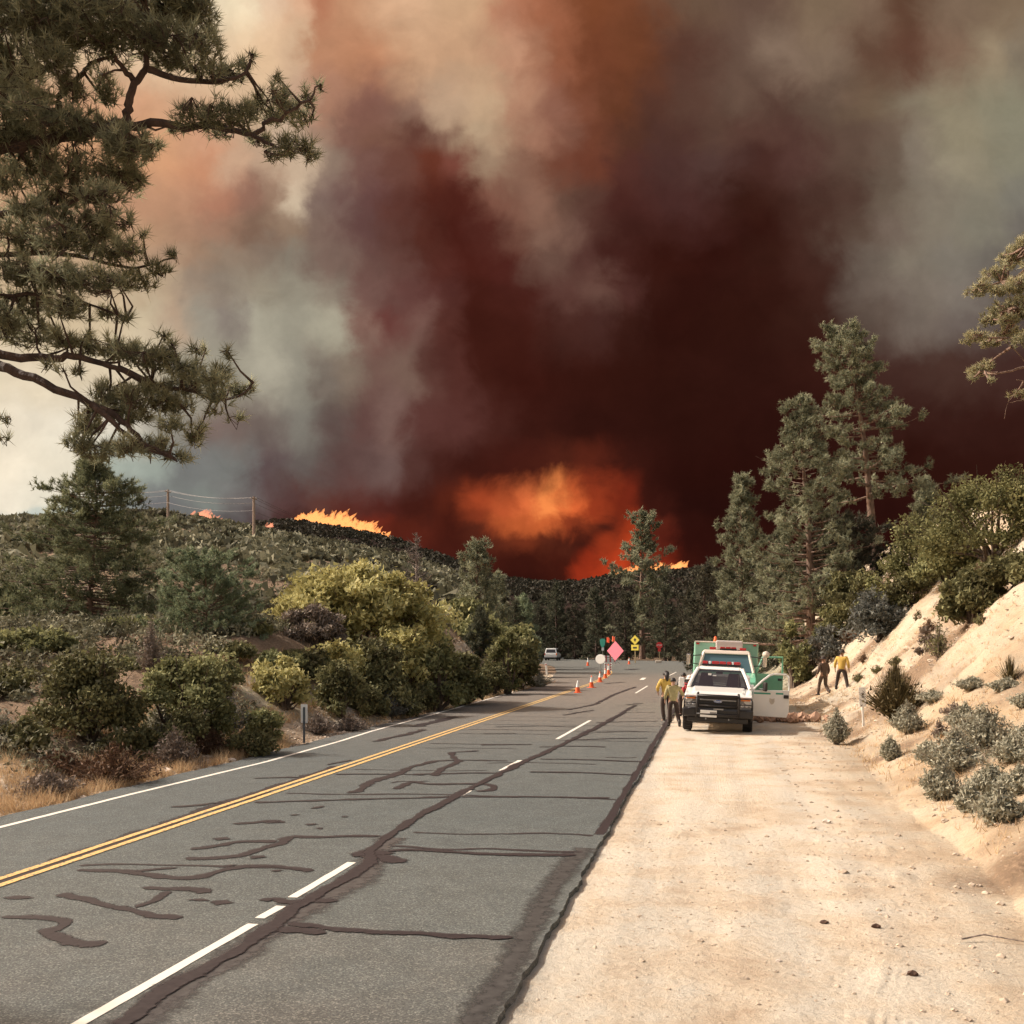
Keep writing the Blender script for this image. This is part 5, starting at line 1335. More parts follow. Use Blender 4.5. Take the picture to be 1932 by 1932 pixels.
for i, (px, Y, hw, top, lab) in enumerate([(1712, 24.5, 30, 1322, "grey sage bush right of the white roadside marker"), (1800, 17.5, 62, 1375, "large pale sage bush in the middle of the right slope"), (1858, 18.5, 62, 1330, "pale sage bush above and right of the large one"),
                                           (1775, 16.2, 34, 1430, "small sage bush at the lower left of the large pale one"), (1915, 16.5, 48, 1385, "sage bush at the right frame edge above the foot path"), (1885, 13.4, 46, 1478, "lowest pale sage bush near the right frame edge"),
                                           (1578, 27, 24, 1335, "low grey sage left of the white roadside marker"), (1820, 21, 36, 1330, "small sage bush behind the large pale one"), (1940, 20, 30, 1310, "grey sage bush on the slope at the right frame edge")]):
    b = on_land(px, Y); R = 1.15 * hw / FP * Y; H = max(0.25, EYE + (CY - top) / FP * Y - b.z)
    place_spray("sage_shrub", b, R, H, F_GREYTWIG, lab, 150 + i, leafmat=F_SAGE, n=420, w=0.010, leafy=12, leaf=0.030, upright=0.9)
b = on_land(1690, 27); place_spray("broom_shrub", b, 0.85, 1.45, F_BROOM, "dark bristly broom-like shrub right of the white marker on the slope", 171, n=1500, w=0.020, upright=0.8, leafy=1, leaf=0.05)
b = on_land(1772, 30); place_spray("broom_shrub", b, 0.5, 1.1, F_GREYTWIG, "thin half bare shrub on the sandy face under the drooping oak", 172, n=160, w=0.014, upright=0.7, leafy=4, leaf=0.04, leafmat=F_OAK_DARK)
b = on_land(1905, 23); place_spray("broom_shrub", b, 0.45, 0.6, F_BROOM, "small dark bristly tuft high on the right slope", 173, n=260, w=0.014)
for i, (px, Y, hw, top, m, lab) in enumerate([(-10, 20.5, 66, 1332, F_SAGE, "pale grey-green sage at the left frame edge"), (425, 26.4, 44, 1285, F_SAGE_BLUE, "greyish sage bush right of the olive-green shrub"), (90, 17.6, 60, 1452, F_GREYTWIG, "grey dry brush on the verge at the lower left"),
                                              (285, 29, 26, 1168, F_GREYTWIG, "pale dead twigs above the olive-green shrub"), (330, 21.8, 40, 1370, F_GREYTWIG, "bleached dead branches at the foot of the olive shrub"), (300, 24.5, 26, 1325, F_SAGE, "pale sage tuft between the two big shrubs"),
                                              (215, 19.2, 95, 1398, F_DRY, "dark brown dead brush along the lower left verge"), (120, 19.5, 60, 1412, F_DRY, "reddish brown dead brush beside the pale sage"), (600, 29.5, 32, 1345, F_GREYTWIG, "grey weeds just right of the left marker post"), (660, 31, 40, 1350, F_GREYTWIG, "dry brush at the road edge under the dark shrub"),
                                              (735, 36, 40, 1300, F_SAGE_BLUE, "grey twiggy bush below the golden oak"), (840, 44, 30, 1225, F_SAGE, "pale grass tuft on the sandy bank"), (1018, 62, 26, 1262, F_SAGE, "grey-green weeds at the tip of the left bank"), (400, 24.0, 40, 1372, F_DRY, "brown brush at the foot of the greyish sage"), (880, 50, 26, 1255, F_GREYTWIG, "dry grey stems at the bank foot near the little pine")]):
    b = on_land(px, Y); R = 1.15 * hw / FP * Y; H = max(0.25, EYE + (CY - top) / FP * Y - b.z)
    place_spray("sage_shrub", b, R, H, F_GREYTWIG if m is not F_DRY else F_DRY, lab, 180 + i, leafmat=m, n=380, w=0.011, leafy=9 if m in (F_SAGE, F_SAGE_BLUE) else 5, leaf=0.034, upright=0.9)


rt = np.random.default_rng(44)
for i in range(26):
    s_ = rt.uniform(16, 46); t_ = rt.uniform(4.2, 11.0); q = ST(s_, t_); q.z = gz(q.x, q.y)
    px_ = CX + FP * q.x / q.y
    if px_ > 1960: continue
    m_ = [F_DRY, F_GREYTWIG, F_OAK_DARK][int(rt.integers(0, 3))]
    row = "low on the bank" if t_ < 6.0 else ("halfway up the bank" if t_ < 8.5 else "high on the bank")
    side_ = "behind the white marker" if px_ < 1650 else ("above the bristly shrub" if px_ < 1760 else "towards the right frame edge")
    place_spray("dry_tuft", q, rt.uniform(0.18, 0.45), rt.uniform(0.18, 0.5), F_DRY if m_ is F_DRY else F_GREYTWIG, "small " + {id(F_DRY): "brown", id(F_GREYTWIG): "grey", id(F_OAK_DARK): "dark green"}[id(m_)] + " tuft " + row + ", " + side_, 400 + i, cat="plant", group="small tufts dotted over the sandy bank", leafmat=m_, n=150, w=0.009, leafy=4, leaf=0.03, upright=0.8)


def chaparral():
    rng = np.random.default_rng(77)
    mb = MB()
    N = 9000
    Y = np.sqrt(rng.uniform(44 ** 2, 385 ** 2, N)); px = rng.uniform(-420, 1020, N)
    X = (px - CX) / FP * Y
    t = X * RR[0] + Y * RR[1]; s = X * RD[0] + Y * RD[1]
    ok = (-10.15 - t > 7) & ~((s > 62) & (-10.15 - t < 30) & (px > 930)) & (fbm(X * 0.05, Y * 0.05, 2.2) > 0.40)
    X, Y = X[ok], Y[ok]; Z = land(X, Y)
    n = len(X); R = (0.6 + rng.gamma(2.0, 0.42, n)) * (0.7 + Y / 400); R = np.minimum(R, 3.6)
    k = 36
    d = rdir(rng, n * k).reshape(n, k, 3); d[..., 2] = np.abs(d[..., 2])
    p = np.stack([X, Y, Z], -1)[:, None, :] + d * R[:, None, None] * np.array([1, 1, 0.72]) * (0.75 + 0.35 * rng.random((n, k, 1)))
    patch = (fbm(X * 0.035, Y * 0.035, 7.7) - 0.5)[:, None] * 1.3
    tone = np.clip(0.45 + patch + rng.normal(size=(n, 1)) * 0.24 + rng.normal(size=(n, k)) * 0.10, 0, 1)
    sz = (R[:, None] * 0.37 * np.ones((1, k)))
    nearm = Y < 150
    add_leaves(mb, p[~nearm].reshape(-1, 3), sz[~nearm].ravel() * 1.15, rng, 1.3, tone[~nearm].ravel(), tri=True)
    kk = 3; c = np.repeat(p[nearm].reshape(-1, 3), kk, 0); rr_ = np.repeat(sz[nearm].ravel(), kk)
    c = c + rng.normal(size=c.shape) * rr_[:, None] * 0.45
    add_leaves(mb, c, rr_ * 0.42, rng, 1.5, np.clip(np.repeat(tone[nearm].ravel(), kk) + rng.normal(size=len(c)) * 0.08, 0, 1), tri=True)
    o = mb.build("chaparral", F_CHAP); tag(o, "dense dark chaparral covering the left hillside below the power poles", "chaparral", kind="stuff")
    mb = MB(); N = 2600
    px = rng.uniform(480, 1500, N); Y = rng.uniform(480, 655, N); X = (px - CX) / FP * Y; Z = land(X, Y)
    R = rng.uniform(1.2, 3.2, N); k = 16
    d = rdir(rng, N * k).reshape(N, k, 3); d[..., 2] = np.abs(d[..., 2])
    p = np.stack([X, Y, Z], -1)[:, None, :] + d * R[:, None, None] * np.array([1, 1, 0.8])
    add_leaves(mb, p.reshape(-1, 3), np.repeat(R * 0.5, k), rng, 1.3, rng.uniform(0, 0.35, N * k))
    o = mb.build("burning_brush", F_PINE_DARK); tag(o, "blackened brush on the burning ridge behind the hill", "brush", kind="stuff")
    # low filler scrub on the near left slopes and behind the banks
    mb = MB(); N = 2000
    s = rng.uniform(12, 62, N); d_ = rng.uniform(1.5, 26, N); t = -10.15 - d_
    X = RD[0] * s + RR[0] * t; Y = RD[1] * s + RR[1] * t
    ok = (Y > 14) & ~((s > 27) & (s < 62) & (d_ < 4.8)) ; X, Y = X[ok], Y[ok]
    ok = fbm(X * 0.3, Y * 0.3, 4.4) > 0.40; X, Y = X[ok], Y[ok]
    Z = land(X, Y); n = len(X); R = rng.uniform(0.25, 0.75, n); k = 72
    d = rdir(rng, n * k).reshape(n, k, 3); d[..., 2] = np.abs(d[..., 2])
    p = np.stack([X, Y, Z], -1)[:, None, :] + d * R[:, None, None] * (0.5 + 0.6 * rng.random((n, k, 1)))
    tone = np.clip(0.5 + rng.normal(size=(n, 1)) * 0.25 + rng.normal(size=(n, k)) * 0.15, 0, 1)
    add_leaves(mb, p.reshape(-1, 3), np.repeat(np.interp(Y, [14, 22, 50], [0.045, 0.06, 0.11]), k), rng, 2.0, tone.ravel(), tri=True)
    o = mb.build("low_scrub", F_CHAP); tag(o, "low mixed scrub covering the ground between the left shrubs", "scrub", kind="stuff")


chaparral()


def grass_patch():
    rng = np.random.default_rng(15)
    mb = MB(); st = MB()
    def blades(X, Y, h, k, w=0.012, spread=0.06):
        Z = land(X, Y); n = len(X)
        b = np.stack([X, Y, Z], -1)[:, None, :] + rng.normal(size=(n, k, 3)) * np.array([spread, spread, 0.0])
        tip = b + rng.normal(size=(n, k, 3)) * np.array([0.35, 0.35, 0.05]) * h[:, None, None] + np.array([0, 0, 1.0]) * h[:, None, None] * rng.uniform(0.5, 1.1, (n, k, 1))
        side = unit(np.cross(tip - b, rng.normal(size=(n, k, 3)))) * w / 2
        v = np.stack([b - side, b + side, tip], 2)
        tone = np.clip(rng.uniform(0, 1, (n, 1)) * 0.6 + rng.uniform(0, 0.5, (n, k)), 0, 1)
        mb.add(v.reshape(-1, 3), np.arange(n * k * 3).reshape(-1, 3), tone.ravel())
    N = 5200
    s = rng.uniform(9, 31, N); d = rng.uniform(0.02, 1, N) ** 1.5 * 4.5 + 0.1; t = -10.15 - d
    keep = fbm(s * 0.7, t * 0.7, 3.3) > 0.44
    s, t = s[keep], t[keep]
    blades(RD[0] * s + RR[0] * t, RD[1] * s + RR[1] * t, rng.uniform(0.08, 0.34, len(s)), 11)
    N = 900
    s = rng.uniform(31, 70, N); t = -10.25 - rng.uniform(0, 1, N) ** 2 * 4
    blades(RD[0] * s + RR[0] * t, RD[1] * s + RR[1] * t, rng.uniform(0.1, 0.3, N), 8, 0.02)
    N = 6500
    s = rng.uniform(6, 50, N); t = 3.1 + rng.uniform(0, 1, N) * 11
    keep = fbm(s * 0.5, t * 0.5, 9.3) > 0.47
    s, t = s[keep], t[keep]
    blades(RD[0] * s + RR[0] * t, RD[1] * s + RR[1] * t, rng.uniform(0.05, 0.20, len(s)), 6)
    o = mb.build("dry_grass", F_GRASS); tag(o, "straw-coloured dry grass on the verges and the sandy slope", "grass", kind="stuff")


grass_patch()

M_STONE = paint("sandy_stone", (0.44, 0.36, 0.28), 0.95, var=0.35, scale=3, spec=0.1)
M_STONE_DARK = paint("dark_stone", (0.09, 0.055, 0.04), 0.9, var=0.3, scale=20, spec=0.2)
M_STONE_PALE = paint("pale_stone", (0.62, 0.54, 0.47), 0.9, var=0.2, scale=12, spec=0.2)


def stone_verts(rng, n):
    """n unit stones: jittered octahedron-like lumps with 14 vertices"""
    base = unit(np.array([[1, 0, 0], [-1, 0, 0], [0, 1, 0], [0, -1, 0], [0, 0, 1], [0, 0, -1], [1, 1, 1], [1, 1, -1], [1, -1, 1], [1, -1, -1], [-1, 1, 1], [-1, 1, -1], [-1, -1, 1], [-1, -1, -1]], float))
    A = {(0, 2, 4): 6, (0, 2, 5): 7, (0, 3, 4): 8, (0, 3, 5): 9, (1, 2, 4): 10, (1, 2, 5): 11, (1, 3, 4): 12, (1, 3, 5): 13}
    f = []
    for (a, b, c), m in A.items():
        for p, q in ((a, b), (b, c), (c, a)):
            tri = [p, q, m]
            n_ = np.cross(base[q] - base[p], base[m] - base[p])
            if np.dot(n_, base[m]) < 0: tri = [q, p, m]
            f.append(tri)
    f = np.array(f)
    v = base[None] * rng.uniform(0.72, 1.2, (n, 14, 1))
    return v, f


def stones():
    rng = np.random.default_rng(19)
    mb = MB()
    groups = []
    N = 3200; s = 5 + 27 * rng.random(N) ** 1.4; t = 1.3 + 6.8 * rng.random(N); groups.append((s, t, rng.gamma(1.3, 0.008, N) + 0.005))
    N = 1500; s = 4 + 12 * rng.random(N); t = -1.3 + 3.5 * rng.random(N); groups.append((s, t, rng.gamma(1.2, 0.004, N) + 0.004))
    N = 1500; s = 10 + 24 * rng.random(N); t = -10.2 - 1.3 * rng.random(N) ** 1.5; groups.append((s, t, rng.gamma(1.5, 0.012, N) + 0.008))
    N = 800; s = 30 + 30 * rng.random(N); t = -10.2 - 4 * rng.random(N); groups.append((s, t, rng.gamma(1.5, 0.02, N) + 0.02))
    N = 1200; s = 30 + 40 * rng.random(N); t = 3.5 + 9 * rng.random(N); groups.append((s, t, rng.gamma(1.5, 0.02, N) + 0.02))
    for s, t, R in groups:
        n = len(s); X = RD[0] * s + RR[0] * t; Y = RD[1] * s + RR[1] * t; Z = land(X, Y)
        v, f = stone_verts(rng, n)
        v = v * R[:, None, None] * np.array([1.2, 1, 0.7]) + np.stack([X, Y, Z + R * 0.15], -1)[:, None, :]
        mb.add(v.reshape(-1, 3), (f[None] + np.arange(n)[:, None, None] * 14).reshape(-1, 3), 0.5)
    o = mb.build("gravel", M_STONE); tag(o, "loose sandy clods and pebbles scattered over the shoulder and slopes", "gravel", kind="stuff")
    for x, y, r, m, lab in [(1555, 1730, 0.032, M_STONE_DARK, "flat dark clod on the sandy shoulder, leftmost of the dark ones"), (1653, 1738, 0.034, M_STONE_DARK, "rounded dark stone on the sandy shoulder beside the tyre tracks"), (1722, 1826, 0.036, M_STONE_DARK, "nearest dark clod on the sand, right of the tyre tracks"),
                            (312, 1457, 0.14, M_STONE_PALE, "pale rock on the verge above the white edge line"), (435, 1432, 0.08, M_STONE_PALE, "small pale rock on the left verge nearer the marker post"), (1560, 1545, 0.05, M_STONE_PALE, "pale stone by the dark stain on the sand"), (1470, 1800, 0.018, M_STONE_PALE, "tiny pale pebble in the middle of the shoulder")]:
        p = G(x, y); z = gz(p.x, p.y)
        rr = np.random.default_rng(int(x)); v, f = stone_verts(rr, 1)
        mb = MB(); mb.add(v[0] * r * np.array([1.5, 1, 0.8]), f); o = mb.build("rock", m)
        o.location = (p.x, p.y, z + r * 0.35); tag(o, lab, "rock")
    # fallen stick
    p = G(1870, 1765); mb = MB(); mb.tube([(-0.25, 0, 0), (-0.05, 0.03, 0.03), (0.25, -0.08, 0.0)], [0.008, 0.007, 0.004], 6)
    o = mb.build("stick", B_DEAD); o.location = (p.x, p.y, gz(p.x, p.y) + 0.03); tag(o, "thin pale fallen stick lying on the sand at the lower right", "stick")


stones()

# ------------------------------------------------------------------ fire lines on the ridge
def fire_mat(name, core, mid, edge, strength):
    m = bpy.data.materials.new(name); m.use_nodes = True
    nt = m.node_tree; nt.nodes.clear(); L = nt.links.new
    at = nt.nodes.new("ShaderNodeAttribute"); at.attribute_name = "heat"
    r = nt.nodes.new("ShaderNodeValToRGB"); e = r.color_ramp.elements
    e[0].position = 0.0; e[0].color = (*core, 1); e[1].position = 1.0; e[1].color = (*edge, 1)
    q = e.new(0.38); q.color = (*mid, 1)
    L(at.outputs["Fac"], r.inputs[0])
    em = nt.nodes.new("ShaderNodeEmission"); L(r.outputs[0], em.inputs[0]); em.inputs[1].default_value = strength
    tp = nt.nodes.new("ShaderNodeBsdfTransparent"); mx = nt.nodes.new("ShaderNodeMixShader")
    a = nt.nodes.new("ShaderNodeMapRange"); a.inputs[1].default_value = 0.0; a.inputs[2].default_value = 0.9; a.inputs[3].default_value = 0.42; a.inputs[4].default_value = 0.0
    L(at.outputs["Fac"], a.inputs[0])
    tc = nt.nodes.new("ShaderNodeTexCoord"); nz = nt.nodes.new("ShaderNodeTexNoise"); nz.inputs["Scale"].default_value = 0.38; nz.inputs["Detail"].default_value = 5
    L(tc.outputs["Object"], nz.inputs["Vector"])
    nr = nt.nodes.new("ShaderNodeMapRange"); nr.interpolation_type = 'SMOOTHSTEP'; nr.inputs[1].default_value = 0.36; nr.inputs[2].default_value = 0.60; nr.inputs[3].default_value = 0.12; nr.inputs[4].default_value = 1.0
    L(nz.outputs["Fac"], nr.inputs[0])
    ml = nt.nodes.new("ShaderNodeMath"); ml.operation = 'MULTIPLY'; L(a.outputs[0], ml.inputs[0]); L(nr.outputs[0], ml.inputs[1])
    L(ml.outputs[0], mx.inputs[0]); L(tp.outputs[0], mx.inputs[1]); L(em.outputs[0], mx.inputs[2])
    o = nt.nodes.new("ShaderNodeOutputMaterial"); L(mx.outputs[0], o.inputs[0])
    return m


M_FIRE = fire_mat("flame", (1.0, 0.36, 0.11), (0.95, 0.12, 0.045), (0.50, 0.04, 0.022), 1.2)
M_FIRE_PINK = fire_mat("pale_flame", (1.0, 0.36, 0.20), (0.95, 0.22, 0.12), (0.6, 0.10, 0.07), 0.9)


def fire_line(label, pts, n, seed, mat, depth=640.0, wide=1.3):
    """pts: (px, foot height px, flame height px) along the ridge; flame tongues rooted in the brush"""
    rng = np.random.default_rng(seed)
    V = []; F = []; Hh = []; c = 0
    xs = [p[0] for p in pts]
    for i in range(n):
        px = xs[0] + (xs[-1] - xs[0]) * (rng.integers(0, max(3, n // 9)) + rng.normal() * 0.45 + 0.5) / max(3, n // 9); Y = depth + rng.uniform(-8, 8)
        hp = np.interp(px, xs, [p[2] for p in pts]) * rng.uniform(0.25, 1.05)
        x = (px - CX) / FP * Y; y0 = np.interp(px, xs, [p[1] for p in pts]); z0 = EYE - (y0 - CY) / FP * Y - 1.0
        H = hp / FP * Y + 1.0; w = rng.uniform(0.5, 1.2) * wide * (0.5 + H / 14)
        kind_ = rng.random()
        if kind_ < 0.45: H *= 0.42; w *= 2.2
        else: H *= 0.8; w *= 1.25
        lean = rng.uniform(-0.1, 1.1) * H; ph = rng.uniform(0, 6)
        R = 7; S = 6
        for k in range(R):
            q = k / (R - 1); rad = w * (0.9 + 0.5 * q) * (1 - q ** 2.2) ** 0.8 + 0.02
            cx = x + lean * q ** 1.4 + 0.25 * w * math.sin(ph + q * 6); cy = Y + 0.2 * w * math.cos(ph + q * 5)
            for s in range(S):
                a = s / S * 6.283
                V.append((cx + rad * math.cos(a) * rng.uniform(0.7, 1.3), cy + rad * math.sin(a), z0 + H * q)); Hh.append(min(1, q * rng.uniform(0.85, 1.1)))
        for k in range(R - 1):
            for s in range(S):
                F.append((c + k * S + s, c + k * S + (s + 1) % S, c + (k + 1) * S + (s + 1) % S, c + (k + 1) * S + s))
        c += R * S
    me = bpy.data.meshes.new("flames"); me.from_pydata(V, [], F); me.update()
    for p in me.polygons: p.use_smooth = True
    a = me.attributes.new("heat", 'FLOAT', 'POINT'); a.data.foreach_set("value", np.array(Hh, np.float32))
    o = link("flames", me, mat)
    tag(o, label, "fire", kind="stuff")


fire_line("long bright line of flames running down the ridge right of the second power pole", [(554, 984, 18), (580, 986, 32), (620, 991, 42), (660, 999, 34), (700, 1008, 26), (738, 1018, 12)], 290, 1, M_FIRE)
fire_line("small isolated patch of pinkish flames on the hill between the two power poles", [(364, 972, 14), (382, 973, 18), (410, 981, 8)], 60, 2, M_FIRE_PINK, depth=400, wide=1.1)
fire_line("tiny spot of flame on the ridge just right of the second power pole", [(503, 990, 9), (511, 990, 9)], 8, 3, M_FIRE_PINK, depth=420, wide=0.7)
fire_line("low line of flames behind the lone pine in the middle", [(1148, 1087, 14), (1185, 1083, 22), (1215, 1080, 16), (1245, 1074, 18), (1288, 1067, 15)], 150, 4, M_FIRE)
fire_line("faint flames low on the ridge right of the long fire line", [(736, 1026, 14), (770, 1040, 20)], 16, 5, fire_mat("dim_flame", (0.3, 0.04, 0.012), (0.22, 0.025, 0.01), (0.10, 0.012, 0.006), 1.0))

# ------------------------------------------------------------------ power line
M_POLE = paint("weathered_pole_wood", (0.34, 0.25, 0.19), 0.9, var=0.2)
M_WIRE = paint("wire_metal", (0.10, 0.09, 0.09), 0.5, 0.5)
M_INSUL = paint("insulator", (0.35, 0.33, 0.30), 0.3)


def power_pole(px, top, foot, Y, label, w):
    x = (px - CX) / FP * Y; z = gz(x, Y); zt = EYE - (top - CY) / FP * Y
    t = empty("power_pole", (x, Y, z), (0, 0, 0), label, "power pole", "wooden power poles on the left hill")
    H = zt - z
    mb = MB(); mb.tube([(0, 0, -1), (0, 0, H)], [w, w * 0.7], 8); mb.build("pole", M_POLE, t)
    mb = MB(); mb.box((0, 0, H - 0.6), (2.4, 0.25, 0.25), Matrix.Rotation(1.1, 3, 'Z')); mb.build("crossarm", M_POLE, t)
    for s in (-1, 0, 1):
        mb = MB(); mb.lathe([(0.0, 0.3), (0.12, 0.25), (0.16, 0.1), (0.1, 0), (0, 0)], (s * 1.1 * math.cos(1.1), s * 1.1 * math.sin(1.1), H - 0.5), sides=8); mb.build("insulator", M_INSUL, t)
    return Vector((x, Y, zt))


pA = power_pole(317, 924, 976, 330, "left wooden power pole on the hill crest, nearer the layered fir", 0.50)
pB = power_pole(479, 937, 1006, 300, "right wooden power pole on the hill crest, left of the long fire line", 0.50)
mb = MB()
far_l = P(170, 918, 380); far_r = P(640, 1000, 520)
for k, (dz, dx) in enumerate([(-0.2, 0.6), (-1.8, 0.0), (-4.0, -0.3), (-0.3, -0.6)]):
    for a, b in ((far_l, pA), (pA, pB), (pB, far_r)):
        n = 14; q = np.linspace(0, 1, n)
        sag = (1.1 if a is not far_l else 1.3) * 4 * q * (1 - q)
        pts = [Vector(a).lerp(b, float(u)) + Vector((dx, dx, dz - float(s_))) for u, s_ in zip(q, sag)]
        mb.tube(pts, 0.045, 4, cap=False)
tag(mb.build("power_lines", M_WIRE), "sagging overhead wires strung between the power poles across the smoke", "power lines")

# ------------------------------------------------------------------ paints for the vehicles
M_WHITE = paint("white_car_paint", (0.74, 0.73, 0.69), 0.32, var=0.04, scale=2, coat=0.5)
M_GREEN = paint("agency_green_paint", (0.14, 0.40, 0.26), 0.4, var=0.10, scale=2, coat=0.3)
M_GREEN_PALE = paint("faded_green_paint", (0.26, 0.50, 0.37), 0.5, var=0.08, scale=2, coat=0.2)
M_CREAM = paint("cream_roof_paint", (0.62, 0.54, 0.46), 0.5, var=0.06, scale=3)
M_BLACK = paint("black_plastic", (0.014, 0.012, 0.012), 0.45, var=0.2)
M_TYRE = paint("tyre_rubber", (0.020, 0.017, 0.016), 0.85, var=0.25, scale=12)
M_RIM = paint("steel_rim", (0.30, 0.29, 0.28), 0.35, 0.8)
M_CHROME = paint("mirror_chrome", (0.62, 0.60, 0.58), 0.15, 0.9, var=0.05)
M_REDL = paint("red_lens", (0.42, 0.012, 0.02), 0.2, var=0.1, coat=0.6)
M_AMBER = paint("amber_lens", (0.85, 0.22, 0.03), 0.25, var=0.1, coat=0.6)
M_LENS = paint("clear_lens", (0.72, 0.73, 0.74), 0.12, var=0.1, coat=0.8)
M_GREY = paint("grey_housing", (0.24, 0.235, 0.23), 0.4)
M_SEAT = paint("dark_cab_interior", (0.03, 0.02, 0.018), 0.9)
M_PLATE = paint("plate_white", (0.75, 0.75, 0.72), 0.4, var=0.05)
M_PLATE_B = paint("plate_print", (0.10, 0.14, 0.30), 0.5)
M_AC = paint("roof_unit_grey", (0.50, 0.46, 0.43), 0.55, var=0.06)
M_ORANGE = paint("orange_plastic", (0.82, 0.13, 0.03), 0.45, var=0.08)
M_BEAM = paint("dust_brown", (0.30, 0.20, 0.14), 0.9)
M_TEALST = paint("green_stripe", (0.05, 0.30, 0.22), 0.4)
M_SEAL_P = paint("door_emblem", (0.50, 0.44, 0.36), 0.5)


def glass(name, col, rough=0.06, alpha=0.25):
    m, nt, b = new_mat(name)
    b.inputs["Base Color"].default_value = (*col, 1); b.inputs["Roughness"].default_value = rough
    b.inputs["Specular IOR Level"].default_value = 0.7
    if alpha > 0:
        tp = nt.nodes.new("ShaderNodeBsdfTransparent"); tp.inputs[0].default_value = (0.75, 0.82, 0.8, 1)
        mx = nt.nodes.new("ShaderNodeMixShader"); mx.inputs[0].default_value = alpha
        nt.links.new(b.outputs[0], mx.inputs[1]); nt.links.new(tp.outputs[0], mx.inputs[2])
        nt.links.new(mx.outputs[0], nt.nodes["Material Output"].inputs[0])
    return m


M_GLASS_DARK = glass("dark_windscreen", (0.018, 0.010, 0.010), 0.05, 0.14)
M_GLASS_TEAL = glass("teal_windscreen", (0.07, 0.13, 0.15), 0.04, 0.0)  # opaque glass with a teal base colour
M_GLASS_CLEAR = glass("clear_side_glass", (0.02, 0.03, 0.03), 0.03, 0.82)


def bevel(o, w=0.02, seg=2):
    b = o.modifiers.new("bevel", 'BEVEL'); b.width = w; b.segments = seg; b.limit_method = 'ANGLE'; b.angle_limit = math.radians(35)
    return o


def weld(me, d=0.0005):
    bm = bmesh.new(); bm.from_mesh(me); bmesh.ops.remove_doubles(bm, verts=bm.verts, dist=d); bmesh.ops.recalc_face_normals(bm, faces=bm.faces); bm.to_mesh(me); bm.free()
    return me


def part(name, mb, mat, parent, bev=0.0, smooth=False):
    o = mb.build(name, mat, parent, smooth); weld(o.data)
    if bev: bevel(o, bev)
    return o


def boxp(name, c, d, mat, parent, bev=0.01, rot=None):
    mb = MB(); mb.box(c, d, rot); return part(name, mb, mat, parent, bev)


def hull8(mb, bot, top):
    """box-like solid from two quads (each 4 points, same order)"""
    v = list(bot) + list(top)
    mb.add(v, [[3, 2, 1, 0], [4, 5, 6, 7], [0, 1, 5, 4], [1, 2, 6, 5], [2, 3, 7, 6], [3, 0, 4, 7]])


def arch(cy, cz, r, n=10):
    return [(cy - r * math.cos(a), cz + r * math.sin(a)) for a in np.linspace(0, math.pi, n)]


def wheel(parent, x, y, r, w, side, rim=M_RIM):
    t = MB(); s = side
    prof = [(r * 0.60, -w / 2), (r * 0.93, -w / 2), (r, -w * 0.32), (r, w * 0.32), (r * 0.93, w / 2), (r * 0.60, w / 2), (r * 0.60, -w / 2)]
    t.lathe(prof, (x, y, r), 0, 28)
    for k in range(28):   # tread blocks
        a = k / 28 * 6.283
        t.box((x, y + math.cos(a) * r * 1.0, r + math.sin(a) * r * 1.0), (w * 0.8, 0.05, 0.03), Matrix.Rotation(a + math.pi / 2, 3, 'X'))
    o = t.build("wheel", M_TYRE, parent)
    q = MB(); q.lathe([(0.02, w * 0.30 * s), (r * 0.3, w * 0.34 * s), (r * 0.5, w * 0.20 * s), (r * 0.61, w * 0.42 * s), (r * 0.61, -w * 0.4 * s)], (x, y, r), 0, 20)
    q.build("rim", rim, o, True)
    return o


HEAD = -math.atan2(RD[0], RD[1])


def plate_text(txt, size, mat, parent, loc, rot, name="lettering", extrude=0.002):
    cu = bpy.data.curves.new(name, 'FONT'); cu.body = txt; cu.size = size; cu.extrude = extrude; cu.align_x = 'CENTER'; cu.align_y = 'CENTER'
    tmp = bpy.data.objects.new(name, cu); COL.objects.link(tmp)
    dg = bpy.context.evaluated_depsgraph_get(); me = bpy.data.meshes.new_from_object(tmp.evaluated_get(dg)); bpy.data.objects.remove(tmp)
    me.materials.clear(); me.name = name
    o = link(name, me, mat, parent); o.location = loc; o.rotation_euler = rot
    return o


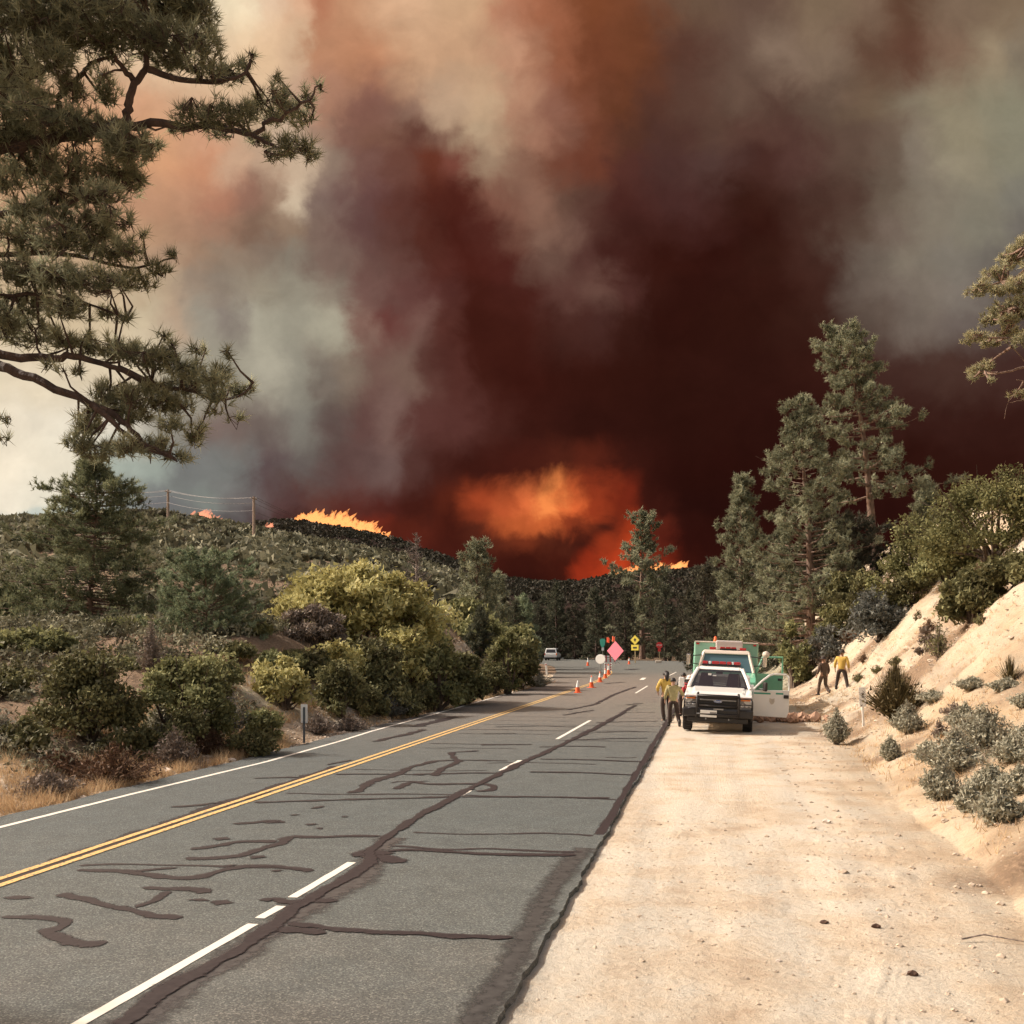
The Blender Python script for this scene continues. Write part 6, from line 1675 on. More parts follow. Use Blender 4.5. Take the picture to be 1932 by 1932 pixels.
def white_truck():
    Y = 30.2; x = (1352 - CX) / FP * Y
    t = empty("pickup_truck", (x, Y, gz(x, Y) + 0.0), (0, math.radians(2.6), HEAD + math.radians(-1.0)), "white pickup truck facing the viewer with red light bar, black grille guard and open door", "truck")
    # body with wheel openings
    side = [(0.10, 0.62), (0.02, 0.95), (0.16, 1.12), (1.42, 1.24), (3.35, 1.26), (3.36, 1.34), (5.75, 1.34), (5.78, 0.62)] + [(5.15, 0.55)] + arch(4.65, 0.42, 0.47)[::-1] + [(4.1, 0.50), (1.6, 0.50)] + arch(1.02, 0.42, 0.49)[::-1] + [(0.45, 0.55)]
    mb = MB(); mb.prism(side, 0, -0.95, 0.95)
    part("body", mb, M_WHITE, t, 0.035)
    # hood with raised centre
    mb = MB(); hull8(mb, [(-0.82, 0.12, 1.08), (0.82, 0.12, 1.08), (0.82, 1.44, 1.2), (-0.82, 1.44, 1.2)], [(-0.66, 0.22, 1.18), (0.66, 0.22, 1.18), (0.72, 1.42, 1.285), (-0.72, 1.42, 1.285)])
    part("hood", mb, M_WHITE, t, 0.03)
    # cab: pillars and roof as a shell around the glass
    mb = MB()
    B = [(-0.90, 1.40, 1.24), (0.90, 1.40, 1.24), (0.90, 3.34, 1.26), (-0.90, 3.34, 1.26)]
    T = [(-0.66, 2.02, 1.80), (0.66, 2.02, 1.80), (0.66, 3.22, 1.80), (-0.66, 3.22, 1.80)]
    for i in range(4):
        mb = MB(); mb.tube([B[i], ((B[i][0] + T[i][0]) / 2 * 1.015, (B[i][1] + T[i][1]) / 2, (B[i][2] + T[i][2]) / 2 + 0.01), T[i]], 0.055, 8); part("window_pillar", mb, M_WHITE, t)
    for sx in (-1, 1):
        mb = MB(); mb.tube([(sx * 0.82, 2.5, 1.25), (sx * 0.65, 2.55, 1.8)], 0.05, 6); part("window_pillar", mb, M_WHITE, t)
    mb = MB(); hull8(mb, [(-0.72, 1.96, 1.775), (0.72, 1.96, 1.775), (0.72, 3.3, 1.775), (-0.72, 3.3, 1.775)], [(-0.60, 2.08, 1.865), (0.60, 2.08, 1.865), (0.60, 3.22, 1.865), (-0.60, 3.22, 1.865)])
    part("roof", mb, M_WHITE, t, 0.03)
    mb = MB(); mb.add([(-0.86, 1.405, 1.26), (0.86, 1.405, 1.26), (0.63, 1.99, 1.775), (-0.63, 1.99, 1.775)], [[0, 1, 2, 3]])
    part("windscreen", mb, M_GLASS_DARK, t)
    mb = MB(); mb.add([(-0.885, 1.5, 1.27), (-0.885, 3.25, 1.27), (-0.67, 3.18, 1.78), (-0.67, 2.05, 1.78)], [[0, 1, 2, 3]]); part("side_window", mb, M_GLASS_DARK, t)
    mb = MB(); mb.add([(0.885, 2.52, 1.27), (0.885, 3.25, 1.27), (0.67, 3.18, 1.78), (0.67, 2.55, 1.78)], [[0, 1, 2, 3]]); part("side_window", mb, M_GLASS_DARK, t)
    boxp("dashboard", (0, 1.75, 1.24), (1.55, 0.5, 0.12), M_SEAT, t, 0.02)
    for sx in (-0.42, 0.42):
        mb = MB(); hull8(mb, [(sx - 0.24, 2.55, 1.2), (sx + 0.24, 2.55, 1.2), (sx + 0.24, 2.7, 1.2), (sx - 0.24, 2.7, 1.2)], [(sx - 0.16, 2.72, 1.66), (sx + 0.16, 2.72, 1.66), (sx + 0.16, 2.8, 1.66), (sx - 0.16, 2.8, 1.66)]); part("seat", mb, M_SEAT, t, 0.03)
    boxp("rear_view_mirror", (-0.02, 1.93, 1.69), (0.2, 0.03, 0.07), M_BLACK, t, 0.01)
    boxp("pale_patch", (-0.30, 1.80, 1.63), (0.10, 0.01, 0.07), M_PLATE, t, 0.0); boxp("pale_patch", (-0.16, 1.78, 1.55), (0.10, 0.01, 0.14), M_PLATE, t, 0.0)  # small pale boxes added behind the windscreen as pale spots
    # grille and its guard
    boxp("grille_surround", (0, 0.015, 0.905), (1.12, 0.10, 0.42), M_BLACK, t, 0.03)
    for z in (0.78, 0.87, 0.96, 1.05):
        boxp("grille_bar", (0, -0.045, z), (1.02, 0.03, 0.035), M_GREY if z == 0.96 else M_BLACK, t, 0.008)
    mb = MB(); mb.lathe([(0.001, -0.02), (0.06, -0.02), (0.068, 0.0), (0.07, 0.012)], (0, 0, 0), 1, 28)
    bd = part("badge", mb, M_CHROME, t); bd.location = (0, -0.075, 0.925); bd.scale = (1.9, 1, 0.72)
    mb = MB(); mb.lathe([(0.001, -0.026), (0.058, -0.024), (0.06, -0.018)], (0, 0, 0), 1, 28); o = part("badge_face", mb, M_PLATE_B, bd)
    plate_text("Ford", 0.085, M_PLATE, bd, (0, -0.03, 0), (math.radians(90), 0, 0), "badge_lettering").scale = (0.62, 1.35, 1)
    g = MB()
    for sx in (-0.58, 0.58):
        g.tube([(sx, -0.14, 0.44), (sx, -0.20, 0.8), (sx, -0.16, 1.08), (sx * 0.97, -0.06, 1.15)], 0.034, 8)
        for z in (0.70, 0.86, 1.02):
            g.tube([(sx, -0.18, z), (sx * 1.35, -0.15, z + 0.01), (sx * 1.62, -0.03, z)], 0.020, 6)
        g.tube([(sx * 1.62, -0.03, 0.68), (sx * 1.64, -0.03, 0.86), (sx * 1.60, -0.03, 1.05)], 0.024, 6)
    for z in (0.56, 0.80, 1.08):
        g.tube([(-0.58, -0.19, z), (0, -0.21, z), (0.58, -0.19, z)], 0.026, 8)
    part("grille_guard", g, M_BLACK, t, smooth=True)
    for s in (-1, 1):
        mb = MB(); hull8(mb, [(s * 0.60, -0.01, 0.72), (s * 0.95, 0.06, 0.72), (s * 0.96, 0.32, 0.72), (s * 0.60, 0.2, 0.72)], [(s * 0.60, 0.0, 1.07), (s * 0.93, 0.08, 1.07), (s * 0.94, 0.34, 1.07), (s * 0.60, 0.2, 1.07)])
        h = part("headlight", mb, M_GREY, t, 0.015)
        boxp("marker_lens", (s * 0.765, -0.005, 1.005), (0.27, 0.05, 0.07), M_AMBER, h, 0.012, Matrix.Rotation(s * 0.2, 3, 'Z'))
        for q in (0.68, 0.80):
            mb = MB(); mb.lathe([(0.001, -0.03), (0.045, -0.02), (0.058, 0.01), (0.06, 0.03)], (0, 0, 0), 1, 16)
            o = part("lamp_lens", mb, M_LENS, h, smooth=True); o.location = (s * q, 0.0 + (q - 0.6) * 0.25, 0.835)
        mb = MB(); mb.lathe([(0.001, -0.02), (0.04, -0.015), (0.05, 0.02)], (0, 0, 0), 1, 14); o = part("fog_lamp", mb, M_LENS, t); o.location = (s * 0.66, -0.12, 0.55)
        # mirrors: tall towing mirrors on two arms
        if s < 0:
            m = boxp("door_mirror", (s * 1.13, 1.72, 1.36), (0.17, 0.10, 0.30), M_WHITE, t, 0.03); boxp("mirror_glass", (s * 1.13, 1.776, 1.35), (0.12, 0.012, 0.2), M_BLACK, m, 0.0)
            g = MB(); g.tube([(s * 0.9, 1.72, 1.30), (s * 1.08, 1.72, 1.30)], 0.02, 6); g.tube([(s * 0.88, 1.72, 1.42), (s * 1.08, 1.72, 1.42)], 0.02, 6); part("mirror_arm", g, M_BLACK, t)
        # wheel arches
        for cy in (1.02, 4.65):
            g = MB(); a = np.linspace(-0.15, math.pi + 0.15, 12); g.tube([(s * 0.965, cy - 0.50 * math.cos(q), 0.42 + 0.50 * math.sin(q)) for q in a], 0.035, 5); part("wheel_flare", g, M_BLACK, t)
            wheel(t, s * 0.86, cy, 0.405, 0.27, s)
    boxp("bumper", (0, -0.04, 0.60), (1.98, 0.24, 0.25), M_BLACK, t, 0.05)
    boxp("air_dam", (0, 0.05, 0.40), (1.70, 0.15, 0.16), M_BLACK, t, 0.03)
    boxp("chassis", (0, 2.9, 0.46), (1.2, 5.2, 0.16), M_BLACK, t, 0.03)
    boxp("axle", (0, 1.02, 0.36), (1.6, 0.14, 0.14), M_BLACK, t, 0.03)
    for sx in (-0.32, 0.32):
        g = MB(); g.tube([(sx, -0.16, 0.44), (sx, -0.22, 0.42), (sx, -0.22, 0.47)], 0.018, 6); part("tow_hook", g, M_GREY, t)
    p = boxp("licence_plate", (-0.25, -0.205, 0.575), (0.46, 0.015, 0.20), M_PLATE, t, 0.006)
    boxp("plate_strip", (-0.12, -0.216, 0.60), (0.18, 0.006, 0.05), M_GREY, p, 0)
    boxp("winch_plate", (0.02, -0.19, 0.71), (0.28, 0.02, 0.04), M_GREY, t, 0.004)
    # light bar
    lb = boxp("light_bar", (0.02, 2.28, 1.91), (1.16, 0.26, 0.07), M_BLACK, t, 0.02)
    for c, w, m in ((-0.48, 0.16, M_REDL), (-0.34, 0.08, M_LENS), (-0.17, 0.22, M_REDL), (0.05, 0.20, M_REDL), (0.24, 0.14, M_REDL), (0.345, 0.06, M_LENS), (0.48, 0.19, M_REDL)):
        boxp("light_module", (0.02 + c, 2.27, 1.985), (w, 0.25, 0.085), m, lb, 0.02)
    for sx in (-0.45, 0.45): boxp("bar_foot", (0.02 + sx, 2.28, 1.86), (0.06, 0.12, 0.05), M_BLACK, lb, 0.005)
    mb = MB(); mb.tube([(0.55, 1.35, 1.24), (0.56, 1.40, 2.05)], [0.008, 0.004], 5); part("antenna", mb, M_BLACK, t)
    # utility box behind the cab
    boxp("utility_box", (0, 4.55, 1.45), (1.84, 2.2, 0.22), M_WHITE, t, 0.03)
    # dark panel painted as the shaded opening where the door was
    boxp("door_opening_shade", (0.948, 1.98, 0.90), (0.012, 1.02, 0.66), M_SEAT, t, 0.0)
    # open driver door, hinged at its front edge
    d = empty("door", (0.955, 1.46, 0.0), (0, 0, math.radians(-76))); d.parent = t
    mb = MB(); prof = [(0.0, 0.48), (0.03, 1.24), (1.12, 1.27), (1.12, 0.62), (1.06, 0.46)]
    mb.prism(prof, 0, -0.035, 0.035); part("door_panel", mb, M_WHITE, d, 0.015)
    g = MB(); g.tube([(0, 0.02, 1.24), (-0.02, 0.30, 1.52), (-0.06, 0.52, 1.69), (-0.10, 0.66, 1.735), (-0.10, 1.02, 1.735), (-0.06, 1.10, 1.66), (0, 1.11, 1.26)], 0.032, 6); part("window_frame", g, M_WHITE, d)
    mb = MB(); mb.add([(0, 0.05, 1.25), (0, 1.09, 1.27), (-0.09, 1.06, 1.71), (-0.10, 0.62, 1.71), (-0.03, 0.32, 1.51)], [[0, 1, 2, 3, 4]]); part("door_window", mb, M_GLASS_CLEAR, d)
    boxp("door_handle", (0.05, 1.02, 1.08), (0.05, 0.15, 0.10), M_BLACK, d, 0.015)
    m_ = boxp("door_mirror", (0.17, 0.34, 1.36), (0.28, 0.09, 0.27), M_BLACK, d, 0.04)
    g = MB(); g.tube([(0.02, 0.2, 1.28), (0.12, 0.3, 1.28)], 0.02, 6); part("mirror_arm", g, M_BLACK, d)
    boxp("green_stripe", (0.038, 0.30, 1.155), (0.006, 0.50, 0.05), M_TEALST, d, 0); boxp("green_stripe", (0.038, 0.82, 1.165), (0.006, 0.22, 0.05), M_TEALST, d, 0)
    mb = MB(); mb.prism([(-0.075, 0.09), (0.0, 0.075), (0.075, 0.09), (0.08, 0.0), (0.045, -0.07), (0.0, -0.095), (-0.045, -0.07), (-0.08, 0.0)], 0, 0.036, 0.041)
    o = part("shield_emblem", mb, M_SEAL_P, d); o.location = (0, 0.60, 0.93)
    for nm in d.children: pass
    # an Empty cannot show: make the door panel itself the part that carries the rest
    dp = [c for c in d.children if c.name.startswith("door_panel")][0]
    for c in list(d.children):
        if c is not dp:
            c.parent = dp
    dp.parent = t; dp.location = d.location; dp.rotation_euler = d.rotation_euler; dp.name = "door"
    bpy.data.objects.remove(d)
    return t


white_truck()


def fire_engine():
    Y = 38.0; x = (1367 - CX) / FP * Y
    t = empty("fire_engine", (x, Y, gz(x, Y) + 0.02), (0, math.radians(2.2), HEAD), "green and cream wildland fire engine parked behind the white pickup", "fire engine")
    # cab
    mb = MB(); side = [(0.0, 0.70), (-0.02, 1.20), (0.18, 1.36), (1.10, 1.50), (3.0, 1.52), (3.0, 0.65), (1.95, 0.65)] + arch(1.25, 0.52, 0.60)[::-1] + [(0.6, 0.65)]
    mb.prism(side, 0, -1.06, 1.06); part("lower_cab", mb, M_GREEN, t, 0.04)
    B = [(-1.0, 1.15, 1.5), (1.0, 1.15, 1.5), (1.0, 2.95, 1.5), (-1.0, 2.95, 1.5)]; T = [(-0.82, 1.5, 2.2), (0.82, 1.5, 2.2), (0.86, 2.9, 2.2), (-0.86, 2.9, 2.2)]
    mb = MB()
    for i in range(4):
        mb = MB(); mb.tube([B[i], T[i]], 0.06, 6); part("window_pillar", mb, M_CREAM, t)
    mb = MB(); hull8(mb, [(-0.90, 1.42, 2.16), (0.90, 1.42, 2.16), (0.92, 2.98, 2.16), (-0.92, 2.98, 2.16)], [(-0.82, 1.52, 2.30), (0.82, 1.52, 2.30), (0.84, 2.92, 2.30), (-0.84, 2.92, 2.30)]); part("cab_roof", mb, M_CREAM, t, 0.04)
    mb = MB(); mb.add([(-0.95, 1.16, 1.52), (0.95, 1.16, 1.52), (0.78, 1.49, 2.15), (-0.78, 1.49, 2.15)], [[0, 1, 2, 3]]); part("windscreen", mb, M_GLASS_TEAL, t)
    for s in (-1, 1):
        mb = MB(); mb.add([(s * 0.99, 1.25, 1.54), (s * 0.99, 2.9, 1.54), (s * 0.86, 2.85, 2.14), (s * 0.83, 1.55, 2.14)], [[0, 1, 2, 3]]); part("side_window", mb, M_GLASS_DARK, t)
        for c, w in ((0.55, 0.02),): g = MB(); g.tube([(s * 0.1, 1.17, 1.56), (s * c, 1.28, 1.80)], w * 0.6, 5); part("wiper", g, M_BLACK, t)
    # box body, wider and taller than the cab
    mb = MB(); hull8(mb, [(-1.22, 3.1, 0.7), (1.22, 3.1, 0.7), (1.22, 7.2, 0.7), (-1.22, 7.2, 0.7)], [(-1.22, 3.1, 2.62), (1.22, 3.1, 2.62), (1.22, 7.2, 2.62), (-1.22, 7.2, 2.62)]); part("box_body", mb, M_GREEN_PALE, t, 0.06)
    g = MB(); g.tube([(-1.2, 3.08, 2.6), (1.2, 3.08, 2.6)], 0.03, 6); part("edge_trim", g, M_CREAM, t)
    for s in (-1, 1): boxp("marker_lamp", (s * 1.08, 3.06, 2.52), (0.12, 0.05, 0.06), M_REDL, t, 0.01)
    for z in (1.3, 1.9):
        boxp("locker_door", (-1.235, 5.2, z), (0.02, 3.4, 0.5), M_GREEN, t, 0.01)
    # roof unit and lights
    boxp("roof_unit", (0.10, 2.6, 2.49), (1.0, 1.0, 0.36), M_AC, t, 0.05)
    for sx in (-0.55, 0.55): boxp("warning_light", (sx + 0.05, 1.72, 2.36), (0.24, 0.14, 0.10), M_REDL, t, 0.02)
    lb = boxp("light_bar", (0.06, 1.65, 2.345), (0.62, 0.16, 0.08), M_BLACK, t, 0.02)
    for sx in (-0.2, 0, 0.2): boxp("light_module", (0.06 + sx, 1.63, 2.40), (0.18, 0.16, 0.06), M_REDL, lb, 0.01)
    mb = MB(); mb.lathe([(0.07, 0), (0.07, 0.03), (0.06, 0.05), (0.055, 0.16), (0.03, 0.2), (0.001, 0.205)], (-0.42, 3.4, 2.62), sides=14); part("beacon", mb, M_ORANGE, t, smooth=True)
    # nose
    boxp("grille", (0, -0.03, 1.0), (1.1, 0.06, 0.42), M_BLACK, t, 0.02); boxp("bumper", (0, -0.1, 0.62), (2.1, 0.3, 0.28), M_CHROME, t, 0.04)
    for s in (-1, 1):
        o = boxp("headlight", (s * 0.82, -0.03, 1.0), (0.34, 0.06, 0.24), M_LENS, t, 0.02)
        for cy in (1.25, 5.6): wheel(t, s * 0.95, cy, 0.49, 0.28, s)
        g = MB(); g.tube([(s * 0.98, 1.35, 1.75), (s * 1.35, 1.25, 1.80)], 0.018, 5); g.tube([(s * 0.9, 1.4, 2.1), (s * 1.35, 1.25, 2.06)], 0.018, 5); part("mirror_arm", g, M_BLACK, t)
        boxp("door_mirror", (s * 1.38, 1.25, 1.93), (0.15, 0.12, 0.40), M_CHROME, t, 0.03)
    g = MB(); g.lathe([(0.001, -0.07), (0.11, -0.03), (0.13, 0.0), (0.12, 0.03)], (1.42, 1.22, 2.2), 1, 16); part("round_mirror", g, M_CREAM, t, smooth=True)
    # open door on the right with its window frame
    mb = MB(); prof = [(0.0, 0.72), (0.02, 1.50), (1.02, 1.50), (1.02, 0.72)]
    mb.prism(prof, 0, -0.03, 0.03); dp = part("door", mb, M_GREEN, t, 0.02)
    dp.location = (1.07, 1.30, 0); dp.rotation_euler = (0, 0, math.radians(-80))
    g = MB(); g.tube([(0, 0.03, 1.50), (-0.03, 0.25, 2.1), (-0.03, 0.98, 2.12), (0, 1.0, 1.5)], 0.04, 6); part("window_frame", g, M_GREEN, dp)
    mb = MB(); mb.add([(0, 0.05, 1.5), (0, 0.98, 1.5), (-0.03, 0.96, 2.1), (-0.03, 0.27, 2.1)], [[0, 1, 2, 3]]); part("door_window", mb, M_GLASS_CLEAR, dp)
    boxp("door_handle", (0.04, 0.9, 1.3), (0.04, 0.14, 0.08), M_BLACK, dp, 0.01)


fire_engine()


def far_suv():
    Y = 160.0; x = (1039 - CX) / FP * Y
    t = empty("parked_suv", (x, Y, 0.0), (0, 0, math.radians(-10)), "white utility vehicle parked on the far left road beyond the bank", "car")
    mb = MB(); mb.prism([(0, 0.45), (0.0, 1.0), (0.15, 1.15), (3.7, 1.1), (4.6, 0.95), (4.7, 0.45)] , 0, -0.95, 0.95); part("body", mb, M_WHITE, t, 0.06)
    mb = MB(); hull8(mb, [(-0.92, 0.05, 1.1), (0.92, 0.05, 1.1), (0.92, 3.4, 1.1), (-0.92, 3.4, 1.1)], [(-0.76, 0.30, 1.85), (0.76, 0.30, 1.85), (0.76, 2.6, 1.85), (-0.76, 2.6, 1.85)]); part("cabin", mb, M_WHITE, t, 0.06)
    mb = MB(); mb.add([(-0.74, 0.07, 1.2), (0.74, 0.07, 1.2), (0.64, 0.24, 1.68), (-0.64, 0.24, 1.68)], [[0, 1, 2, 3]]); part("rear_window", mb, M_GLASS_DARK, t)
    for s in (-1, 1):
        mb = MB(); mb.add([(s * 0.93, 0.4, 1.2), (s * 0.93, 3.1, 1.2), (s * 0.82, 2.6, 1.7), (s * 0.82, 0.5, 1.7)], [[0, 1, 2, 3]]); part("side_window", mb, M_GLASS_DARK, t)
        boxp("tail_lamp", (s * 0.88, -0.01, 0.95), (0.14, 0.06, 0.30), M_REDL if s < 0 else M_AMBER, t, 0.02)
        for cy in (0.95, 3.75): wheel(t, s * 0.86, cy, 0.36, 0.24, s)
    boxp("bumper", (0, -0.05, 0.5), (1.85, 0.2, 0.22), M_GREY, t, 0.04); boxp("licence_plate", (0, -0.02, 0.82), (0.3, 0.03, 0.14), M_PLATE, t, 0)


far_suv()

# ------------------------------------------------------------------ signs, cones, markers
M_POST = paint("steel_post", (0.20, 0.19, 0.17), 0.5, 0.4)
M_POST_BLUE = paint("dark_post", (0.06, 0.075, 0.09), 0.6)
M_WOODPOST = paint("sign_post_wood", (0.36, 0.28, 0.16), 0.9)
M_PINK = paint("fluorescent_pink_sheet", (0.97, 0.24, 0.31), 0.6, var=0.04)
M_YELLOW = paint("yellow_sign_sheet", (0.80, 0.66, 0.10), 0.5, var=0.05)
M_SIGNGREEN = paint("green_sign_sheet", (0.10, 0.52, 0.38), 0.5, var=0.05)
M_SIGNWHITE = paint("white_sign_sheet", (0.80, 0.80, 0.76), 0.5, var=0.04)
M_SIGNRED = paint("red_sign_sheet", (0.55, 0.03, 0.03), 0.5, var=0.05)
M_FLAG = paint("orange_flag_cloth", (0.90, 0.14, 0.06), 0.8)
M_INK = paint("sign_black", (0.02, 0.02, 0.02), 0.6)


def ngon(n, r, rot=0.0, sx=1.0, sy=1.0):
    return [(r * sx * math.cos(rot + k * 2 * math.pi / n), r * sy * math.sin(rot + k * 2 * math.pi / n)) for k in range(n)]


def plate(name, poly, y0, y1, mat, parent, loc=(0, 0, 0)):
    mb = MB(); mb.prism(poly, 1, y0, y1); o = part(name, mb, mat, parent); o.location = loc; return o


def cone(px, base, h, label):
    p = G(px, base); Y = p.y; H = h / FP * Y
    t = empty("traffic_cone", p, (0, 0, px), label, "traffic cone", "traffic cones along the centre line"); 
    mb = MB(); mb.box((0, 0, 0.015), (0.38, 0.38, 0.03)); part("base", mb, M_ORANGE, t, 0.01)
    k = 0.145
    mb = MB(); mb.lathe([(k, 0.03), (k * 0.62, H * 0.47)], sides=18); part("lower_cone", mb, M_ORANGE, t, smooth=True)
    mb = MB(); mb.lathe([(k * 0.64, H * 0.46), (k * 0.28, H * 0.86)], sides=18); part("reflective_sleeve", mb, M_SIGNWHITE, t, smooth=True)
    mb = MB(); mb.lathe([(k * 0.27, H * 0.86), (k * 0.16, H), (0.001, H)], sides=18); part("tip", mb, M_SIGNWHITE if px < 1110 else M_ORANGE, t, smooth=True)


cone(1090, 1307, 23, "nearest orange and white traffic cone on the yellow centre line")
cone(1116, 1297.5, 23, "second nearest traffic cone on the yellow centre line")
cone(1132, 1287, 20, "third traffic cone along the curve of the centre line")
cone(1142, 1279.5, 18, "fourth traffic cone where the yellow line curves away")
cone(1148, 1273, 20, "fifth traffic cone, just below the white oval board")
cone(1109, 1256, 15, "small distant cone left of the white oval board")
cone(1187, 1253, 13, "small distant cone between the pink diamond and the yellow sign")


def oval_board():
    p = G(1133, 1274); t = empty("oval_board", p, (0, 0, math.radians(-30)), "blank white oval board on a short stand above the traffic cones", "sign")
    S = p.y / FP
    mb = MB(); mb.prism(ngon(24, 1.0, 0, 10.2 * S, 9.0 * S), 1, -0.03, 0.03); o = part("board", mb, M_SIGNWHITE, t, 0.01); o.location = (0, 0, 30.5 * S)
    mb = MB(); mb.tube([(0, 0.05, 0), (0, 0.05, 26 * S)], 0.03, 8); part("post", mb, M_POST, t)
    mb = MB(); mb.box((0, 0.05, 0.03), (0.8, 0.1, 0.06)); mb.box((0, 0.05, 0.03), (0.1, 0.8, 0.06)); part("base", mb, M_POST, t)


oval_board()


def barricade(px, base, wpx, hpx, label):
    p = G(px, base); S = p.y / FP; W = wpx * S; H = hpx * S
    t = empty("barricade", p, (0, 0, 0.1), label, "barricade")
    for s in (-1, 1):
        for d in (-0.2, 0.2):
            mb = MB(); mb.tube([(s * W * 0.42, d, 0), (s * W * 0.42, 0, H)], 0.03, 6); part("leg", mb, M_SIGNWHITE, t)
    for k, z in enumerate((0.82, 0.5, 0.2)):
        b = boxp("board", (0, -0.06 - 0.12 * (1 - z), H * z), (W, 0.03, H * 0.22), M_SIGNWHITE, t, 0.005)
        for q in (-0.3, 0.0, 0.3): boxp("red_stripe", (W * q, -0.08 - 0.12 * (1 - z), H * z), (W * 0.11, 0.006, H * 0.215), M_SIGNRED, b, 0, Matrix.Rotation(0.5, 3, 'Y'))


barricade(1151, 1250, 26, 14, "red and white striped barricade in front of the pink diamond sign")
barricade(1147, 1266, 15, 15, "small pale red and white barricade above the curve of the cones")


def pink_sign():
    p = G(1161, 1252); S = p.y / FP
    t = empty("road_work_sign", p, (0, 0, math.radians(-38)), "blank fluorescent pink diamond sign with two orange flags beyond the cones", "sign")
    plate("diamond", ngon(4, 18.5 * S, 0), -0.02, 0.02, M_PINK, t, (0, 0, 24 * S))
    mb = MB(); mb.tube([(0, 0.06, 0), (0, 0.06, 52 * S)], 0.035, 6)
    for a in (-1, 1): mb.tube([(0, 0.06, 8 * S), (a * 8 * S, 0.1, 0)], 0.03, 6)
    part("stand", mb, M_POST, t)
    for dx, h in ((-17, 47), (-5, 49)):
        mb = MB(); mb.tube([(0 + dx * 0.3 * S, 0.05, 40 * S), (dx * S, 0.02, (h + 4) * S)], 0.02, 5); part("flag_staff", mb, M_WOODPOST, t)
        n = 8; V = []
        for i in range(n):
            for j in range(4):
                V.append((dx * S + (i / 7 * 7 - 3) * S * 0.9, 0.02 + 0.06 * math.sin(i * 1.3 + dx), (h + 3 - j * 3.2 - 0.25 * i) * S))
        mb = MB(); mb.add(V, [[i * 4 + j, i * 4 + j + 1, i * 4 + 4 + j + 1, i * 4 + 4 + j] for i in range(n - 1) for j in range(3)]); part("flag", mb, M_FLAG, t, smooth=True)


pink_sign()


def yellow_sign():
    p = G(1198, 1251); S = p.y / FP
    t = empty("warning_sign", p, (0, 0, math.radians(-30)), "yellow diamond warning sign with a smaller plaque below, right of the pink diamond", "sign")
    mb = MB(); mb.box((0, 0.08, 24 * S), (0.12, 0.1, 48 * S)); part("post", mb, M_WOODPOST, t)
    d = plate("diamond", ngon(4, 9.2 * S, 0), -0.02, 0.02, M_YELLOW, t, (0, 0, 43.5 * S))
    plate("symbol", [(-0.10, -0.18), (0.10, -0.18), (0.10, 0.0), (0.22, 0.0), (0, 0.26), (-0.22, 0.0), (-0.10, 0.0)], -0.03, -0.02, M_INK, d)
    q = MB(); q.box((0, 0, 29 * S), (15 * S, 0.04, 10.5 * S)); o = part("plaque", q, M_YELLOW, t, 0.02)
    boxp("plaque_legend", (0, -0.025, 29 * S), (8 * S, 0.01, 3 * S), M_INK, o, 0)


yellow_sign()


def stop_sign():
    p = G(1244, 1250.5); S = p.y / FP
    t = empty("stop_sign", p, (0, 0, math.radians(-12)), "small red stop sign on a wooden post at the right of the junction", "sign")
    mb = MB(); mb.box((0, 0.08, 18 * S), (0.11, 0.1, 36 * S)); part("post", mb, M_WOODPOST, t)
    mb = MB(); mb.box((-0.1, 0, 0.18), (0.8, 0.4, 0.36)); part("concrete_footing", mb, M_SEAL_P, t, 0.06)
    o = plate("octagon", ngon(8, 6.4 * S, math.pi / 8), -0.02, 0.02, M_SIGNRED, t, (0, 0, 33 * S))
    plate_text("STOP", 0.30, M_SIGNWHITE, o, (0, -0.025, 0), (math.radians(90), 0, 0))
    boxp("small_plate", (0, 0, 24 * S), (5.5 * S, 0.03, 5 * S), M_SIGNRED, t, 0)


stop_sign()


def green_sign():
    p = G(1137, 1250); S = p.y / FP
    t = empty("route_sign", p, (0, 0, 0), "small green spade-shaped route sign on a post left of the pink diamond", "sign")
    mb = MB(); mb.tube([(0, 0.05, 0), (0, 0.05, 42 * S)], 0.04, 6); part("post", mb, M_POST, t)
    o = plate("panel", [(-5 * S, 6 * S), (-3.5 * S, 9 * S), (3.5 * S, 9 * S), (5 * S, 6 * S), (4.6 * S, -1 * S), (2 * S, -7 * S), (-2 * S, -7 * S), (-4.6 * S, -1 * S)], -0.02, 0.02, M_SIGNGREEN, t, (0, 0, 36 * S))
    boxp("white_panel", (0.3 * S, 0, 25.5 * S), (4.6 * S, 0.03, 6 * S), M_SIGNWHITE, t, 0)


green_sign()


def marker(px, base, top, pw, ph, label, seen_from_behind, tilt=0.0, mat=None):
    Y = base_depth(px, base); x = (px - CX) / FP * Y; z = gz(x, Y); S = Y / FP
    H = (base - top) * S
    t = empty("marker_post", (x, Y, z), (0, tilt, 0.05), label, "marker post")
    fy = -0.03 if seen_from_behind else 0.025
    mb = MB(); mb.box((0, fy, H * 0.5 - 0.1), (0.055, 0.03, H * (0.86 if seen_from_behind else 0.98) + 0.2)); part("post", mb, mat or M_POST_BLUE, t, 0.004)
    o = boxp("panel", (0, 0, H - ph * S / 2), (pw * S, 0.006, ph * S), M_SIGNWHITE, t, 0.002)
    if not seen_from_behind:
        for k in (0.68, 0.50, 0.30):
            boxp("worn_digit", (0.01, -0.006, H - ph * S * (1 - k)), (pw * S * 0.35, 0.004, ph * S * 0.09), M_GREY, o, 0)


marker(574, 1401, 1329, 12.5, 35, "white roadside marker on a dark post at the foot of the left bank", True)
marker(1630, 1371, 1297, 13, 37, "white roadside marker on the sandy slope left of the bristly shrub", False, math.radians(-3), M_SIGNWHITE)
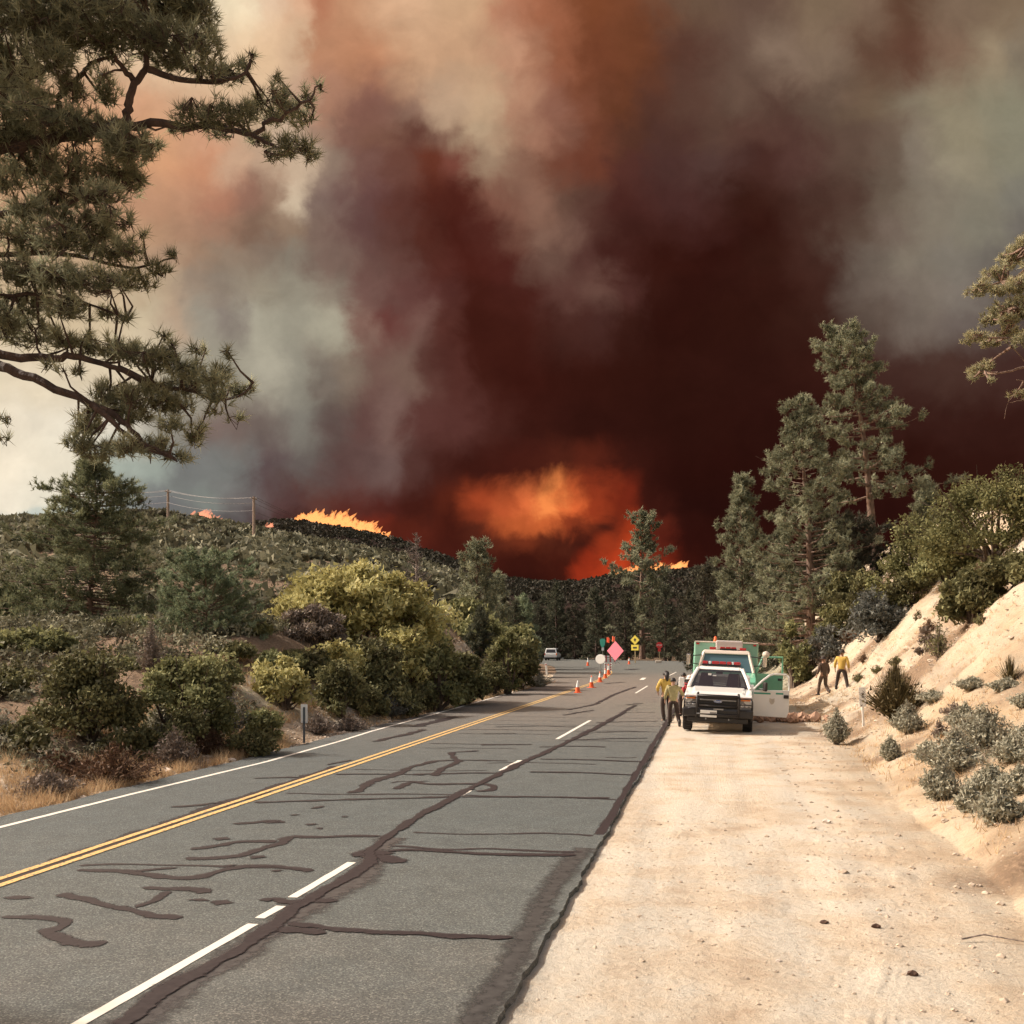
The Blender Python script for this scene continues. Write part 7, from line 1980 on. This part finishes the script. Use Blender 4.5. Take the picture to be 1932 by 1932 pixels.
# leaning white post at the tip of the left bank
p = G(1032, 1272); t = empty("guide_post", p, (0, math.radians(-6), 0), "short white guide post at the far tip of the left bank", "marker post")
mb = MB(); mb.box((0, 0, 0.45), (0.16, 0.08, 0.95)); part("post", mb, M_SIGNWHITE, t, 0.02); boxp("reflector", (0, -0.045, 0.8), (0.09, 0.01, 0.12), M_REDL, t, 0)

# ------------------------------------------------------------------ people
M_SKIN = paint("skin", (0.36, 0.20, 0.13), 0.6, var=0.05)
M_SHIRT_Y = paint("yellow_fire_shirt", (0.50, 0.33, 0.07), 0.85, var=0.12, scale=9)
M_SHIRT_K = paint("dusty_yellow_shirt", (0.29, 0.25, 0.12), 0.85, var=0.15, scale=9)
M_SHIRT_D = paint("dark_jacket", (0.045, 0.04, 0.04), 0.85, var=0.2, scale=9)
M_PANTS = paint("dark_work_trousers", (0.040, 0.025, 0.020), 0.9, var=0.2, scale=9)
M_PANTS_B = paint("brown_work_trousers", (0.085, 0.055, 0.040), 0.9, var=0.2, scale=9)
M_BOOT = paint("leather_boot", (0.022, 0.014, 0.010), 0.6)
M_HAIR = paint("black_hair", (0.012, 0.009, 0.008), 0.6)
M_HELMET = paint("pale_helmet", (0.70, 0.62, 0.56), 0.4)
M_HAT = paint("dark_hat", (0.03, 0.02, 0.016), 0.8)
M_PACK = paint("red_pack", (0.40, 0.03, 0.04), 0.7)


def skin(verts, edges, radii, sub=1):
    me = bpy.data.meshes.new("tmp"); me.from_pydata(verts, edges, []); o = bpy.data.objects.new("tmp", me); COL.objects.link(o)
    m = o.modifiers.new("s", 'SKIN'); m.use_smooth_shade = True
    for v, r in zip(me.skin_vertices[0].data, radii): v.radius = r if isinstance(r, tuple) else (r, r)
    me.skin_vertices[0].data[0].use_root = True
    if sub: q = o.modifiers.new("b", 'SUBSURF'); q.levels = sub; q.render_levels = sub
    dg = bpy.context.evaluated_depsgraph_get(); out = bpy.data.meshes.new_from_object(o.evaluated_get(dg))
    bpy.data.objects.remove(o); return out


def person(px, Y, hpx, facing, label, shirt, pants, pose, head="hair", head_mat=None, zadd=0.0, group=None, lean=0.0):
    """facing: heading in degrees, 0 looks away from the viewer. pose: dict of joint positions in body units of 1.75 m"""
    x = (px - CX) / FP * Y; z = gz(x, Y) + zadd
    t = empty("person", (x, Y, z), (lean, 0, math.radians(facing)), label, "person", group)
    H = hpx / FP * Y; s = H / 1.78; t.scale = (s, s, s)
    J = {'pel': (0, 0, 0.95), 'bel': (0, 0.0, 1.08), 'che': (0, 0.01, 1.28), 'nek': (0, 0.0, 1.46), 'hed': (0, 0.02, 1.60), 'top': (0, 0.01, 1.70),
         'shl': (-0.19, 0, 1.41), 'shr': (0.19, 0, 1.41), 'ell': (-0.27, -0.02, 1.14), 'elr': (0.27, -0.02, 1.14), 'wrl': (-0.28, 0.10, 0.92), 'wrr': (0.28, 0.10, 0.92),
         'hil': (-0.10, 0, 0.90), 'hir': (0.10, 0, 0.90), 'knl': (-0.12, 0.03, 0.50), 'knr': (0.12, 0.03, 0.50), 'anl': (-0.13, -0.02, 0.09), 'anr': (0.13, -0.02, 0.09)}
    J.update(pose); J['tol'] = (J['anl'][0] - 0.02, J['anl'][1] + 0.17, J['anl'][2] - 0.05); J['tor'] = (J['anr'][0] + 0.02, J['anr'][1] + 0.17, J['anr'][2] - 0.05)
    E = [('pel', 'bel'), ('bel', 'che'), ('che', 'nek'), ('nek', 'hed'), ('hed', 'top'), ('che', 'shl'), ('che', 'shr'), ('shl', 'ell'), ('shr', 'elr'), ('ell', 'wrl'), ('elr', 'wrr'),
         ('pel', 'hil'), ('pel', 'hir'), ('hil', 'knl'), ('hir', 'knr'), ('knl', 'anl'), ('knr', 'anr'), ('anl', 'tol'), ('anr', 'tor')]
    R = {'pel': (0.145, 0.105), 'bel': (0.14, 0.10), 'che': (0.155, 0.11), 'nek': 0.055, 'hed': (0.078, 0.095), 'top': 0.07, 'shl': 0.062, 'shr': 0.062, 'ell': 0.043, 'elr': 0.043, 'wrl': 0.027, 'wrr': 0.027,
         'hil': 0.092, 'hir': 0.092, 'knl': 0.062, 'knr': 0.062, 'anl': 0.043, 'anr': 0.043, 'tol': 0.036, 'tor': 0.036}
    names = list(J); idx = {n: i for i, n in enumerate(names)}
    V = [J[n] for n in names]; RR_ = [R[n] for n in names]; EE = [(idx[a], idx[b]) for a, b in E]
    # hands: palm and five fingers growing from each wrist
    for w, e in (('wrl', 'ell'), ('wrr', 'elr')):
        d = (Vector(J[w]) - Vector(J[e])).normalized(); sd = Vector((1, 0, 0)).cross(d).normalized(); nrm = d.cross(sd)
        palm = Vector(J[w]) + d * 0.06; V.append(tuple(palm)); RR_.append((0.038, 0.018)); EE.append((idx[w], len(V) - 1)); pi_ = len(V) - 1
        for k, L in enumerate((0.062, 0.072, 0.068, 0.055)):
            off = sd * (k - 1.5) * 0.019; a = palm + d * 0.035 + off; b_ = a + d * L * 0.55 + nrm * 0.01; c = b_ + d * L * 0.4 + nrm * 0.025
            for q, (pt, r_) in enumerate(((a, 0.0095), (b_, 0.0088), (c, 0.007))):
                V.append(tuple(pt)); RR_.append(r_); EE.append((pi_ if q == 0 else len(V) - 2, len(V) - 1))
        a = palm + sd * -0.045 + d * -0.01; b_ = a + d * 0.04 + sd * -0.012
        for q, pt in enumerate((a, b_)): V.append(tuple(pt)); RR_.append(0.010); EE.append((pi_ if q == 0 else len(V) - 2, len(V) - 1))
    link("body", skin(V, EE, RR_), M_SKIN, t)

    def garment(name, ns, es, grow, mat):
        ii = {n: i for i, n in enumerate(ns)}
        rr = [tuple(q + grow for q in R[n]) if isinstance(R[n], tuple) else R[n] + grow for n in ns]
        me = skin([J[n] for n in ns], [(ii[a], ii[b]) for a, b in es], rr)
        return link(name, me, mat, t)
    J['cwl'] = tuple(np.array(J['ell']) * 0.15 + np.array(J['wrl']) * 0.85); J['cwr'] = tuple(np.array(J['elr']) * 0.15 + np.array(J['wrr']) * 0.85); R['cwl'] = R['cwr'] = 0.032
    J['hem'] = (J['pel'][0], J['pel'][1], J['pel'][2] - 0.06); R['hem'] = (0.15, 0.115)
    J['col'] = tuple(np.array(J['che']) * 0.25 + np.array(J['nek']) * 0.75); R['col'] = 0.075
    garment("shirt", ['che', 'hem', 'pel', 'bel', 'col', 'shl', 'shr', 'ell', 'elr', 'cwl', 'cwr'], [('hem', 'pel'), ('pel', 'bel'), ('bel', 'che'), ('che', 'col'), ('che', 'shl'), ('che', 'shr'), ('shl', 'ell'), ('shr', 'elr'), ('ell', 'cwl'), ('elr', 'cwr')], 0.022, shirt)
    J['wst'] = (J['pel'][0], J['pel'][1], J['pel'][2] + 0.03); R['wst'] = (0.15, 0.115)
    for a in 'lr':
        J['cu' + a] = tuple(np.array(J['kn' + a]) * 0.12 + np.array(J['an' + a]) * 0.88); R['cu' + a] = 0.052
    garment("trousers", ['pel', 'wst', 'hil', 'hir', 'knl', 'knr', 'cul', 'cur'], [('wst', 'pel'), ('pel', 'hil'), ('pel', 'hir'), ('hil', 'knl'), ('hir', 'knr'), ('knl', 'cul'), ('knr', 'cur')], 0.018, pants)
    for a in 'lr':
        q = np.array(J['an' + a]); mb = MB(); mb.tube([q + [0, -0.07, -0.04], q + [0, 0.02, -0.035], q + [0, 0.12, -0.045], q + [0, 0.20, -0.06]], [0.045, 0.052, 0.048, 0.03], 10); mb.tube([q + [0, 0, -0.03], q + [0, 0, 0.16]], [0.052, 0.056], 10)
        part("boot", mb, M_BOOT, t, smooth=True)
    # face
    h = np.array(J['hed'])
    mb = MB(); mb.tube([h + [0, 0.085, 0.03], h + [0, 0.115, -0.01], h + [0, 0.09, -0.025]], [0.008, 0.016, 0.010], 6); part("nose", mb, M_SKIN, t, smooth=True)
    for sx in (-1, 1):
        mb = MB(); mb.lathe([(0.001, -0.012), (0.024, 0.0), (0.001, 0.012)], tuple(h + [sx * 0.088, 0.0, 0.0]), 0, 8); part("ear", mb, M_SKIN, t, smooth=True)
        mb = MB(); mb.lathe([(0.001, 0.010), (0.012, 0.0), (0.001, -0.004)], tuple(h + [sx * 0.032, 0.092, 0.02]), 1, 8); part("eye", mb, M_INK, t)
    mb = MB(); mb.box(tuple(h + [0, 0.09, -0.055]), (0.05, 0.012, 0.008)); part("mouth", mb, M_PACK, t)
    tp = h + [0, -0.005, 0.03]
    def dome(r, zc, hmat, name, brim=0.0, long=0.0):
        mb = MB(); a = np.linspace(0, math.pi * 0.55, 7)
        mb.lathe([(max(0.001, r * math.sin(q)), zc + r * 1.12 * math.cos(q)) for q in a], (tp[0], tp[1], tp[2]), sides=16)
        if brim: mb.lathe([(r * 0.96, zc - 0.005), (r + brim, zc - 0.02), (r + brim, zc - 0.03), (r * 0.9, zc - 0.015)], tuple(tp), sides=18)
        if long: mb.tube([tp + [0, -0.05, 0.05], tp + [0, -0.10, -0.06], tp + [0, -0.11, -0.15], tp + [0, -0.10, -0.24]], [0.08, 0.08, 0.065, 0.02], 10)
        part(name, mb, hmat, t, smooth=True)
    if head == "hair": dome(0.105, 0.0, M_HAIR, "hair")
    if head == "long_hair": dome(0.112, 0.0, M_HAIR, "hair", long=1)
    if head == "helmet": dome(0.125, 0.02, head_mat or M_HELMET, "helmet", brim=0.045)
    if head == "hat": dome(0.11, 0.02, head_mat or M_HAT, "hat", brim=0.07)
    return t


walk = {'knl': (-0.11, 0.16, 0.52), 'anl': (-0.12, 0.22, 0.10), 'knr': (0.11, 0.02, 0.50), 'anr': (0.12, -0.26, 0.13)}
Yp = 33.5
person(1257, 34.6, 99, 12, "person in a bright yellow shirt with long black hair left of the truck", M_SHIRT_Y, M_PANTS, {'ell': (-0.30, 0.02, 1.18), 'wrl': (-0.24, 0.16, 1.02), 'anl': (-0.08, 0.0, 0.09), 'anr': (0.16, 0.04, 0.09)}, "long_hair")
person(1270, 32.9, 94, -6, "person in a dusty yellow shirt seen from behind beside the pickup", M_SHIRT_K, M_PANTS, {'elr': (0.32, 0.08, 1.18), 'wrr': (0.36, 0.26, 1.10), 'anl': (-0.15, 0.02, 0.09), 'knr': (0.15, 0.03, 0.50), 'anr': (0.22, -0.12, 0.09)}, "hair")
person(1290, 37.6, 84, 150, "person in a dark jacket standing between the pickup and the fire engine", M_SHIRT_D, M_PANTS, {}, "hair")
person(1301, 36.4, 82, 175, "person with a pale helmet and red vest half hidden behind the pickup", M_PACK, M_PANTS_B, {}, "helmet")
b1 = base_depth(1554, 1313); b2 = base_depth(1588, 1306)
person(1554, b1, 76, 20, "person in brown work clothes walking up to the foot of the sandy slope", M_PANTS_B, M_PANTS_B, walk, "hat")
person(1588, b2, 80, -25, "person in a yellow shirt and dark hat climbing the sandy slope with legs apart", M_SHIRT_Y, M_PANTS, {'knl': (-0.18, 0.12, 0.52), 'anl': (-0.24, 0.12, 0.14), 'anr': (0.28, -0.10, 0.06), 'knr': (0.19, 0.0, 0.48), 'che': (0, 0.06, 1.28), 'nek': (0, 0.10, 1.45), 'hed': (0, 0.14, 1.58), 'top': (0, 0.15, 1.68), 'shl': (-0.19, 0.06, 1.40), 'shr': (0.19, 0.06, 1.40)}, "hat")
# crates and gear on the ground behind the open doors
p = G(1488, 1352, 0.1); t = empty("gear_pile", (p.x, p.y, gz(p.x, p.y)), (0, 0, 0.3), "heap of reddish dug earth and roots beside the open truck door", "earth pile")
mb = MB(); rr = np.random.default_rng(9)
v, f = stone_verts(rr, 60)
v = v * rr.uniform(0.08, 0.2, 60)[:, None, None] + (rr.normal(size=(60, 1, 3)) * [0.45, 0.35, 0.0] + [0, 0, 0.12]); mb.add(v.reshape(-1, 3), (f[None] + np.arange(60)[:, None, None] * 14).reshape(-1, 3)); mb.build("clods", paint("red_earth", (0.34, 0.21, 0.14), 0.95, var=0.3), t)
